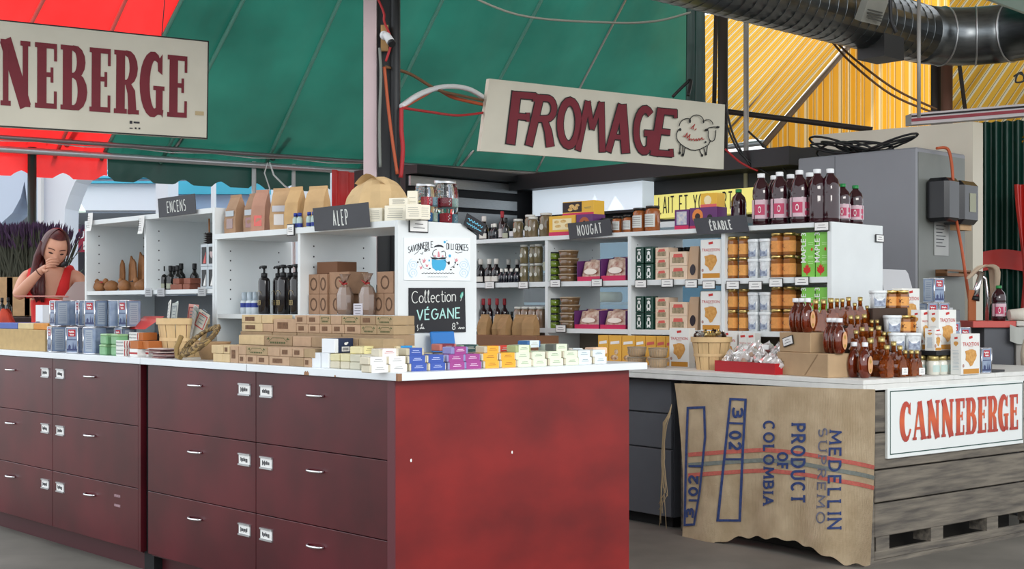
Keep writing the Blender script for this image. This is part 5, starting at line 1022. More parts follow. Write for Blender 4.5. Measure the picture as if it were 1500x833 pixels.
for k, (px, py, wd, hh_, nm) in enumerate(((132.5, 325, .055, .095, 'curled white paper tag on the far left hutch post'), (208, 329, .05, .09, 'printed paper tag hanging from the hutch top between bays'))):
    pt = ISL.inv(onplane(px, py, ISL.p(sx0 - .012, 0), ISL.x)); S('paper_tag', None, MB().grid(lambda u, v: (-wd / 2 + wd * u, -.012 * (1 - v) ** 2, -hh_ / 2 + hh_ * v), 2, 6, 0).flat(lines(6, wd * .7, hh_ * .6, .002, k), (0, -.013, 0), (1, 0, 0), (0, 0, 1), 1), [M_card, M_slate], nm, 'tag', ISL, (sx0 - .012, pt.y, pt.z), -90)
for k, px in enumerate((219, 237, 297)):
    S('shelf_label', 'islabel', lambda: MB().box(-.035, .035, -.002, 0, -.02, .02, 0).flat(lines(3, .05, .02, .002), (0, -.003, 0), (1, 0, 0), (0, 0, 1), 1), [mat('grey_card', (176, 178, 180), .7), M_slate], 'small paper price label on the incense shelf edge, %s from the left' % ORD[k], 'label', ISL, (sx0 - .004, col_v(ISL, px, sx0), z2 - .012), -90, 'incense shelf labels')
slate(ISL, sx0 - .012, (232, 286, 2), (291, 283.5, 312, 319), 'ENCENS', 'grey slate sign reading ENCENS on the taller hutch', .55, .005, narrow=.6)
slate(ISL, sx0 - .012, (459, 540, 3), (305, 296, 332, 338.5), 'ALEP', 'dark slate sign reading ALEP on the hutch', .62, .006, narrow=.40)
# ---- lower hutch: bags on top, pump bottles, wreath boxes
z1 = 1.15; zt1 = 1.514
for k, (px, wd, hh_, wn, lc, cb) in enumerate(((345, .095, .205, (110, 56, 40), (186, 194, 200), (164, 130, 102)), (367, .085, .205, (120, 26, 22), (186, 194, 200), (160, 126, 100)), (383, .07, .215, (206, 60, 40), None, (176, 132, 112)), (407, .085, .215, (206, 200, 196), (190, 190, 196), (184, 150, 112)), (433, .08, .21, None, None, (196, 160, 112)), (459, .1, .205, None, None, (192, 158, 114)))):
    hh_ *= .87; bag(ISL, (sx0 + .06 + .02 * (k % 2), col_v(ISL, px, sx0 + .06), zt1), -90 + (0, 4, 25, 30, 10, 20)[k], 'kraft bag with %s, %s from the left on the lower hutch top' % (('brown window', 'dark red window', 'bright red window', 'clear window', 'no window and narrow', 'no window and creased')[k], ORD[k]), cb, wd, .06, hh_, 'kraft bags on the hutch top', .01 * (k % 3 - 1), lc, wn, .0015)
for k, px in enumerate((433, 439, 453, 460)):
    t = T('mini_bottle', 'tiny clear bottle with blue cap, %s from the left before the bags' % ORD[k], 'bottle', ISL, (sx0 + .022, col_v(ISL, px, sx0 + .022), zt1), -90, 'tiny blue-capped bottles')
    P('glass', 'mbg', lambda: MB().lathe([(.012, 0), (.013, .004), (.013, .04), (.006, .05)], 10), mat('pale_aqua_glass', (196, 220, 214), .1, trans=.3), t); P('cap', 'mbc', lambda: MB().lathe([(.009, .05), (.009, .064), (0, .065)], 10), mat('cobalt', (30, 52, 140), .4), t); P('label', 'mbl', lambda: MB().lathe([(.0133, .004), (.0133, .02)], 10, cap=False), mat('cobalt', (30, 52, 140), .4), t)
framed_tag(ISL, (sx0 - .006, col_v(ISL, 428, sx0), zpy(ISL, sx0, 1.1, 336)), -90, 'black-framed price card under the kraft bags', .055, .05, n=3)
M_pb = mat('black_pump_bottle', (26, 22, 24), .15, coat=.4); M_gold = mat('gold_print', (150, 132, 84), .4, .4)
for k, (px, x) in enumerate(((387, .05), (408, .11), (415, .05), (425, .10), (434, .05))):
    t = T('pump_bottle', 'black pump bottle with gold print, %s from the left in hutch bay' % ORD[k], 'bottle', ISL, (sx0 + x, col_v(ISL, px, sx0 + x), z1), -90, 'pump bottles')
    P('body', 'pumpb', lambda: MB().lathe([(.024, 0), (.026, .004), (.026, .145), (.023, .156), (.012, .164)], 16), M_pb, t)
    P('pump', 'pumpc', lambda: MB().lathe([(.014, .160), (.014, .180), (.005, .182), (.005, .200), (.012, .202), (.012, .214), (0, .215)], 12).tube([(0, 0, .208), (-.03, 0, .209), (-.036, 0, .203)], .005, 6), M_black, t)
    P('label', 'pumpl', lambda: MB().flat(joinvf([ribbon(arc(0, .085, .018, .018, 0, 180, 8), .0015), rect(-.014, .014, .058, .061), rect(-.014, .014, .04, .043)] + [rect(-.014 + q * .008, -.01 + q * .008, .045, .056) for q in range(4)]), (0, -.0275, 0), (1, 0, 0), (0, 0, 1)), M_gold, t)
for k, (px, x) in enumerate(((358, .09), (366, .06), (374, .07))):
    t = T('spray_bottle', 'small white spray bottle with blue label, %s from the left' % ORD[k], 'bottle', ISL, (sx0 + x, col_v(ISL, px, sx0 + x), z1), -90, 'small spray bottles')
    P('body', 'sprb', lambda: MB().lathe([(.018, 0), (.018, .055), (.012, .062)], 12), mat('white_plastic', (214, 222, 226), .4), t); P('label', 'sprl', lambda: MB().lathe([(.0184, .03), (.0184, .05)], 12, cap=False), mat('cobalt', (30, 52, 140), .4), t); P('cap', 'sprc', lambda: MB().lathe([(.012, .062), (.013, .064), (.012, .098), (0, .1)], 12), mat('clear_cap', (196, 210, 220), .2, trans=.3), t)
M_wb = mat('kraft_gift', (158, 124, 98), .75, var=.1, scale=30)
for k, (px0, px1, x, z, hh_) in enumerate(((452, 467, .04, 0, .085), (467.5, 479, .04, 0, .085), (482, 505, .05, 0, .085), (452, 467, .045, .0855, .083), (467.5, 479, .045, .0855, .083), (482, 511, .055, .0855, .09), (464, 494, .06, .169, .05), (547, 562, .05, 0, .085), (562.5, 577, .05, 0, .085), (552, 576, .05, .0855, .085), (525, 545, .12, 0, .09))):
    ya, yb = sorted((col_v(ISL, px0, sx0 + x), col_v(ISL, px1, sx0 + x))); w_ = yb - ya - .001
    t = T('gift_carton', 'kraft gift carton with wreath print, %s' % ('lower left', 'lower second', 'lower third, wide', 'upper left', 'upper second', 'upper third, wide', 'plain dark one on the very top', 'lower right beside the hutch end', 'lower rightmost', 'shiny upper right', 'half hidden behind the cello bags')[k], 'box', ISL, (sx0 + x + .05, (ya + yb) / 2, z1 + z), -90, 'wreath-print cartons')
    P('carton', None, MB().bbox(-w_ / 2, w_ / 2, -.05, .05, 0, hh_, .0015), M_wb if k != 6 else mat('dark_kraft', (112, 76, 52), .8), t)
    if k != 6: P('wreath_print', None, MB().flat(ribbon(arc(0, hh_ * .5, min(w_ * .3, .024), .024, 90, 450, 12), .008), (0, -.0506, 0), (1, 0, 0), (0, 0, 1)), mat('brown_wreath', (96, 70, 52), .8), t)
for k, px in enumerate((505, 538)):
    t = T('cello_bag', 'clear cellophane gift bag tied at the top, %s of two in the bay' % ('left', 'right')[k], 'bag', ISL, (sx0 + .03, col_v(ISL, px, sx0 + .03), z1), -90, 'cellophane bags')
    P('bag', None, MB().lathe([(.036, 0), (.042, .02), (.044, .08), (.03, .11), (.008, .125), (.02, .15), (.03, .165)], 10, sy=.7, smooth=False), mat('cellophane', (176, 150, 134), .08, trans=.55, coat=1), t)
    P('contents', None, MB().bbox(-.028, .028, -.018, .018, .003, .085, .004), M_wb, t); P('bow', None, MB().tube([(.0, -.01, .125), (.02, -.012, .137), (.004, -.012, .126), (-.02, -.012, .138), (0, -.01, .125)], .003, 5), M_rz, t); P('tie', None, MB().lathe([(.011, .12), (.011, .13)], 8), M_rz, t)
S('price_card', None, MB().box(-.03, .03, -.002, 0, 0, .045, 0).flat(shift(lines(4, .045, .03, .002), 0, .022), (0, -.003, 0), (1, 0, 0), (0, 0, 1), 1), [mat('lilac_card', (206, 204, 214), .7), M_slate], 'small white price card before the cellophane bags', 'price card', ISL, (sx0 + .003, col_v(ISL, 524, sx0), z1), -90)
for k in range(4): S('soap_display', None, MB().bbox(-.05, .05, -.05, .05, 0, .05, .003), (mat('dark_gift', (60, 52, 50), .6), M_rz, mat('yellow_pack', (206, 170, 50), .6), mat('dark_gift', (60, 52, 50), .6))[k], '%s pack seen through the gap behind the gift cartons' % ('lowest dark', 'red', 'yellow', 'topmost dark')[k], 'packet', ISL, (HX1 + .08, col_v(ISL, 563, HX1 + .05), z1 - .19 + .09 * k), 20, 'packs behind the hutch')
for k in range(3): S('tray_stack', None, MB().bbox(-.16, .16, -.06, .06, 0, .09, .004), M_black, 'black %s tray standing behind the hutch gap' % ('lower', 'middle', 'upper')[k], 'tray', ISL, (HX1 + .26, col_v(ISL, 563, HX1 + .26), ZT + .095 * k), 0, 'black trays')
# big kraft bag, white soap cartons and jars on top of the hutch
bgk = T('large_paper_bag', 'large rounded kraft bag lying on the hutch beside ALEP', 'bag', ISL, (sx0 + .2, col_v(ISL, 553, sx0 + .2), zt1), -90)
rr = random.Random(2)
def lump(u, v):
    a = 2 * math.pi * u; ph = math.pi / 2 * v; r_ = math.cos(ph) ** .55
    q = 1 + .07 * math.sin(a * 3 + v * 5) + .05 * math.sin(a * 7 - v * 3)
    return (.16 * r_ * math.cos(a) * q, .12 * r_ * math.sin(a) * q, .185 * math.sin(ph) ** .85 + .02 * math.cos(a + .5) * math.sin(ph))
P('bag_body', None, MB().grid(lump, 18, 7, 0, False), mat('bag_200_170_126', (204, 174, 128), .75, var=.06, scale=12, bump=.2), bgk)
P('bag_fold', None, MB().grid(lambda u, v: (-.05 + .16 * u + .02 * v, -.08 + .12 * v, .165 + .035 * math.sin(u * 3.1) - .05 * v + .012), 6, 3, 0, False), mat('bag_200_170_126', (204, 174, 128), .75), bgk)
M_wc = mat('ivory_carton', (226, 220, 202), .55)
for k, (px, x, z, w_, hh_, rz) in enumerate(((553, .03, 0, .06, .055, -60), (564, .06, 0, .05, .055, -60), (581, .05, 0, .085, .06, -50), (606, .04, 0, .06, .058, -40), (619, .07, 0, .045, .056, -20), (586, .07, .0605, .075, .03, -55), (605, .12, .0, .04, .12, -45))):
    t = T('soap_carton', 'ivory soap carton with fine print, %s on the hutch top' % ('small leftmost', 'second, half hidden', 'wide third', 'fourth', 'fifth beside the jars', 'flat one lying on the others', 'tall upright one behind'[:])[k] if False else 'ivory soap carton on the hutch top, %s' % ('small leftmost one', 'half hidden second one', 'wide third one', 'fourth one', 'fifth one touching the jars', 'flat one lying on the others', 'tall one standing behind')[k], 'box', ISL, (sx0 + x, col_v(ISL, px, sx0 + x), zt1 + z), rz, 'ivory cartons')
    P('carton', None, MB().bbox(-w_ / 2, w_ / 2, -.025, .025, 0, hh_, .002), M_wc, t); P('print', None, MB().flat(shift(lines(5, w_ * .75, hh_ * .55, .0016, k), 0, hh_ * .5), (0, -.0256, 0), (1, 0, 0), (0, 0, 1)), mat('grey_print', (140, 138, 130), .7), t)
M_cg = mat('jar_glass', (236, 244, 244), .02, trans=1.0); cubes = [(50, 110, 170), (120, 170, 190), (196, 40, 60), (170, 206, 196), (150, 40, 56), (206, 226, 206)]
for k, (px, y) in enumerate(((624, HY0 + .06), (652, HY0 + .05))):
    x = col_u(ISL, px, y); t = T('candy_jar', '%s glass jar of coloured soap cubes on the hutch end' % ('smaller left', 'larger right')[k], 'jar', ISL, (x, y, zt1), 10); s_ = (.9, 1.0)[k]
    P('glass', None, MB().lathe([(.040 * s_, 0), (.046 * s_, .004), (.046 * s_, .135 * s_), (.040 * s_, .148 * s_), (.042 * s_, .158 * s_)], 24, sq=.15), M_cg, t)
    P('lid', None, MB().lathe([(.043 * s_, .156 * s_), (.044 * s_, .158 * s_), (.044 * s_, .17 * s_), (0, .171 * s_)], 24), M_alu, t)
    for q in range(8 if k else 6):
        c = cubes[(q * 5 + k * 2) % 6]; P('soap_cube', None, MB().bbox(-.016, .016, -.016, .016, 0, .034, .002).flat(joinvf([disc(-.004 + .006 * (j % 2), .008 + .006 * j, .003, .003, 6) for j in range(4)]), (0, -.0166, 0), (1, 0, 0), (0, 0, 1), 1), [mat('cube%d' % ((q * 5 + k * 2) % 6), c, .6), M_card], t, (-.0185 + .037 * (q % 2), -.0185 + .037 * ((q // 2) % 2), .006 + .06 * (q // 4)), (0, 0, .2 * (q % 3)))
pt = ISL.inv(onplane(612, 331, ISL.p(0, HY0), ISL.y)); framed_tag(ISL, (pt.x, HY0 - .004, pt.z), 0, 'black-framed price card at the top of the hutch end', .095, .05)
pt = ISL.inv(onplane(690, 329, ISL.p(0, HY0), ISL.y)); t = T('chalk_tag', 'small slanted black tag with blue handwriting on hutch corner', 'tag', ISL, (pt.x + .01, HY0 - .012, pt.z), 0)
P('card', None, MB().bbox(-.055, .055, -.002, .002, -.026, .026, .001), M_chalk, t, (0, 0, 0), (0, math.radians(22), 0)); P('print', None, MB().flat(joinvf([ribbon([(-.045 + q * .006, .006 + .005 * math.sin(q * 2.3)) for q in range(15)], .003), ribbon([(-.045 + q * .006, -.012 + .004 * math.sin(q * 2.9)) for q in range(15)], .003)]), (0, -.003, 0), (1, 0, 0), (0, 0, 1)), mat('blue_chalk', (110, 190, 220), .8), t, (0, 0, 0), (0, math.radians(22), 0))
# ---- poster and chalkboard on the hutch end (plane y = HY0)
def epx(px, py): q = ISL.inv(onplane(px, py, ISL.p(0, HY0 - .004), ISL.y)); return Vector((q.x, 0, q.z))
a = epx(592, 410); po = T('poster', 'white poster with bearded man emblem and soap maker lettering', 'poster', ISL, (a.x, HY0 - .004, a.z))
A4 = [epx(592, 410) - a, epx(689, 411) - a, epx(689, 348) - a, epx(592, 348) - a]
P('board', None, MB().add(A4 + [q + Vector((0, .0035, 0)) for q in A4], [(0, 1, 2, 3), (7, 6, 5, 4), (0, 4, 5, 1), (1, 5, 6, 2), (2, 6, 7, 3), (3, 7, 4, 0)]), mat('poster_white', (232, 238, 240), .6), po)
def pp(p, off=.0008): q = epx(560 + p[0] / 833 * 160, 340 + p[1] / 833 * 160) - a; return Vector((q.x, -off, q.z))
def pr(name, vfs, m, off=.0008): mb = MB(); v, f_ = joinvf(vfs); mb.add([pp(p, off) for p in v], f_); return P(name, None, mb, m, po)
M_pk = mat('poster_ink', (36, 40, 48), .7); M_pblue = mat('poster_blue', (70, 170, 214), .7); M_ppink = mat('poster_pink', (214, 140, 150), .7); M_plb = mat('poster_pale_blue', (170, 206, 226), .7)
pr('beard', [poly([(378, 205), (395, 208), (425, 212), (460, 208), (485, 205), (486, 250), (478, 275), (465, 292), (452, 286), (440, 298), (425, 288), (412, 296), (398, 284), (382, 272), (377, 240)])], M_pblue)
pr('moustache', [poly([(365, 185), (378, 192), (400, 190), (428, 198), (455, 190), (480, 192), (492, 183), (480, 204), (455, 206), (428, 205), (400, 208), (378, 204)])], M_pk, .0012)
pr('beret', [poly([(390, 118), (400, 103), (425, 95), (450, 98), (465, 108), (466, 118), (440, 110), (412, 112)])], M_pk)
pr('face_lines', [ribbon([(388, 185), (382, 165), (388, 145), (400, 135), (415, 132)], 5), ribbon([(450, 150), (470, 143)], 7), ribbon([(480, 185), (482, 160), (474, 142)], 4), ribbon([(470, 210), (498, 235)], 5), poly([(498, 225), (514, 222), (514, 245), (500, 248)])], M_pk)
pr('nose', [poly([(424, 148), (432, 146), (440, 185), (432, 192), (420, 188)])] + [disc(400, 182, 9, 6, 8), disc(460, 182, 9, 6, 8)], M_ppink)
def arctext(s, x0, y0, x1, y1, bow, h, wd, sl=0):
    out = []; n = len(s)
    for i, ch in enumerate(s):
        t_ = (i + .5) / n; cx_ = x0 + (x1 - x0) * t_; cy_ = y0 + (y1 - y0) * t_ - bow * math.sin(math.pi * t_); w_, st = GL[ch]
        kx = abs(x1 - x0) / n * .8
        for l_ in st: out.append(ribbon([(cx_ + (p[0] / max(w_, .3) - .5) * kx, cy_ - p[1] * h) for p in l_], wd))
    return out
pr('lettering', arctext('SAVONNERIE', 195, 160, 388, 115, 8, 46, 4.5), M_pk); pr('lettering', arctext('des', 318, 150, 362, 138, 0, 30, 4), M_pk); pr('lettering', arctext('DILIGENCES', 490, 130, 655, 140, 0, 46, 4.5), M_pk)
for l_ in ([(290, 120), (270, 150), (245, 170)], [(310, 150), (302, 168), (288, 160)], [(555, 150), (575, 158), (610, 150)]): pr('flourish', [ribbon(l_, 4)], M_pk)
pr('small_print', [ribbon([(300 + q * 8, 313 + 4 * math.sin(q * 2.1)) for q in range(32)], 4), ribbon([(345 + q * 8, 340 + 3 * math.sin(q * 2.7)) for q in range(20)], 2.5)], M_pk)
pr('flowers', [poly([(310, 235), (305, 200), (315, 215), (322, 195), (325, 215), (335, 205), (325, 230)]), poly([(290, 285), (282, 255), (294, 268), (302, 252), (304, 275)]), poly([(335, 265), (328, 240), (340, 250), (352, 245), (345, 265)]), poly([(558, 225), (548, 195), (560, 208), (568, 195), (572, 212), (580, 208), (570, 225)])], M_ppink)
pr('leaves', [disc(*c, 8) for c in ((270, 228, 6, 8), (284, 206, 6, 5), (362, 276, 8, 6), (555, 230, 6, 7), (573, 246, 6, 6), (522, 285, 8, 5), (543, 266, 9, 5))] + [ribbon([(285, 215), (300, 245), (315, 270), (355, 285)], 2.5), ribbon([(560, 235), (545, 255), (520, 272)], 2.5)], M_pk)
pr('dots', [disc(*c, 10) for c in ((475, 75, 9, 10), (514, 180, 10, 12), (357, 215, 6, 8), (492, 65, 4, 4))], M_pblue)
for cx_, a0, a1 in ((235, 100, 260), (620, -80, 80)): pr('scroll', [ribbon(arc(cx_, cy_, r_, r_, 90, 420, 14), 3) for (cy_, r_) in ((250, 30), (310, 30), (250, 14), (310, 14))] + [ribbon(arc(cx_, 275, 42, 75, a0, a1, 10), 3)], M_plb)
a = epx(599, 487); po = T('chalkboard', 'black chalkboard sign for the vegan collection on hutch end', 'sign', ISL, (a.x, HY0 - .0065, a.z))
A4 = [epx(599, 487) - a, epx(682, 486) - a, epx(680.5, 421.5) - a, epx(599, 421.5) - a]
P('board', None, MB().add(A4 + [q + Vector((0, .005, 0)) for q in A4], [(0, 1, 2, 3), (7, 6, 5, 4), (0, 4, 5, 1), (1, 5, 6, 2), (2, 6, 7, 3), (3, 7, 4, 0)]), M_chalk, po)
def hand(s, x0, y0, x1, y1, h, wd, gap=.14):
    W_, L = strokes(s, h, gap, 1.0); k_ = (x1 - x0) / W_; return [ribbon([(x0 + p[0] * k_, y0 + (y1 - y0) * (p[0] / W_) - p[1]) for p in l_], wd) for l_ in L]
M_ch2 = mat('mint_chalk', (176, 222, 216), .9)
pr('title', hand('Collection', 222, 540, 556, 526, 88, 6), M_chk); pr('word', hand('VÉGANE', 262, 668, 588, 652, 76, 9, .26), M_ch2)
pr('price', hand('8', 530, 742, 552, 740, 48, 5) + hand('s', 562, 700, 574, 700, 26, 4) + [ribbon([(575 + q * 6, 730 + 6 * math.sin(q * 2.4)) for q in range(9)], 6), ribbon([(282 + q * 5, 730 + 8 * math.sin(q * 2.2)) for q in range(8)], 6), ribbon([(268, 705), (262, 716), (270, 738), (264, 752)], 5), ribbon([(290, 712), (300, 698), (296, 716)], 5)], M_chk)
pr('leaf', [poly([(588, 488), (598, 462), (612, 452), (614, 478), (604, 502), (594, 505)])], mat('teal_chalk', (90, 180, 160), .9)); pr('leaf_vein', [ribbon([(592, 525), (600, 500), (608, 465)], 3.5)], M_chk, .0012)
# ================================================================== goods on the white shelves (front faces -x of the shelf frame)
Z2, Z3 = 1.34, 1.05
def sv(px, x): return col_v(SHF, px, x)
def jar(fr, pos, label, group, r_, h, cont, lid, lidh=.016, lab=None, hexa=False, rz=-90, name='jar', lidr=None, glass=False):
    t = T(name, label, 'jar', fr, pos, rz, group); n = 6 if hexa else 16
    P('glass', ('jg', r_, h, cont, hexa), lambda: MB().lathe([(r_ * .93, 0), (r_, .004), (r_, h * .78), (r_ * .85, h * .86), (r_ * .8, h - lidh)], n, smooth=not hexa), mat('jar_%d_%d_%d' % cont, cont, .12, coat=.6, var=.1, scale=50), t)
    lr = lidr or r_ * .92
    P('lid', ('jl', r_, h, lid, lidh), lambda: MB().lathe([(lr, h - lidh), (lr, h - .002), (lr * .94, h), (0, h)], 16), mat('lid_%d_%d_%d' % lid[:3], lid[:3], .3, 1 if len(lid) > 3 else 0), t)
    if lab:
        shp, c = lab
        if shp == 'disc': P('label', ('jd', r_, h, c), lambda: MB().flat(disc(0, h * .42, r_ * .45, r_ * .45, 12), (0, -r_ - .0012, 0), (1, 0, 0), (0, 0, 1)), mat('lab_%d_%d_%d' % c, c, .6), t)
        elif shp == 'hex':
            P('label', ('jh', r_, h, c), lambda: MB().lathe([(r_ * 1.012, h * .14), (r_ * 1.012, h * .64)], n, smooth=False, cap=False), mat('lab_%d_%d_%d' % c, c, .6, var=.08, scale=60), t)
            P('crest', ('jcr', r_, h), lambda: MB().flat(joinvf([disc(-.004, h * .38, r_ * .16, r_ * .2, 8), ribbon([(-r_ * .3, h * .5), (-r_ * .1, h * .42), (r_ * .2, h * .5)], .003), rect(r_ * .12, r_ * .4, h * .3, h * .33)]), (-r_ * .5, -r_ * .90, 0), (.866, -.5, 0), (0, 0, 1)), mat('crest_ink', (110, 62, 30), .7), t)
        else: P('label', ('jb', r_, h, c), lambda: MB().grid(lambda u, v: ((r_ + .001) * math.sin((u - .5) * 1.9), -(r_ + .001) * math.cos((u - .5) * 1.9), h * (.18 + .5 * v)), 8, 1), mat('lab_%d_%d_%d' % c, c, .6), t); P('print', ('jbp', r_, h), lambda: joinp([MB().grid(lambda u, v, q=q: ((r_ + .0016) * math.sin((u - .5) * 1.5), -(r_ + .0016) * math.cos((u - .5) * 1.5), h * (.26 + .08 * q + .025 * v)), 6, 1) for q in range(5)]), mat('grey_print', (140, 138, 130), .7), t)
    return t
def tub(fr, pos, label, group, w_, h, col, lid, photo=None, rz=-90, dz=0):
    t = T('plastic_tub', label, 'tub', fr, pos, rz, group)
    P('tub', ('tb', w_, h, col), lambda: MB().lathe([(w_ * .42, 0), (w_ * .44, .002), (w_ * .5, h * .86)], 20, sq=.35), mat('tub_%d_%d_%d' % col, col, .25, coat=.5, var=.15, scale=60), t)
    P('lid', ('tl', w_, h, lid), lambda: MB().lathe([(w_ * .52, h * .84), (w_ * .53, h * .86), (w_ * .53, h * .96), (w_ * .5, h), (0, h)], 20, sq=.35), mat('tublid_%d_%d_%d' % lid, lid, .3), t)
    if photo:
        P('photo', ('tp', w_, h), lambda: MB().flat(rect(-w_ * .36, w_ * .36, h * .1, h * .76), (0, -w_ * .5, 0), (1, 0, 0), (0, .06, 1)), mat('tub_photo', (96, 104, 130), .5, rgb2=(176, 188, 204), scale=55), t)
    return t
LEAF = [(0, 1), (.1, .78), (.26, .86), (.22, .62), (.48, .7), (.42, .5), (.52, .4), (.3, .22), (.08, .16), (.06, 0), (-.06, 0), (-.08, .16), (-.3, .22), (-.52, .4), (-.42, .5), (-.48, .7), (-.22, .62), (-.26, .86), (-.1, .78)]
def leafvf(w_, h, cx_=0, cy=0): return ([(cx_ + x * w_, cy + y * h) for x, y in LEAF], [[0, 1, 18], [1, 2, 3], [1, 3, 15], [1, 15, 16], [1, 16, 18], [16, 17, 18], [3, 4, 5], [3, 5, 13], [3, 13, 15], [13, 14, 15], [5, 6, 7], [5, 7, 11], [5, 11, 13], [11, 12, 13], [7, 8, 10], [7, 10, 11], [8, 9, 10]][:0] or [[q for q in range(19)]])
def cookie_box(fr, pos, label, rz=-90, w_=.14, h=.22, d=.055, group='white biscuit boxes'):
    t = T('biscuit_box', label, 'box', fr, pos, rz, group); k = (w_, h, d)
    b = P('carton', ('cb', *k), lambda: MB().bbox(-w_ / 2, w_ / 2, -d / 2, d / 2, 0, h, .001), mat('biscuit_white', (226, 226, 222), .5), t); y = -d / 2 - .0008
    P('title', ('cbt', *k), lambda: MB().flat(shift(ftext('TRADITION', w_ * .165, .006), 0, h * .70), (0, y, 0), (1, 0, 0), (0, 0, 1)), mat('biscuit_red', (190, 48, 44), .6), t)
    P('logo', ('cbl', *k), lambda: MB().flat(poly([(-.014, h * .87), (.016, h * .89), (.014, h * .95), (-.016, h * .93)]), (0, y, 0), (1, 0, 0), (0, 0, 1)).flat(poly([(-.008, h * .87), (.01, h * .882), (.009, h * .93), (-.009, h * .915)]), (-w_ / 2 - .0008, 0, 0), (0, -1, 0), (0, 0, 1)), mat('biscuit_red', (190, 48, 44), .6), t)
    P('leaf_biscuit', ('cbb', *k), lambda: MB().prism([(x * w_ * .62, h * .2 + (1 - yy) * h * .42 if False else h * .2 + yy * h * .42) for x, yy in [(0, 1), (.22, .97), (.42, .9), (.5, .62), (.4, .4), (.3, .3), (.12, .05), (-.05, 0), (-.2, .22), (-.46, .38), (-.42, .68), (-.5, .9), (-.2, .95)]], (0, y, 0), (1, 0, 0), (0, 0, 1), (0, -.001, 0)), mat('golden_biscuit', (190, 132, 62), .7, rgb2=(214, 164, 92), scale=70), t)
    P('strip', ('cbs', *k), lambda: MB().flat(rect(-w_ * .4, w_ * .44, h * .02, h * .14), (0, y, 0), (1, 0, 0), (0, 0, 1)), mat('caramel_strip', (196, 136, 48), .6), t)
    P('seal', ('cbe', *k), lambda: MB().flat(joinvf([disc(-w_ * .4, h * .22, .008, .009, 10)]), (0, y, 0), (1, 0, 0), (0, 0, 1)).flat(shift(lines(3, w_ * .3, h * .07, .0014), 0, h * .65), (0, y, 0), (1, 0, 0), (0, 0, 1)), mat('soft_print', (176, 140, 130), .7), t)
    P('side_biscuit', ('cbsb', *k), lambda: MB().flat(poly([(-.012, h * .8), (.0, h * .82), (.012, h * .8), (.013, h * .75), (.0, h * .69), (-.012, h * .75)]), (-w_ / 2 - .0008, 0, 0), (0, -1, 0), (0, 0, 1)), mat('golden_biscuit', (190, 132, 62), .7), t)
    P('side_text', ('cbst', *k), lambda: MB().flat(shift(lines(14, d * .62, h * .45, .0018), 0, h * .36), (-w_ / 2 - .0008, 0, 0), (0, -1, 0), (0, 0, 1)), mat('blue_grey_print', (168, 180, 192), .7), t)
    return t
M_mag = mat('magenta_card', (196, 34, 84), .5); M_vio = mat('violet_card', (96, 44, 104), .5); M_yel = mat('yellow_card', (226, 176, 56), .5)
def nougat(fr, x, px0, px1, z, h, label, group):
    ya, yb = sorted((sv(px0, x), sv(px1, x))); w_ = yb - ya - .003; d = .12
    t = T('nougat_display', label, 'display box', fr, (x + d / 2, (ya + yb) / 2, z), -90, group)
    P('tray', None, MB().box(-w_ / 2, w_ / 2, -d / 2, d / 2, 0, h * .22), M_mag, t)
    for s_ in (-1, 1): P('side_wall', None, MB().prism([(-d / 2, 0), (d / 2, 0), (d / 2, h), (-d / 2, h * .95)], (s_ * (w_ / 2 - .003), 0, 0), (0, 1, 0), (0, 0, 1), (s_ * .003, 0, 0)), M_vio, t)
    P('back_wall', None, MB().box(-w_ / 2, w_ / 2, d / 2 - .004, d / 2, 0, h * 1.05), M_vio, t)
    for q in range(2):
        P('nougat_pack', None, MB().grid(lambda u, v: (-w_ * .4 + w_ * .8 * u, -d * .3 + .03 * v + .05 * q - .012 * math.sin(u * 3.1) * math.sin(v * 3.1), h * .2 + h * (.72 + .1 * q) * v + .004 * math.sin(u * 9)), 8, 6), mat('foil_pack', (226, 206, 186), .25, rgb2=(150, 74, 50), scale=26), t)
    P('pack_label', None, MB().flat(disc(0, h * .45, w_ * .28, h * .14, 12), (0, -d * .3 - .012, 0), (1, 0, 0), (0, .06, 1)), mat('pale_pack_label', (236, 226, 214), .5), t)
    return t
# --- top of the unit
xs_ = .07
for k, (px, kind, s_) in enumerate(((709, 'vin', 1.05), (718.5, 'mini', 1.1), (725, 'mini', 1.1), (732.5, 'redcap', 1.08), (741, 'dropper', 1.15))): bottle(SHF, (xs_ + .02 * (k % 2), sv(px, xs_), ZS), '%s on top of the white shelves, %s from the left' % (('vinegar bottle with a white stopper', 'small vinegar bottle', 'small vinegar bottle', 'tall bottle with red cap', 'slim dark bottle')[k], ORD[k]), kind, 'bottles on the shelf top', s=s_)
for k, (px, r_, h) in enumerate(((759, .033, .125), (772, .036, .15), (781, .033, .132), (795, .042, .155))): jar(SHF, (xs_ + .03 * (k % 2), sv(px, xs_), ZS), 'spice jar with white lid, %s from the left on the shelf top' % ORD[k], 'spice jars on the shelf top', r_, h, (112, 98, 74), (206, 206, 200), lab=('disc', (196, 196, 186)))
def cardbox(fr, x, px0, px1, z, h, d, label, m, prints=(), cat='box', name='confection_box', group=None):
    ya, yb = sorted((col_v(fr, px0, x), col_v(fr, px1, x))); w_ = yb - ya - .002
    t = T(name, label, cat, fr, (x + d / 2, (ya + yb) / 2, z), -90, group); P('carton', None, MB().bbox(-w_ / 2, w_ / 2, -d / 2, d / 2, 0, h, .001), m, t)
    for q, (nm, vf, pm) in enumerate(prints): P(nm, None, MB().flat(([(px_ * w_, py_ * h) for px_, py_ in vf[0]], vf[1]), (0, -d / 2 - .0008 - .0004 * q, 0), (1, 0, 0), (0, 0, 1)), pm, t)
    return t
M_blk2 = mat('black_print', (40, 30, 32), .6); M_nut = mat('nut_print', (226, 196, 130), .6, rgb2=(196, 150, 80), scale=60)
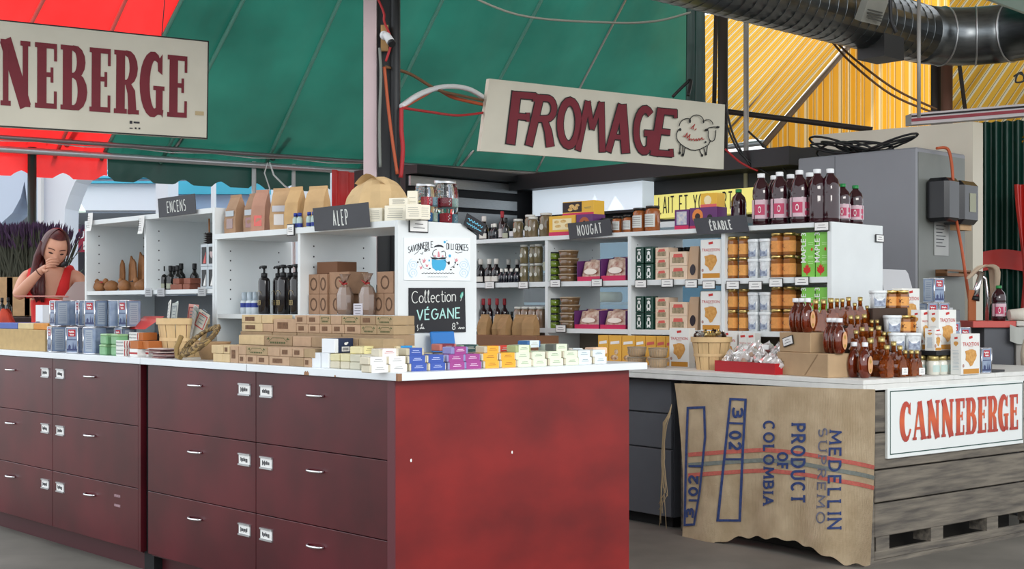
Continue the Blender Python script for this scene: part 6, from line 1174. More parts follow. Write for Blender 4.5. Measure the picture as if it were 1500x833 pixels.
nutty = [('picture', rect(-.36, .36, .3, .85), mat('cream_print', (236, 220, 176), .6)), ('nuts', joinvf([disc(-.2, .7, .1, .08, 8), disc(.05, .72, .12, .08, 8), disc(.2, .5, .1, .1, 8), disc(-.15, .48, .12, .08, 8)]), M_nut), ('base_strip', rect(-.5, .5, .0, .2), M_mag)]
cardbox(SHF, .03, 804, 843, ZS, .125, .12, 'yellow nougat box with nut pictures left of the NOUGAT slate', M_yel, nutty)
cardbox(SHF, .03, 844, 868, ZS, .125, .12, 'violet nougat box with a round almond picture', M_vio, [('medallion', disc(0, .55, .32, .32, 14), mat('dark_gold', (170, 90, 50), .6)), ('almond', disc(0, .5, .12, .2, 10), M_blk2), ('base_strip', rect(-.5, .5, 0, .15), M_mag)])
cardbox(SHF, .06, 824, 870, ZS + .126, .085, .1, 'yellow and black nougat box lying on top of two others', M_yel, [('picture', rect(-.5, .12, .22, .95), M_blk2), ('nuts', joinvf([disc(-.2, .65, .09, .14, 8), disc(-.08, .5, .09, .14, 8), disc(-.25, .42, .08, .12, 8), disc(-.02, .7, .07, .1, 8)]), M_nut), ('base_strip', rect(-.5, .5, 0, .16), M_mag), ('print', joinvf([rect(.2, .42, .5, .54), rect(.22, .4, .42, .45)]), M_gold)])
slate(SHF, -.012, (832, 894, 3), (327, 320.5, 344, 351), 'NOUGAT', 'dark slate sign reading NOUGAT on the white shelves', .58, .0075, narrow=.48)
jar(SHF, (.12, sv(889, .12), ZS), 'low dark jar half hidden behind the NOUGAT slate', None, .038, .1, (70, 46, 34), (30, 28, 28))
for k, (px, r_, h) in enumerate(((905, .033, .105), (921, .034, .108), (937, .042, .145), (956, .045, .152))): jar(SHF, (.08, sv(px, .08), ZS), '%s amber spread jar with black lid, %s from the left of four' % (('small', 'small', 'large', 'large')[k], ORD[k]), 'amber jars on the shelf top', r_, h, (150, 84, 40), (34, 30, 28), lab=('band', (206, 208, 204)))
pic = [('picture', joinvf([rect(-.36, .36, .25, .9)]), mat('blue_photo', (150, 160, 190), .5, rgb2=(214, 206, 196), scale=40)), ('base_strip', rect(-.5, .5, 0, .2), M_mag)]
cardbox(SHF, .03, 988, 1009, ZS, .115, .1, 'magenta confection box with a bluish picture by the ERABLE slate', M_vio, pic)
cardbox(SHF, .03, 1010, 1050, ZS, .12, .1, 'violet confection box with orange medallion by the yellow sign', M_vio, [('medallion', disc(-.2, .6, .2, .34, 14), mat('orange_print', (220, 130, 60), .6)), ('chocolate', disc(-.2, .58, .1, .16, 10), M_blk2), ('chocolate', disc(.25, .5, .1, .16, 10), M_blk2), ('base_strip', rect(-.5, .5, 0, .15), M_mag)])
cardbox(SHF, .06, 1026, 1050, ZS + .121, .08, .08, 'small yellow and orange box on top of the violet one', M_yel, [('picture', disc(-.05, .5, .24, .34, 10), mat('cream_print', (236, 220, 176), .6)), ('base_strip', rect(-.5, .5, 0, .22), mat('pink_orange', (214, 96, 96), .6))])
slate(SHF, -.014, (1016, 1092, 6), (320, 314.5, 339, 344), 'ÉRABLE', 'dark slate sign reading ERABLE on the white shelves', .5, .0075, narrow=.48)
M_juice = mat('dark_red_juice', (44, 8, 18), .08, coat=.6, ior=1.4); M_pinkl = mat('pink_white_label', (206, 176, 186), .5); M_pinkp = mat('pink_print', (184, 62, 96), .6)
def juice(fr, pos, label, big=True, facing=-90, lab=True, cap=None):
    t = T('juice_bottle', label, 'bottle', fr, pos, facing, 'red juice bottles'); r_, h = (.047, .285) if big else (.040, .215); kk = 'J' if big else 'j'
    P('bottle', kk + 'b', lambda: MB().lathe([(r_ * .86, 0), (r_, .01), (r_ * .97, h * .1), (r_, h * .14), (r_, h * .48), (r_ * .96, h * .52), (r_, h * .56), (r_ * .98, h * .68), (r_ * .8, h * .8), (r_ * .4, h * .89), (r_ * .36, h * .93)], 18, sq=.12), M_juice, t)
    P('cap', kk + 'c' + str(big), lambda: MB().lathe([(r_ * .42, h * .92), (r_ * .44, h * .93), (r_ * .44, h), (r_ * .38, h * 1.005), (0, h * 1.005)], 16), mat('cap_white', (226, 228, 230), .4) if big else mat('cap_green', (26, 128, 62), .4), t)
    if lab:
        P('label', kk + 'l', lambda: MB().grid(lambda u, v: ((r_ * 1.10) * math.sin((u - .5) * 2.7), -(r_ * 1.10) * math.cos((u - .5) * 2.7), h * (.13 + .36 * v)), 12, 1), M_pinkl, t)
        P('label_print', kk + 'p', lambda: joinp([MB().grid(lambda u, v: ((r_ * 1.115) * math.sin((u - .5) * 1.1 - .25), -(r_ * 1.115) * math.cos((u - .5) * 1.1 - .25), h * (.2 + .2 * v)), 8, 1), MB().grid(lambda u, v: ((r_ * 1.115) * math.sin((u - .5) * .35 + .75), -(r_ * 1.115) * math.cos((u - .5) * .35 + .75), h * (.16 + .08 * v)), 4, 1), MB().grid(lambda u, v: ((r_ * 1.115) * math.sin((u - .5) * .35 + .75), -(r_ * 1.115) * math.cos((u - .5) * .35 + .75), h * (.28 + .12 * v)), 4, 1)]), M_pinkp, t)
        P('label_emblem', kk + 'e', lambda: joinp([MB().grid(lambda u, v, q=q: ((r_ * 1.125) * math.sin(-.25 + .012 * q + .16 * math.cos(u * 6.28) * (1 - .3 * v)), -(r_ * 1.125) * math.cos(-.25 + .16 * math.cos(u * 6.28)), h * .3 + .018 * math.sin(u * 6.28) * (1 - .3 * v)), 12, 1) for q in range(1)]), M_card, t)
    return t
for k, (px, x) in enumerate(((1115, .06), (1142, .06), (1171, .055), (1197, .07), (1216, .1))): juice(SHF, (x, sv(px, x), ZS), 'large white-capped red juice bottle, %s from the left in the front row' % ORD[k], True, -52 + (0, 5, -5, 100, 120)[k], k < 3)
for k, (px, x) in enumerate(((1134, .2), (1158, .21), (1186, .2))): juice(SHF, (x, sv(px, x), ZS), 'large white-capped red juice bottle, %s from the left in the back row' % ORD[k], True, -60, False)
juice(SHF, (.12, sv(1082, .12), ZS), 'green-capped juice bottle behind the ERABLE slate', False, 60, False)
for k, px in enumerate((1234, 1253)):
    u = (.15, .33)[k]; juice(SHF, (col_u(SHF, px, .06), .06, ZS), 'green-capped small juice bottle, %s one above the shelf end' % ('left', 'right')[k], False, -48)
# --- labels on the shelf edges
lab_px = [(719, 417.5, 1), (768, 417.5, 1), (815, 415, 0), (876, 414, 1), (940, 415.5, 1), (979, 414.5, 1), (1014, 415.5, 1), (1040, 417, 1), (1075, 417.5, 1), (1108, 418, 1), (1138, 414, 1), (1176, 411.5, 1), (823, 481, 1), (1205, 331.5, 0)]
for k, (px, py, bl_) in enumerate(lab_px):
    nm = ['first vinegar', 'second vinegar', 'stacked tub', 'nougat', 'green tin', 'pink box', 'brown pouch', 'white biscuit box', 'honey jar', 'white tub', 'hexagonal jar', 'green carton', 'lower nougat', 'juice bottle'][k]
    framed_tag(SHF, (-.008, sv(px, 0), zpy(SHF, 0, sv(px, 0), py)), -90, 'black-framed price card on shelf edge below the %s' % nm if k < 13 else 'white price card at the shelf top under the juice bottles', .088, .048, 'shelf price cards')
pt = SHF.inv(onplane(1287, 349, SHF.p(0, -.014), SHF.y)); framed_tag(SHF, (pt.x, -.02, pt.z), 0, 'black-framed price card jutting from the white shelf end', .085, .042)
# --- bay with vinegar (leftmost)
for k, (px, x) in enumerate(((704, .05), (717, .05), (727, .05), (745, .2), (758, .22))): bottle(SHF, (x, sv(px, x), Z2), 'white-stoppered vinegar bottle, %s from the left on the upper shelf' % ORD[k], 'vin', 'vinegar bottles upper shelf', s=1.05)
for k, px in enumerate((734.5, 741.5, 749, 757)): bottle(SHF, (.04, sv(px, .04), Z2), 'miniature vinegar bottle, %s from the left on the upper shelf' % ORD[k], 'mini', 'miniature bottles', s=.95)
for tier in (0, 1):
    for k, px in enumerate((768, 779.5, 789)): jar(SHF, (.07 + .015 * (k % 2), sv(px, .07), Z2 + .122 * tier), 'square spice jar, %s from the left, %s layer upper shelf' % (ORD[k], ('lower', 'upper')[tier]), 'spice jars upper shelf', .0285, .12, (110, 100, 72), (200, 200, 192), lab=('disc', (200, 200, 190)), lidh=.014)
for k, (px, x) in enumerate(((708, .08), (717, .08), (728, .08), (739, .14))): bottle(SHF, (x, sv(px, x), Z3), 'red-capped vinegar bottle, %s from the left on the lower shelf' % ORD[k], 'redcap', 'red-capped bottles', s=1.1)
for k, px in enumerate((744, 749.5, 755, 760.5)): bottle(SHF, (.1, sv(px, .1), Z3), 'slim dark bottle, %s from the left among lower shelf spice jars' % ORD[k], 'dropper', 'slim bottles lower shelf', s=.85)
for k, px in enumerate((760, 770, 781, 792)): jar(SHF, (.05, sv(px, .05), Z3), 'brown spice jar with white lid, %s from the left on lower shelf' % ORD[k], 'spice jars lower shelf', .032, .135, (120, 96, 76), (206, 206, 200), lab=('disc', (196, 190, 180)))
cr0 = S('riser_box', None, MB().bbox(-.32, .32, -.1, .1, 0, .155, .003), mat('brown_riser', (132, 94, 68), .8), 'brown riser box under the kraft pasta bags', 'box', SHF, (-.14, sv(748, -.14), ZP), -90)
for k, (px, w_) in enumerate(((712, .075), (729, .08), (742, .085), (760, .09), (779, .09))): bag(SHF, (-.16 + .03 * (k % 2), sv(px, -.15), ZP + .156), -90 + (0, 12, -10, 8, 0)[k], 'rumpled kraft bag with folded top, %s from the left before the spice jars' % ORD[k], (166, 132, 90), w_ * 1.05, .06, .128, 'rumpled kraft bags', .01 * (k % 3 - 1), None, None, .004)
# --- bay with tubs and nougat
for tz, h_, nm in ((Z2, 1, 'upper'), (Z3, 1, 'lower')):
    for k in range(4):
        jar(SHF, (.06, sv(812.5, .06), tz + .047 * k), 'flat green and black jar, %s in the stack, %s shelf' % (('bottom', 'second', 'third', 'top')[k], nm), 'flat jars %s' % nm, .036, .046, (108, 130, 40), (24, 24, 24), lidh=.02, lidr=.035)
        tub(SHF, (.06, sv(833 if nm == 'upper' else 835, .06), tz + .049 * k), 'clear brown tub, %s in the stack, %s shelf' % (('bottom', 'second', 'third', 'top')[k], nm), 'brown tubs %s' % nm, .105, .048, (110, 84, 56), (168, 150, 128))
nougat(SHF, .03, 845, 879.5, Z2, .13, 'magenta display box of wrapped nougat, left one on the upper shelf', 'nougat displays'); nougat(SHF, .03, 880, 917, Z2, .14, 'magenta display box of wrapped nougat, right one on the upper shelf', 'nougat displays')
nougat(SHF, .03, 841, 878, Z3, .115, 'magenta display box of wrapped nougat, left one on the lower shelf', 'nougat displays'); nougat(SHF, .03, 878.5, 917, Z3, .115, 'magenta display box of wrapped nougat, right one on the lower shelf', 'nougat displays')
# --- bay with green tins, pink boxes, biscuit box
M_gt = mat('dark_green_tin', (20, 62, 50), .3); M_pkb = mat('pink_card', (220, 196, 172), .6); M_pkr = mat('coral_print', (206, 92, 84), .6); M_olp = mat('olive_photo', (120, 110, 84), .6, rgb2=(170, 150, 120), scale=60)
for tz, nm in ((Z2, 'upper'), (Z3, 'lower')):
    for tier in (0, 1):
        for k, px in enumerate((936, 950)):
            t = T('tea_tin', 'dark green tea tin with white figure, %s %s one on %s shelf' % (('bottom', 'top')[tier], ('left', 'right')[k], nm), 'tin', SHF, (.07, sv(px, .04), tz + .099 * tier), -90, 'green tea tins')
            P('tin', 'teatin', lambda: MB().bbox(-.029, .029, -.029, .029, 0, .097, .004), M_gt, t); P('figure', 'teafig', lambda: MB().flat(joinvf([disc(0, .06, .011, .012, 10), disc(0, .036, .016, .02, 12), rect(-.014, -.004, .012, .018), rect(.004, .014, .012, .018), rect(-.014, .014, .078, .084)]), (0, -.0298, 0), (1, 0, 0), (0, 0, 1)), M_card, t); P('collar', 'teacol', lambda: MB().flat(joinvf([rect(-.007, .007, .028, .05)]), (0, -.0304, 0), (1, 0, 0), (0, 0, 1)), M_gt, t)
    for k in range(3): cardbox(SHF, .05, 960, 979.5, tz + .063 * k, .062, .09, 'small pink box with coral print, %s of three on %s shelf' % (('bottom', 'middle', 'top')[k], nm), M_pkb, [('picture', rect(-.34, .3, .2, .62), M_olp), ('print', joinvf([poly([(-.3, .6), (.25, .64), (.2, .88), (-.25, .84)])]), M_pkr)], group='small pink boxes')
    for k in range(2): cardbox(SHF, .05, 980.5, 1006, tz + .081 * k, .08, .09, 'larger pink box with coral print, %s of two on %s shelf' % (('lower', 'upper')[k], nm), M_pkb, [('picture', rect(-.34, .34, .18, .6), M_olp), ('print', joinvf([poly([(-.28, .58), (.28, .6), (.25, .84), (-.25, .84)])]), M_pkr)], group='larger pink boxes')
    t = T('pouch', 'tall beige pouch with dark window on the %s shelf' % nm, 'pouch', SHF, (.08, sv(1015, .06), tz), -90, 'beige pouches')
    P('pouch', 'pouch', lambda: MB().add([(-.035, -.025, 0), (.035, -.025, 0), (.035, .025, 0), (-.035, .025, 0), (-.034, -.012, .15), (.034, -.012, .15), (.034, .012, .15), (-.034, .012, .15), (-.03, -.003, .19), (.03, -.003, .19), (.03, .003, .19), (-.03, .003, .19)], [(3, 2, 1, 0), (0, 1, 5, 4), (1, 2, 6, 5), (2, 3, 7, 6), (3, 0, 4, 7), (4, 5, 9, 8), (5, 6, 10, 9), (6, 7, 11, 10), (7, 4, 8, 11), (8, 9, 10, 11)]), mat('beige_pouch', (196, 164, 134), .6), t)
    P('window', 'pouchw', lambda: MB().flat(disc(0, .055, .02, .032, 12), (0, -.027, 0), (1, 0, 0), (0, .08, 1)), mat('pouch_window', (50, 42, 48), .15), t)
    cookie_box(SHF, (.035, sv(1040, .0), tz), 'white maple leaf biscuit box on the %s shelf' % nm)
for k in range(4): jar(SHF, (.34, sv(972 + 12 * k, .34), Z2), 'dark jar with black lid at the shelf back, %s from the left' % ORD[k], 'dark jars at the back', .027, .2, (46, 36, 32), (26, 26, 26), lidh=.03)
# --- bay with honey jars, tubs and green cartons
AMBJ, GOLDL = (142, 88, 44), (206, 178, 112, 1)
for tz, nm, ups in ((Z2, 'upper shelf', 2), (Z3, 'lower shelf', 2)):
    for tier in range(ups):
        tn = ('bottom', 'top')[tier]
        for k, px in enumerate((1074, 1090)): jar(SHF, (.05, sv(px, .05), tz + .117 * tier), 'small hexagonal honey jar, %s, %s layer, %s' % (('left', 'right')[k], tn, nm), 'small hex jars', .031, .115, AMBJ, GOLDL, lab=('hex', (222, 158, 84)), hexa=True)
        for k, px in enumerate((1106, 1123)): tub(SHF, (.05, sv(px, .05), tz + .107 * tier), 'white-lidded tub with picture, %s, %s layer, %s' % (('left', 'right')[k], tn, nm), 'white tubs', .064, .106, (206, 210, 212), (222, 226, 228), True)
        for k, px in enumerate((1139, 1157)): jar(SHF, (.06, sv(px, .06), tz + .122 * tier), 'large hexagonal honey jar, %s, %s layer, %s' % (('left', 'right')[k], tn, nm), 'large hex jars', .038, .12, AMBJ, GOLDL, lab=('hex', (216, 146, 78)), hexa=True)
        jar(SHF, (.16, sv(1168, .16), tz + .122 * tier), 'large hexagonal honey jar hidden behind, %s layer, %s' % (tn, nm), 'hidden hex jars', .04, .12, AMBJ, GOLDL, lab=('hex', (216, 146, 78)), hexa=True)
M_mg = mat('lime_green_card', (122, 190, 76), .5)
def maple3(px0, px1, z, label):
    ya, yb = sorted((sv(px0, .02), sv(px1, .02))); w_ = yb - ya - .003; t = T('maple_carton', label, 'carton', SHF, (.05, (ya + yb) / 2, z), -90, 'green maple cartons'); h = .235
    P('carton', None, MB().bbox(-w_ / 2, w_ / 2, -.03, .03, 0, h, .001), M_mg, t)
    P('title', None, MB().flat(([(-w_ * .16 - y, h * .66 + x) for x, y in ftext('MAPLE 3', .044, .006)[0]], ftext('MAPLE 3', .044, .006)[1]), (0, -.031, 0), (1, 0, 0), (0, 0, 1)), M_card, t)
    P('maple_leaf', None, MB().flat(leafvf(.045, .065, -w_ * .08, .008), (0, -.0312, 0), (1, 0, 0), (0, 0, 1)), mat('maple_red', (196, 40, 36), .6), t)
    P('drop', None, MB().flat(joinvf([disc(w_ * .3, h * .62, .006, .009, 8)]), (0, -.0312, 0), (1, 0, 0), (0, 0, 1)), mat('maple_red', (196, 40, 36), .6), t)
    P('print', None, MB().flat(joinvf([rect(w_ * .02, w_ * .4, h * q, h * q + .003) for q in (.3, .34, .42, .46, .72, .76)]), (0, -.0312, 0), (1, 0, 0), (0, 0, 1)), mat('pale_lime', (190, 226, 160), .6), t)
maple3(1174, 1193.5, Z2, 'lime green maple carton, left of the pair on the upper shelf'); maple3(1194.5, 1213, Z2, 'lime green maple carton, right of the pair on the upper shelf')
maple3(1174, 1193.5, Z3, 'lime green maple carton, left of the pair on the lower shelf'); maple3(1194.5, 1213, Z3, 'lime green maple carton, right of the pair on the lower shelf')
# ================================================================== goods on the pallet table
def tp(px, py): return TAB.inv(atz(px, py, ZP))
def tpos(px, py, z=0): q = tp(px, py); return (q.x, q.y, ZP + z)
M_mc = mat('maple_yellow_card', (222, 168, 66), .55)
yb0 = SHF
for k, (a, b) in enumerate(((875, 890.5), (891, 909.5), (910, 929), (929.5, 944), (944.5, 960), (960.5, 974), (974.5, 986))):
    ya, yb = sorted((sv(a, -.13), sv(b, -.13))); w_ = yb - ya - .002
    t = T('cookie_carton', 'yellow maple cookie carton, %s from the left in the upright row' % ORD[k], 'carton', SHF, (-.09, (ya + yb) / 2, ZP), -90, 'yellow cookie cartons'); h = .165
    P('carton', None, MB().bbox(-w_ / 2, w_ / 2, -.035, .035, 0, h, .001), M_mc, t)
    P('title', None, MB().flat(joinvf([poly([(-w_ * .38, h * .68), (w_ * .36, h * .72), (w_ * .34, h * .82), (-w_ * .36, h * .78)])]), (0, -.036, 0), (1, 0, 0), (0, 0, 1)), M_card if k < 4 else M_pkr, t)
    P('picture', None, MB().flat(joinvf([disc(-w_ * .05, h * .22, w_ * .32, h * .1, 8), disc(w_ * .1, h * .42, w_ * .16, h * .1, 8)]), (0, -.0363, 0), (1, 0, 0), (0, 0, 1)), mat('cookie_photo', (150, 96, 54), .7, rgb2=(222, 200, 170), scale=50), t)
for k, (px, py, n_) in enumerate(((933, 536, 2), (964, 538, 2), (984, 533, 2))):
    for q in range(n_):
        t = T('clear_cup', 'ribbed clear plastic cup of sweets, %s of the %s stack' % (('lower', 'upper')[q], ('left', 'middle', 'right')[k]), 'cup', TAB, tpos(px, py, .056 * q), 0, 'ribbed clear cups')
        P('cup', 'cup', lambda: MB().lathe([(.048 * (1 + .03 * (j % 2)), .0) if False else (.044 + .008 * j / 4, .012 * j) for j in range(5)], 24), mat('cup_plastic', (206, 180, 146), .15, trans=.35, var=.1, scale=60), t); P('rim', 'cuprim', lambda: MB().lathe([(.053, .047), (.055, .049), (.055, .053), (0, .0545)], 24), mat('cup_lid', (206, 192, 170), .1, trans=.5), t)
        P('ribs', 'cupribs', lambda: joinp([MB().tube([((.0445) * math.cos(a), .0445 * math.sin(a), .002), (.0525 * math.cos(a), .0525 * math.sin(a), .046)], .0016, 4) for a in [2 * math.pi * j / 22 for j in range(22)]]), mat('cup_lid', (206, 192, 170), .1, trans=.5), t)
def ctab(px, py, label, rz, z=0, **k): return cookie_box(TAB, tpos(px, py, z), label, rz, **k)
cookie_box(SHF, (-.2, sv(996, -.22), ZP), 'white maple leaf biscuit box left of the tall veneer basket', w_=.135, h=.215)
cookie_box(SHF, (-.035, sv(1064, -.06), ZP), 'white biscuit box standing behind the tall veneer basket', w_=.14, h=.2)
for k, px in enumerate((1087, 1099)): cookie_box(SHF, (-.045, sv(px + 3, -.06), ZP), 'narrow white biscuit box, %s of two right of the basket' % ('left', 'right')[k], w_=.052, h=.19, group='narrow biscuit boxes')
bq = tp(1042, 541); bk = T('wooden_basket', 'tall veneer basket heaped with foil-wrapped chocolates', 'basket', TAB, (bq.x, bq.y, ZP), 0); basket(bk, .078, .106, .17, 1.0, 10)
rr = random.Random(8); hv_ = [(190, 186, 180), (70, 52, 46), (200, 176, 120), (150, 150, 150)]
for k in range(34):
    a = rr.uniform(0, 6.28); r_ = .086 * math.sqrt(rr.random()); c = hv_[k % 4]
    t = T('foil_chocolate', '%s foil-wrapped chocolate heaped in the tall veneer basket' % ('silver', 'dark', 'gold', 'grey')[k % 4], 'chocolate', TAB, (bq.x + r_ * math.cos(a), bq.y + r_ * math.sin(a), ZP + .162 + .035 * (1 - r_ / .1) + rr.uniform(0, .012)), rr.uniform(0, 360), '%s chocolates' % ('silver', 'dark', 'gold', 'grey')[k % 4])
    P('wrapper', 'choc%d' % (k % 4), lambda: MB().lathe([(0, -.014), (.013, -.008), (.017, .002), (.011, .012), (.003, .016), (.008, .022)], 7, smooth=False), mat('foil%d' % (k % 4), c, .2, .8), t)
q0 = tp(1047, 543); q1 = tp(1135, 549); aw_ = math.degrees(math.atan2(q1.y - q0.y, q1.x - q0.x)); ln = (q1 - q0).length
tr = T('red_tray', 'shallow red cardboard tray of cellophane packets', 'tray', TAB, (q0.x, q0.y, ZP), aw_)
M_rt = mat('red_cardboard', (176, 24, 36), .55); dw = .16
P('base', None, MB().box(0, ln, 0, dw, 0, .004), M_rt, tr)
for nm, bx_ in (('wall', (0, ln, 0, .005, .004, .055)), ('wall', (0, ln, dw - .005, dw, .004, .055)), ('wall', (0, .005, .005, dw - .005, .004, .055)), ('wall', (ln - .005, ln, .005, dw - .005, .004, .055))): P(nm, None, MB().box(*bx_), M_rt, tr)
axx = Vector((math.cos(math.radians(aw_)), math.sin(math.radians(aw_)))); ayy = Vector((-axx.y, axx.x))
for k in range(18):
    i, j = k % 6, k // 6; lx = .04 + (ln - .08) * i / 5 + rr.uniform(-.01, .01); ly_ = .04 + .04 * j; z = .012 + .028 * j + .02 * math.sin(math.pi * i / 5)
    p_ = Vector((q0.x, q0.y)) + axx * lx + ayy * ly_
    t = T('cello_packet', 'crinkled cellophane packet in the red tray, %s in the %s row' % (ORD[i], ('front', 'middle', 'back')[j]), 'packet', TAB, (p_.x, p_.y, ZP + z), aw_ + rr.uniform(-40, 40), 'cellophane packets'); s0 = rr.random() * 9
    t.rotation_euler[0] = rr.uniform(-.6, .1)
    P('wrap', 'cello%d' % (k % 3), lambda: MB().grid(lambda u, v: (.042 * math.cos(6.283 * u) * math.sin(3.1416 * min(v * 1.1, 1)) * (1 + .25 * math.sin(u * 40 + s0)) + .001, .026 * math.sin(6.283 * u) * math.sin(3.1416 * min(v * 1.1, 1)), .075 * v + .008 * math.sin(u * 31 + v * 7)), 12, 7, 0, False), mat('clear_wrap', (216, 210, 208), .06, trans=.35, coat=1), t)
    P('sweets', 'sweet%d' % (k % 3), lambda: MB().lathe([(0, .006), (.026, .016), (.028, .035), (.016, .05), (0, .054)], 8, smooth=False), mat('sweet%d' % (k % 3), ((150, 92, 84), (196, 186, 180), (170, 140, 120))[k % 3], .6), t)
    if k % 2: P('paper_tag', 'cellotag', lambda: MB().box(-.018, .018, -.03, -.029, .02, .045), M_card, t)
# kraft steps and syrup flasks
def step(px0, px1, pxr, pyf, z0, h, label, dep):
    a, b = tp(px0, pyf[0]), tp(px1, pyf[1]); return a, b
a = tp(1138, 548); b = tp(1213, 553.5)
M_step = mat('kraft_wrap', (178, 150, 116), .75, var=.06, scale=14, bump=.15)
ang = math.degrees(math.atan2(b.y - a.y, b.x - a.x)); Ls = (b - a).length
s1 = T('kraft_step', 'lower kraft-wrapped step box under the syrup flasks', 'box', TAB, (a.x, a.y, ZP), ang)
P('box', None, MB().bbox(0, Ls, 0, .16, 0, .112, .003), M_step, s1); P('paper_fold', None, MB().prism([(Ls * .55, .006), (Ls * .57, .006), (Ls * .82, .108), (Ls * .8, .108)], (0, -.0015, 0), (1, 0, 0), (0, 0, 1), (0, .001, 0)), mat('fold_shadow_paper', (150, 122, 92), .8), s1)
P('pen_mark', None, MB().flat(joinvf([ribbon([(.03, .03), (.038, .08)], .003), ribbon([(.02, .06), (.06, .065)], .003), ribbon([(.03, .04), (.05, .07), (.058, .05)], .002)]), (0, -.0022, 0), (1, 0, 0), (0, 0, 1)), mat('pencil', (130, 110, 90), .8), s1)
axx = Vector((math.cos(math.radians(ang)), math.sin(math.radians(ang)))); ayy = Vector((-axx.y, axx.x))
s2 = T('kraft_step', 'upper kraft-wrapped step box with a framed price card', 'box', TAB, (a.x + ayy.x * .015, a.y + ayy.y * .015, ZP + .1125), ang)
P('box', None, MB().bbox(0, Ls * .62, 0, .14, 0, .095, .003), M_step, s2)
pt = Vector((a.x, a.y)) + axx * .075 + ayy * .010; tg = framed_tag(TAB, (pt.x, pt.y, ZP + .165), ang, 'tilted black-framed price card on the upper kraft step', .08, .045); tg.rotation_euler[1] = math.radians(-14)
M_syr = mat('amber_syrup', (150, 56, 18), .05, trans=.45, coat=.7, rgb2=(96, 28, 8), scale=12); M_wcap = mat('cap_white', (226, 228, 230), .4); M_tan = mat('tan_oval_label', (214, 160, 116), .6)
def flask(pos, label, rz=0, s_=1.0):
    t = T('syrup_flask', label, 'bottle', TAB, pos, rz, 'oval maple syrup flasks')
    P('flask', 'flask', lambda: MB().lathe([(.026, 0), (.034, .008), (.042, .035), (.044, .07), (.038, .1), (.024, .122), (.012, .132), (.011, .146)], 20, sy=.62), M_syr, t)
    P('loop_handle', 'flaskh', lambda: MB().tube([(.014, 0, .142), (.026, 0, .14), (.028, 0, .13), (.02, 0, .124)], .004, 6), M_syr, t)
    P('cap', 'flaskc', lambda: MB().lathe([(.014, .146), (.0145, .148), (.0145, .166), (0, .167)], 14), M_wcap, t)
    P('label', 'flaskl', lambda: MB().flat(([(x, y) for x, y in disc(0, .062, .023, .042, 18)[0]], disc(0, 0, 1, 1, 18)[1]), (0, -.0285, 0), (1, 0, 0), (0, 0, 1)), M_tan, t)
    P('label_leaf', 'flaskd', lambda: MB().flat(joinvf([leafvf(.02, .028, 0, .064), rect(-.007, .007, .03, .044)]), (0, -.0292, 0), (1, 0, 0), (0, 0, 1)), mat('olive_gold', (176, 140, 60), .6), t)
    return t
for k in range(3):
    p_ = Vector((a.x, a.y)) + axx * (.03 + .06 * k) + ayy * (.09 - .01 * k); flask((p_.x, p_.y, ZP + .208), 'oval syrup flask with tan label, %s from the left on the upper step' % ORD[k], 8)
for k in range(3):
    p_ = Vector((a.x, a.y)) + axx * (Ls * .68 + .045 + .05 * k - .02) + ayy * (.09 - .012 * k); flask((p_.x, p_.y, ZP + .1125), 'oval syrup flask with tan label, %s from the left on the lower step' % ORD[k], 8)
for k, (px, py) in enumerate(((1251, 552.5), (1267, 553.5))): flask(tpos(px, py), 'oval syrup flask with tan label, %s one standing on the table edge' % ('left', 'right')[k], 8)
# maple leaf bottles on hidden risers
M_syr2 = mat('golden_syrup', (206, 110, 36), .04, trans=.6, coat=.7, rgb2=(150, 66, 16), scale=16)
def leafbottle(pos, label, s_=1.0, rz=0):
    t = T('syrup_bottle', label, 'bottle', TAB, pos, rz, 'maple leaf syrup bottles'); t.scale = (s_, s_, s_)
    def body():
        mb = MB(); pts = [(0, 0), (.03, .0), (.042, .018), (.036, .032), (.05, .045), (.038, .06), (.036, .078), (.02, .082), (.011, .1)]; full = pts + [(-x, y) for x, y in pts[::-1][:-1]]
        mb.prism([(x * .8, y) for x, y in full], (0, -.014, 0), (1, 0, 0), (0, 0, 1), (0, .028, 0)); mb.prism([(x * .62, y * .9 + .004) for x, y in full], (0, -.02, 0), (1, 0, 0), (0, 0, 1), (0, .04, 0)); return mb
    P('body', 'leafbody', body, M_syr2, t); P('neck', 'leafneck', lambda: MB().lathe([(.011, .095), (.010, .128), (.012, .13)], 10), M_syr2, t)
    P('cap', 'leafcap', lambda: MB().lathe([(.012, .126), (.0125, .128), (.0125, .146), (0, .147)], 12), mat('pale_gold_cap', (186, 166, 108), .35, .7), t)
    return t
M_ris = mat('dark_riser', (70, 54, 44), .8)
r1 = tp(1268, 535); rz1 = 0
lst0 = [(1275, 551, 1.25), (1291, 551.5, 1.3), (1299, 553, 1.05), (1309, 549, 1.12), (1318, 552, 1.02), (1326, 551, .86), (1335, 551, .86), (1343, 550, .84)]
for k, (px, py, s_) in enumerate(lst0): leafbottle(tpos(px, py), 'amber leaf-shaped syrup bottle on the table, %s from the left' % ORD[k], s_)
ri1 = tp(1262, 537); ri2 = tp(1330, 533)
def riser(label, px, py, w_, d, h):
    q = tp(px, py); return S('riser_block', None, MB().bbox(0, w_, 0, d, 0, h, .003), M_ris, label, 'riser', TAB, (q.x, q.y, ZP)), q
def block(label, px0, px1, Y, d, h):
    a_, b_ = W(px0, 450, Y).x, W(px1, 450, Y).x; S('riser_block', None, MB().bbox(0, b_ - a_, 0, d, 0, h, .003), M_ris, label, 'riser', WF, (a_, Y, ZP))
block('low dark riser block behind the leaf bottles', 1246, 1306, 6.44, .115, .085); block('middle dark riser block under leaf bottles', 1240, 1290, 6.56, .10, .15); block('tallest dark riser block under the rear leaf bottles', 1222, 1276, 6.665, .12, .235)
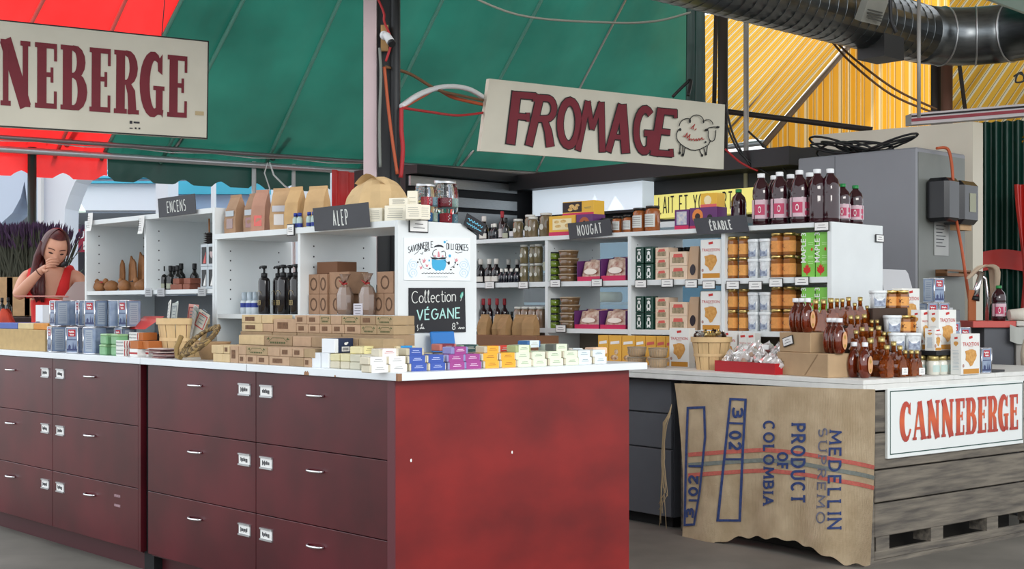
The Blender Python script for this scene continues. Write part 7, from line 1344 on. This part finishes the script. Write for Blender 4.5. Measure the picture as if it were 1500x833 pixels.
def lrow(nm, Y, z, lst):
    for k, (px, s_) in enumerate(lst): o = leafbottle((0, 0, 0), 'leaf-shaped syrup bottle on the %s riser, %s from left' % (nm, ORD[k]), s_); o.location = (W(px, 450, Y).x, Y, ZP + z); o.rotation_euler[2] = .25 * (k % 3 - 1)
lrow('low', 6.50, .0852, [(1254, .9), (1263, 1.0), (1276, 1.0), (1287, 1.05), (1295, .85), (1302, .85)]); lrow('middle', 6.61, .1502, [(1246, .95), (1256, .95), (1266, 1.0), (1277, .8), (1285, .8)]); lrow('tallest', 6.72, .2352, [(1226, .95), (1234, .95), (1243, 1.0), (1252, .8), (1260, 1.0), (1270, .7)])
lrow('kraft-step', 6.63, .208, [(1195, 1.1), (1206, 1.1), (1217, 1.15)])
block('block behind the kraft steps under three leaf bottles', 1188, 1224, 6.58, .08, .2075)
for k, px in enumerate((1296, 1321.5, 1346.5)):
    q = tp(px, 552.5); S('price_ticket', None, MB().box(-.018, .018, -.001, .001, 0, .032, 0).flat(shift(lines(2, .02, .01, .002), 0, .017), (0, -.0016, 0), (1, 0, 0), (0, 0, 1), 1), [M_card, M_slate], 'small white price ticket before the leaf bottles, %s from the left' % ORD[k], 'price ticket', TAB, (q.x - .01, q.y - .022, ZP + .014), -10, 'price tickets')
# jars and tubs stepped beside the leaf bottles
block('front riser block under picture tubs', 1304, 1350, 6.455, .085, .115); block('middle riser block under tubs and hexagonal jars', 1294, 1348, 6.555, .09, .2); block('rear riser block under the topmost tubs and jars', 1278, 1330, 6.66, .095, .325)
for (px, Y, z, kd, nm) in ((1313, 6.495, .1152, 't', 'front left'), (1336, 6.495, .1152, 't', 'front right'), (1307, 6.60, .2002, 't', 'middle left'), (1326, 6.60, .2002, 'j', 'middle centre'), (1343, 6.60, .2002, 'j', 'middle right'), (1286, 6.71, .3252, 't', 'topmost left'), (1305, 6.71, .3252, 'j', 'topmost centre'), (1322, 6.71, .3252, 'j', 'topmost right')):
    p_ = (W(px, 450, Y).x, Y, ZP + z)
    if kd == 'j': jar(WF, p_, 'hexagonal honey jar beside the leaf bottles, %s' % nm, 'hex jars on table', .034, .09, AMBJ, GOLDL, lab=('hex', (222, 158, 84)), hexa=True, rz=0)
    else: tub(WF, p_, 'white-lidded picture tub beside the leaf bottles, %s' % nm, 'tubs on table', .078, .09, (206, 210, 212), (222, 226, 228), True, 0)
# biscuit boxes, tins and white jars at the right end
def corner(px, py): return tp(px, py)
q = corner(1408, 549); cookie_box(TAB, (q.x + .082, q.y + .03, ZP), 'white maple leaf biscuit box nearest the table edge, rightmost', 0, .16, .2, .06)
S('dark_slab', None, MB().bbox(0, .28, 0, .17, 0, .022, .002), M_black, 'black slab carrying the stacked biscuit boxes', 'slab', TAB, (q.x - .1, q.y + .07, ZP + .0945), 0)
for k in range(7):
    i, j = k % 4, k // 4
    t = T('cream_jar', 'small white cream jar under the black slab, %s of the %s row' % (ORD[i], ('front', 'back')[j]), 'jar', TAB, (q.x - .085 + .0675 * i, q.y + .10 + .07 * j, ZP), 0, 'cream jars')
    P('jar', 'creamj', lambda: MB().lathe([(.028, 0), (.031, .004), (.031, .06), (.024, .072)], 14), mat('cream_white', (220, 218, 206), .2, coat=.5), t); P('lid', 'creaml', lambda: MB().lathe([(.027, .07), (.027, .092), (0, .0935)], 14), mat('pale_gold_cap', (186, 166, 108), .35, .7), t); P('label', 'creamb', lambda: MB().grid(lambda u, v: (.0318 * math.sin((u - .5) * 2), -.0318 * math.cos((u - .5) * 2), .014 + .034 * v), 6, 1), mat('pale_teal_label', (186, 206, 200), .6), t)
zb_ = .117
cookie_box(TAB, (q.x - .07, q.y + .11, ZP + zb_), 'narrow biscuit box turned sideways on the black slab', 0, .055, .11, .055)
cookie_box(TAB, (q.x + .06, q.y + .145, ZP + zb_), 'white biscuit box on the black slab behind the front one', 0, .15, .2, .06)
cookie_box(TAB, (q.x - .03, q.y + .21, ZP + zb_), 'white biscuit box turned sideways at the back of slab', 0, .07, .2, .06)
S('riser_block', None, MB().bbox(0, .42, 0, .16, 0, .225, .003), M_ris, 'dark riser block under the rear biscuit boxes and tins', 'riser', TAB, (q.x + .02, q.y + .29, ZP))
cookie_box(TAB, (q.x + .065, q.y + .36, ZP + .2255), 'white biscuit box highest at the rear beside the tins', 0, .15, .2, .06)
for k, (i, j, z, nm) in enumerate(((.22, .34, .2255, 'left one of the rear lower pair'), (.305, .33, .2255, 'right one of the rear lower pair'), (.27, .335, .354, 'topmost one on the rear pair'), (.225, .215, .0, 'behind the rightmost biscuit box, low'), (.225, .215, .1285, 'behind the rightmost biscuit box, raised'), (.31, .21, .1, 'right one of the middle pair'))):
    if k == 5: S('riser_block', None, MB().bbox(-.045, .045, -.045, .045, 0, .0995, .002), M_ris, 'small dark block under the right middle tin', 'riser', TAB, (q.x + i, q.y + j, ZP))
    can(TAB, (q.x + i, q.y + j, ZP + z), -8, 'blue syrup tin with red banner, %s' % nm, 'syrup tins on the table')
can(TAB, (q.x + .245, q.y + .05, ZP), -6, 'blue syrup tin standing alone at the right table edge', 'syrup tins on the table')
S('tablet', None, MB().bbox(0, .16, 0, .1, 0, .012, .002), M_black, 'black flat tablet lying at the right end of the table', 'tablet', TAB, (q.x + .3, q.y + .03, ZP), 5)
S('laptop', None, MB().prism([(-.17, 0), (.17, 0), (.15, .2), (.13, .22), (-.13, .22), (-.15, .2)], (0, 0, 0), (1, 0, 0), (0, .25, 1), (0, .012, 0)).box(-.17, .17, -.22, 0, -.012, 0), mat('silver_laptop', (178, 178, 180), .4, .3), 'open silver laptop behind the shelf end', 'laptop', TAB, (TAB.inv(W(1322, 430, 7.6)).x, TAB.inv(W(1322, 430, 7.6)).y, W(1322, 430, 7.6).z - .08), 5)
S('laptop_stand', None, MB().bbox(-.2, .2, -.25, .1, 0, W(1322, 430, 7.6).z - .092 - ZP, .004), M_grey, 'grey box carrying the laptop', 'box', TAB, (TAB.inv(W(1322, 430, 7.6)).x, TAB.inv(W(1322, 430, 7.6)).y, ZP), 5)
# ---- sink corner at the right
yk = 8.0
zc_ = CH - 20 * yk / F
sk = T('sink_cupboard', 'grey cupboard with a coral red worktop at the right edge', 'cupboard', WF, (W(1425, 466, yk).x, yk, 0))
P('cupboard', None, MB().box(.08, .26, .03, .5, 0, zc_ - .04), M_grey, sk); P('worktop', None, MB().bbox(0, .28, 0, .5, zc_ - .04, zc_, .003), mat('coral_top', (196, 84, 76), .4), sk)
P('cupboard', None, MB().box(.262, .7, .0, .5, 0, zc_ - .03), mat('pale_cupboard', (150, 146, 140), .5), sk); P('worktop', None, MB().bbox(.262, .7, -.01, .5, zc_ - .03, zc_, .003), mat('pale_top', (196, 192, 184), .5), sk)
fx = W(1425, 466, yk)
fa = T('faucet', 'chrome spray faucet draped with a cream cloth', 'faucet', WF, (W(1441, 466, 8.2).x, 8.2, zc_))
P('riser', None, MB().tube([(.02, 0, 0), (.025, 0, .16), (.01, 0, .26), (-.04, 0, .30)], .012, 10), M_chrome, fa); P('spray_head', None, MB().tube([(-.03, -.05, .30), (-.06, -.06, .21), (-.075, -.065, .15)], [.017, .018, .026], 12), M_chrome, fa); P('nozzle', None, MB().tube([(-.075, -.065, .15), (-.08, -.066, .125)], [.026, .03], 12), M_black, fa)
cl = P('cloth', None, MB().grid(lambda u, v: (-.095 + .16 * min(1, v * 1.7) + .01 * math.sin(u * 9 + v * 3), -.07 + .13 * u + .012 * math.sin(v * 7 + u * 5), (.265 + .075 * math.sin(min(1, v * 1.7) * 2.3) - max(0, v - .55) * (.36 + .16 * u)) + .008 * math.sin(u * 12 + v * 4)), 12, 16), mat('cream_cloth', (206, 186, 162), .85, var=.1, scale=12, bump=.2), fa)
S('cutting_board', None, MB().bbox(-.03, .03, 0, .015, 0, .19, .004), mat('orange_wood', (160, 92, 52), .6), 'upright brown board under the draped cloth', 'board', WF, (W(1425, 460, 8.12).x, 8.12, zc_)).rotation_euler[2] = .4
juice(WF, (W(1463, 465, 8.1).x, 8.1, zc_), 'green-capped juice bottle on the coral worktop before the curtain', False, 0)
S('towel_roll', None, MB().tube([(0, 0, .035), (.1, .0, .04), (.22, .02, .038)], [.034, .04, .038], 12), mat('cream_towel', (212, 206, 194), .9, bump=.3, scale=40), 'rolled cream towel on the pale worktop', 'towel', WF, (W(1478, 463, 8.05).x, 8.05, zc_))
S('hanging_towel', None, MB().grid(lambda u, v: (.16 * u, -.012 - .01 * math.sin(u * 9), -.02 - .1 * v - .02 * math.sin(u * 4)), 8, 5), mat('grey_towel', (176, 178, 172), .9), 'pale towel hanging over the worktop edge', 'towel', WF, (W(1479, 463, yk - .02).x, yk - .012, zc_))
S('white_jug', None, MB().lathe([(.05, 0), (.055, .01), (.06, .1), (.045, .17), (.03, .2), (.03, .23), (0, .232)], 14), mat('ivory_plastic', (216, 206, 186), .4), 'ivory plastic jug at the right picture edge', 'jug', WF, (W(1500, 545, 7.4).x + .12, 7.6, W(1500, 545, 7.4).z), 0)
S('jug_stand', None, MB().bbox(-.12, .12, -.1, .1, 0, W(1500, 545, 7.4).z - .001, .004), M_grey, 'grey stand below the ivory jug', 'stand', WF, (W(1500, 545, 7.4).x + .12, 7.6, 0))
# ================================================================== burlap sack hung on the table front
SP = TAB.p(-.045, 0); SN = -TAB.x
def bul(px, py):
    a = (px - 990) / 295; b = (py - 560) / 260
    return .010 + .012 * math.sin(a * 11 + b * 1.5) * b + .008 * math.sin(a * 23 + b * 4) * b + .03 * max(0, b) * math.exp(-((a - .78) / .10) ** 2) + .02 * b * math.exp(-((a - .18) / .1) ** 2)
def spt(px, py, off=0): return onplane(px, py, SP, SN) + SN * (bul(px, py) + off)
botx = [(0, 795), (.16, 797), (.28, 787), (.4, 786), (.55, 789), (.68, 799), (.8, 815), (.86, 826), (1, 827)]
def bot(a):
    for (x0, y0), (x1, y1) in zip(botx, botx[1:]):
        if a <= x1: return y0 + (y1 - y0) * (a - x0) / (x1 - x0)
    return botx[-1][1]
so = spt(1130, 560)
sk = T('burlap_sack', 'coffee sack of coarse burlap pinned to the table front', 'sack', WF, tuple(so))
def sackm():
    m = mat('burlap', (222, 200, 166), .95, rgb2=(196, 172, 138), scale=9, bump=0); nt = m.node_tree; N, L = nt.nodes, nt.links; b = N['Principled BSDF']
    tc = N.new('ShaderNodeTexCoord'); hs = []
    for ax in ('X', 'Z'):
        wv_ = N.new('ShaderNodeTexWave'); wv_.bands_direction = ax; wv_.inputs['Scale'].default_value = 95; wv_.inputs['Distortion'].default_value = 3; wv_.inputs['Detail'].default_value = 2; L.new(tc.outputs['Object'], wv_.inputs[0]); hs.append(wv_)
    ad = N.new('ShaderNodeMath'); L.new(hs[0].outputs[1], ad.inputs[0]); L.new(hs[1].outputs[1], ad.inputs[1]); bp_ = N.new('ShaderNodeBump'); bp_.inputs['Strength'].default_value = .6; bp_.inputs['Distance'].default_value = .004; L.new(ad.outputs[0], bp_.inputs['Height']); L.new(bp_.outputs[0], b.inputs['Normal']); return m
P('cloth', None, MB().grid(lambda u, v: spt(990 + 294 * u + v * (12 - 18 * u) + 7 * math.exp(-u * 8) * math.sin(v * 3.1), 561 + 9 * u + (bot(u) - 561 - 9 * u) * v + 2 * math.sin(u * 60) * v) - so, 70, 50), sackm(), sk)
def sprint(name, vfs, m): mb = MB(); v, f_ = joinvf(vfs); mb.add([spt(x, y, .0025 if 'stripe' in name else .0045) - so for x, y in v], f_); return P(name, None, mb, m, sk)
M_sb = mat('navy_stencil', (52, 70, 120), .9, var=.25, scale=60); M_sr = mat('red_weave', (196, 104, 92), .95, var=.15, scale=60); M_sg = mat('grey_weave', (126, 132, 126), .95, var=.15, scale=60)
def vert(s, x, y0, y1, h, wd, up=False):
    W_, L = strokes(s, 1, .42, 1.1); out = []
    for l_ in L:
        pts = [(x + p[1] * h, y0 + p[0] / W_ * (y1 - y0)) for p in l_] if not up else [(x - p[1] * h, y0 - p[0] / W_ * (y0 - y1)) for p in l_]
        out.append(ribbon(dense(pts, 4), wd))
        for e, q_ in ((l_[0], l_[1]), (l_[-1], l_[-2])):
            if abs(e[0] - q_[0]) < abs(e[1] - q_[1]) * 1.2 and min(abs(e[1]), abs(e[1] - 1)) < .03 and not up: cx_ = x + e[1] * h; cy_ = y0 + e[0] / W_ * (y1 - y0); out.append(ribbon([(cx_, cy_ - 2.6), (cx_, cy_ + 2.6)], wd * .6))
    return out
stripe = lambda dy, w_: ribbon([(x, 666 + dy - 8 * math.sin((x - 1005) / 285 * 3.14 * .9) + 22 * max(0, (x - 1120) / 165) ** 1.3) for x in range(1012, 1284, 6)], w_)
sprint('red_stripe', [stripe(0, 6)], M_sr); sprint('red_stripe', [stripe(30, 6)], M_sr); sprint('grey_stripe', [stripe(15, 6)], M_sg)
sprint('stencil', vert('PRODUCT', 1164, 621, 735, 18, 3.6), M_sb); sprint('stencil', vert('OF', 1143, 663, 686, 14, 3.4), M_sb); sprint('stencil', vert('COLOMBIA', 1121, 617, 738, 15, 3.2), M_sb)
sprint('stencil', vert('MEDELLIN', 1221, 631, 772, 15, 3), M_sb); sprint('stencil', vert('SUPREMO', 1204, 627, 764, 12, 2.2), mat('faded_stencil', (110, 112, 130), .9, var=.3, scale=60))
box_ = lambda pts: [ribbon(dense(pts + [pts[0]], 6), 3.4)]
sprint('stencil_frame', box_([(1073, 584), (1095, 585), (1084, 762), (1057, 761)]) + [ribbon([(1071, 619), (1093, 620)], 3), ribbon([(1066, 672), (1089, 672)], 3)], M_sb); sprint('stencil_number', vert('3', 1077, 597, 610, 13, 3.6), M_sb); sprint('stencil_number', vert('02', 1073, 632, 657, 14, 3.8), M_sb)
sprint('stencil_frame', box_([(1011, 597), (1035, 596), (1037, 640), (1030, 720), (1022, 767), (1007, 768)]) + [ribbon([(1013, 682), (1033, 682)], 3), ribbon([(1013, 732), (1028, 732)], 3)], M_sb); sprint('stencil_number', vert('02', 1026, 724, 697, 12, 3.6, True), M_sb); sprint('stencil_number', vert('3', 1020, 757, 745, 10, 3.4, True), M_sb)
rr = random.Random(12)
for k in range(10):
    x0 = 986 - k * .8; pts = [(988 - k * .3, 592 + 2 * k), (978 + rr.uniform(-3, 3), 620 + rr.uniform(-5, 5)), (976 + rr.uniform(-4, 3), 670 + rr.uniform(-9, 9)), (976 + rr.uniform(-4, 6), 715 + rr.uniform(-9, 9)), (977 + rr.uniform(-10, 8), 735 + rr.uniform(-10, 40))]
    P('loose_thread', None, MB().tube([onplane(x, y, SP, SN) + SN * .02 - so for x, y in pts], .0022, 4), mat('jute_thread', (176, 154, 120), .9), sk)
# ================================================================== woman behind the counter
def skin_mesh(verts, edges, radii, root=0, sub=2):
    me = bpy.data.meshes.new('body'); me.from_pydata(verts, edges, []); o = bpy.data.objects.new('body_cage', me); COL.objects.link(o)
    o.modifiers.new('Skin', 'SKIN'); s_ = o.modifiers.new('Sub', 'SUBSURF'); s_.levels = sub; s_.render_levels = sub
    lay = me.skin_vertices[0] if me.skin_vertices else None
    if lay is None: bpy.context.view_layer.objects.active = o
    for i, r_ in enumerate(radii): d = me.skin_vertices[0].data[i]; d.radius = r_ if isinstance(r_, tuple) else (r_, r_); d.use_root = (i == root)
    out = bpy.data.meshes.new_from_object(o.evaluated_get(bpy.context.evaluated_depsgraph_get()))
    V = [tuple(v.co) for v in out.vertices]; Fs = [list(p.vertices) for p in out.polygons]
    bpy.data.objects.remove(o); bpy.data.meshes.remove(me); bpy.data.meshes.remove(out); return V, Fs
WY = 7.83; wx = W(78, 450, WY).x
pw = T('person', 'woman in a red sleeveless top raising a hand to her mouth', 'person', WF, (wx, WY, 0))
M_skin = mat('skin', (206, 150, 124), .5, var=.05, scale=6); M_hair = mat('auburn_hair', (88, 34, 34), .4, rgb2=(56, 20, 24), scale=30, stretch=(6, 6, .6)); M_top = mat('red_top', (206, 36, 36), .75, var=.08, scale=20)
b = []
names = {}
def jn(n, p, r_): names[n] = len(b); b.append((p, r_))
jn('pelvis', (0, 0, .93), (.15, .11)); jn('waist', (0, 0, 1.08), (.115, .09)); jn('chest', (.0, -.01, 1.24), (.135, .095)); jn('upper', (.005, -.02, 1.345), (.10, .075)); jn('neck', (.02, -.035, 1.42), (.045, .045)); jn('neck2', (.025, -.05, 1.475), (.044, .044)); 
jn('shR', (-.155, -.01, 1.365), .048); jn('elR', (-.145, -.17, 1.245), .038); jn('foR', (-.07, -.215, 1.315), .034); jn('wrR', (.005, -.235, 1.385), .023)
jn('shL', (.16, .0, 1.36), .047); jn('elL', (.21, -.06, 1.14), .037); jn('foL', (.17, -.16, 1.06), .032); jn('wrL', (.11, -.25, 1.02), .022)
jn('hiR', (-.09, .0, .86), .085); jn('knR', (-.10, -.02, .48), .058); jn('anR', (-.10, .02, .09), .036); jn('toR', (-.11, -.12, .03), .03)
jn('hiL', (.09, .0, .86), .085); jn('knL', (.10, -.02, .48), .058); jn('anL', (.10, .02, .09), .036); jn('toL', (.11, -.12, .03), .03)
# palms and fingers
jn('paR', (.05, -.245, 1.42), (.03, .014)); jn('paL', (.075, -.31, 1.0), (.03, .014))
E_ = [('pelvis', 'waist'), ('waist', 'chest'), ('chest', 'upper'), ('upper', 'neck'), ('neck', 'neck2'), ('upper', 'shR'), ('shR', 'elR'), ('elR', 'foR'), ('foR', 'wrR'), ('wrR', 'paR'), ('upper', 'shL'), ('shL', 'elL'), ('elL', 'foL'), ('foL', 'wrL'), ('wrL', 'paL'), ('pelvis', 'hiR'), ('hiR', 'knR'), ('knR', 'anR'), ('anR', 'toR'), ('pelvis', 'hiL'), ('hiL', 'knL'), ('knL', 'anL'), ('anL', 'toL')]
V, Fs = skin_mesh([p for p, r_ in b], [(names[a], names[c]) for a, c in E_], [r_ for p, r_ in b])
body = MB(); body.add(V, Fs, 0, True)
def finger(pts, rs): v, f_ = skin_mesh(pts, [(i, i + 1) for i in range(len(pts) - 1)], rs, 0, 1); body.add(v, f_, 0, True)
for i, (dz, ln) in enumerate(((.024, .062), (.010, .07), (-.006, .066), (-.02, .052))):
    finger([(.045, -.25, 1.42 + dz * .8), (.045 + ln * .5, -.262, 1.435 + dz), (.045 + ln * .85, -.25, 1.436 + dz * .9), (.045 + ln, -.228, 1.43 + dz * .8)], [.0095, .009, .0085, .007])
    finger([(.075 + dz * .5, -.31, 1.0), (.07 + dz, -.34 - ln * .2, .995), (.065 + dz, -.345 - ln * .5, .975), (.06 + dz, -.34 - ln * .6, .955)], [.0095, .009, .0085, .007])
finger([(.025, -.25, 1.40), (.045, -.27, 1.385), (.07, -.272, 1.395)], [.012, .010, .008]); finger([(.10, -.29, 1.005), (.115, -.32, 1.0), (.11, -.345, .99)], [.012, .010, .008])
HR = Matrix.Translation((.04, -.085, 1.52)) @ Matrix.Rotation(math.radians(24), 4, 'Z') @ Matrix.Rotation(math.radians(24), 4, 'X') @ Matrix.Rotation(math.radians(8), 4, 'Y')
def headf(u, v):
    th = 2 * math.pi * u; ph = math.pi * v; x = .073 * math.sin(ph) * math.cos(th); y = .092 * math.sin(ph) * math.sin(th); z = .112 * math.cos(ph)
    fr_ = max(0, -y / .092)
    if z < -.02: k_ = 1 - .38 * min(1, (-z - .02) / .09); x *= k_; y *= (1 - .12 * min(1, (-z - .02) / .09))
    y += -.008 * fr_ * math.exp(-((z + .095) / .03) ** 2)                     # chin
    y += .010 * fr_ * math.exp(-((z - .004) / .02) ** 2) * (math.exp(-((abs(x) - .032) / .018) ** 2))  # eye sockets
    y += -.022 * fr_ ** 2 * math.exp(-(x / .012) ** 2) * math.exp(-((z + .03) / .022) ** 2)  # nose
    y += -.008 * fr_ ** 2 * math.exp(-(x / .022) ** 2) * math.exp(-((z + .066) / .01) ** 2)  # lips
    return HR @ Vector((x, y, z))
hd_ = MB().grid(headf, 40, 30); body.add(hd_.v, hd_.f, 0, True)
for s_ in (-1, 1): e = MB().lathe([(0, -.028), (.012, -.018), (.015, .0), (.013, .018), (0, .028)], 10, sx=.5); body.add([HR @ Vector((v[0] + s_ * .074, v[1] + .008, v[2] - .005)) for v in e.v], e.f, 0, True)
P('body', None, body, M_skin, pw)
def onface(vf, m, nm, push=.001):
    mb = MB(); mb.add([HR @ Vector((x, y_, z)) for (x, y_, z) in vf[0]], vf[1]); return P(nm, None, mb, m, pw)
def facept(x, z, out):
    best = -.092 * math.sqrt(max(0, 1 - (x / .073) ** 2 - (z / .112) ** 2)); return (x, best - out + .006 * math.exp(-((z - .004) / .02) ** 2), z)
for s_ in (-1, 1):
    onface(([facept(s_ * .031 + .012 * math.cos(a), .004 + .005 * math.sin(a), .003) for a in [i * .628 for i in range(10)]], [list(range(10))]), mat('eye_dark', (40, 28, 26), .3), 'eye'); onface(([facept(s_ * .031 + .018 * t_, .024 + .004 * (1 - t_ * t_) + dz, .003) for t_ in (-1, -.5, 0, .5, 1) for dz in (0, .005)], [(0, 2, 3, 1), (2, 4, 5, 3), (4, 6, 7, 5), (6, 8, 9, 7)]), mat('brow', (70, 34, 30), .7), 'eyebrow')
onface(([facept(.02 * math.cos(a), -.066 + .006 * math.sin(a), .009) for a in [i * .628 for i in range(10)]], [list(range(10))]), mat('lips', (170, 70, 74), .5), 'lips')
# hair: cap over the skull, parted to the side, long fall over her right shoulder
def hairf(u, v):
    th = math.radians(-38 + (256 + 0) * u); ph = math.radians(4 + 104 * v); x = .084 * math.sin(ph) * math.cos(th); y = .103 * math.sin(ph) * math.sin(th) + .006; z = .122 * math.cos(ph) + .004
    k_ = 1 + .02 * math.sin(th * 24) ; return HR @ Vector((x * k_, y * k_, z))
P('hair', None, MB().grid(hairf, 48, 14).grid(lambda u, v: HR @ Vector((.081 * math.sin(math.radians(46 * v)) * math.cos(math.radians(200 + 140 * u)), .101 * math.sin(math.radians(46 * v)) * math.sin(math.radians(200 + 140 * u)), .121 * math.cos(math.radians(46 * v)))), 20, 6), M_hair, pw)
for k in range(9):
    x0 = -.085 + .012 * k; pts = [HR @ Vector((-.07 + .006 * k, .0 + .012 * k, .03 - .004 * k)), HR @ Vector((-.085 + .004 * k, .005 + .012 * k, -.06)), Vector((-.085 + .012 * (k % 5), -.085 - .012 * (k // 4) + .012 * (k % 2), 1.36)), Vector((-.07 + .012 * (k % 5), -.115 - .008 * (k % 3), 1.27)), Vector((-.055 + .01 * (k % 5), -.12, 1.21 + .008 * (k % 4)))]
    P('hair_lock', None, MB().tube(pts, [.022, .024, .023, .018, .004], 7), M_hair, pw)
# top
tv, tf = skin_mesh([(0, 0, .84), (0, 0, .95), (0, 0, 1.08), (0, -.012, 1.2), (.0, -.016, 1.27)], [(0, 1), (1, 2), (2, 3), (3, 4)], [(.165, .125), (.162, .122), (.126, .10), (.142, .105), (.135, .098)], 0, 2)
P('red_top', None, MB().add(tv, tf, 0, True), M_top, pw)
for s_ in (-1, 1): P('top_strap', None, MB().tube([(s_ * .085, -.10, 1.24), (s_ * .098, -.095, 1.32), (s_ * .105, -.06, 1.395), (s_ * .1, .0, 1.41), (s_ * .1, .07, 1.36), (s_ * .09, .09, 1.25)], [.04, .03, .022, .022, .026, .035], 8), M_top, pw)
P('trousers', None, MB().add(*skin_mesh([(0, 0, .93), (0, 0, .86), (-.09, 0, .8), (-.1, -.02, .48), (-.1, .02, .12), (.09, 0, .8), (.1, -.02, .48), (.1, .02, .12)], [(0, 1), (1, 2), (2, 3), (3, 4), (1, 5), (5, 6), (6, 7)], [(.15, .115), (.155, .12), .095, .07, .06, .095, .07, .06]), 0, True), mat('dark_jeans', (40, 44, 60), .8), pw)
S('hand_tool', None, MB().lathe([(.006, 0), (.012, .01), (.014, .03), (.008, .045)], 8), M_black, 'small dark object held to the woman\'s mouth', 'object', WF, (wx + .125, WY - .235, 1.415)).rotation_euler[1] = 1.0
P('bracelet', None, MB().tube([(.0 + .026 * math.cos(a) * .5, -.233 + .026 * math.sin(a), 1.38 - .018 * math.cos(a)) for a in [i * .52 for i in range(12)]], .003, 5, closed=True), mat('brown_cord', (90, 50, 40), .7), pw)
# ---- things around her
lam = T('lid_board', 'pale pink-grey card lid in front of the woman', 'card', WF, tuple(W(92, 437, 7.25)))
P('lid', None, MB().prism([(x, z) for x, z in ((0, ZT - W(92, 437, 7.25).z), (.15, ZT - W(92, 437, 7.25).z), (.15, .095), (.06, .09), (.03, .05), (0, 0))], (0, 0, 0), (1, .3, 0), (0, 0, 1), (0, .006, 0)), mat('pinkish_card', (176, 156, 152), .7), lam)
P('edge', None, MB().tube([(-.26, -.02, .012), (0, 0, .012), (.03, 0, .01)], .004, 5), mat('pink_edge', (206, 140, 130), .6), lam)
wb_ = T('white_carton', 'tall white carton with barcode beside the woman', 'box', ISL, (.31, col_v(ISL, 70, .31), ZT)); P('carton', None, MB().bbox(-.05, .05, -.045, .045, 0, .235, .002), mat('white_carton', (226, 230, 234), .5), wb_); P('barcode', None, MB().flat(joinvf([rect(-.035 + q_ * .006, -.031 + q_ * .006, .13, .145) for q_ in range(8)]), (-.0508, 0, 0), (0, -1, 0), (0, 0, 1)), M_ink, wb_)
LVY = 9.0
crn = 0
for k, (px, w_) in enumerate(((6, .19), (34, .16), (62, .18))):
    c = W(px, 406, LVY)
    cr_ = T('lavender_crate', 'kraft crate packed with dried lavender, %s from the left' % ORD[k], 'crate', WF, (c.x, LVY, 0)); 
    P('stand', None, MB().box(-w_ / 2 + .01, w_ / 2 - .01, -.08, .2, 0, 1.12), mat('dark_stand', (60, 50, 48), .8), cr_)
    P('crate', None, MB().bbox(-w_ / 2, w_ / 2, -.09, .22, 1.121, c.z, .003), M_kraft, cr_)
    lv = MB(); rr = random.Random(20 + k)
    for q_ in range(420):
        x, y = rr.uniform(-w_ / 2, w_ / 2), rr.uniform(-.08, .2); dx, dy = (x * .5 + rr.gauss(0, .05), rr.gauss(0, .05)); h_ = rr.uniform(.22, .36)
        z0 = c.z - .02; t_ = Vector((x + dx, y + dy, z0 + h_)); b_ = Vector((x, y, z0)); sd_ = Vector((.003, 0, 0)); lv.add([b_ - sd_, b_ + sd_, t_ + sd_, t_ - sd_], [(0, 1, 2, 3)], 0)
        d_ = (t_ - b_).normalized() * .03; e_ = Vector((.007, .004, 0)); lv.add([t_ - d_, t_ + e_, t_ + d_ * 1.6, t_ - e_], [(0, 1, 2, 3)], 1); lv.add([t_ - d_, t_ + Vector((-.004, .007, 0)), t_ + d_ * 1.6, t_ - Vector((-.004, .007, 0))], [(0, 1, 2, 3)], 1)
    o = P('lavender', None, lv, [mat('lavender_stem', (70, 72, 60), .8), mat('lavender_bloom', (74, 52, 82), .8, var=.35, scale=14)], cr_); o['kind'] = 'stuff'
for k, (px, py, Y) in enumerate(((3, 425, 8.3), (12, 428, 8.25))): bottle(WF, (W(px, py, Y).x, Y, 1.12), 'small dark bottle on the stand by the lavender, %s one' % ('left', 'right')[k], 'dropper', 'bottles by lavender', rz=0)
S('bottle_stand', None, MB().bbox(-.25, .2, -.08, .1, 0, 1.119, .004), mat('dark_stand', (60, 50, 48), .8), 'dark stand with small bottles left of the woman', 'stand', WF, (W(6, 450, 8.25).x, 8.25, 0))
bgo = T('orange_bag', 'crumpled orange-red cloth bag at the left edge', 'bag', ISL, (.42, col_v(ISL, 8, .42), ZT)); P('cloth', None, MB().grid(lambda u, v: (.1 * math.cos(6.283 * u) * (1 - v * .7) * (1 + .1 * math.sin(u * 25)), .17 * math.sin(6.283 * u) * (1 - v * .75) * (1 + .1 * math.sin(u * 19)), .2 * v ** .8 * (1 + .08 * math.sin(u * 13))), 24, 8, 0, False), mat('orange_cloth', (206, 72, 40), .7, rgb2=(150, 40, 26), scale=10), bgo)
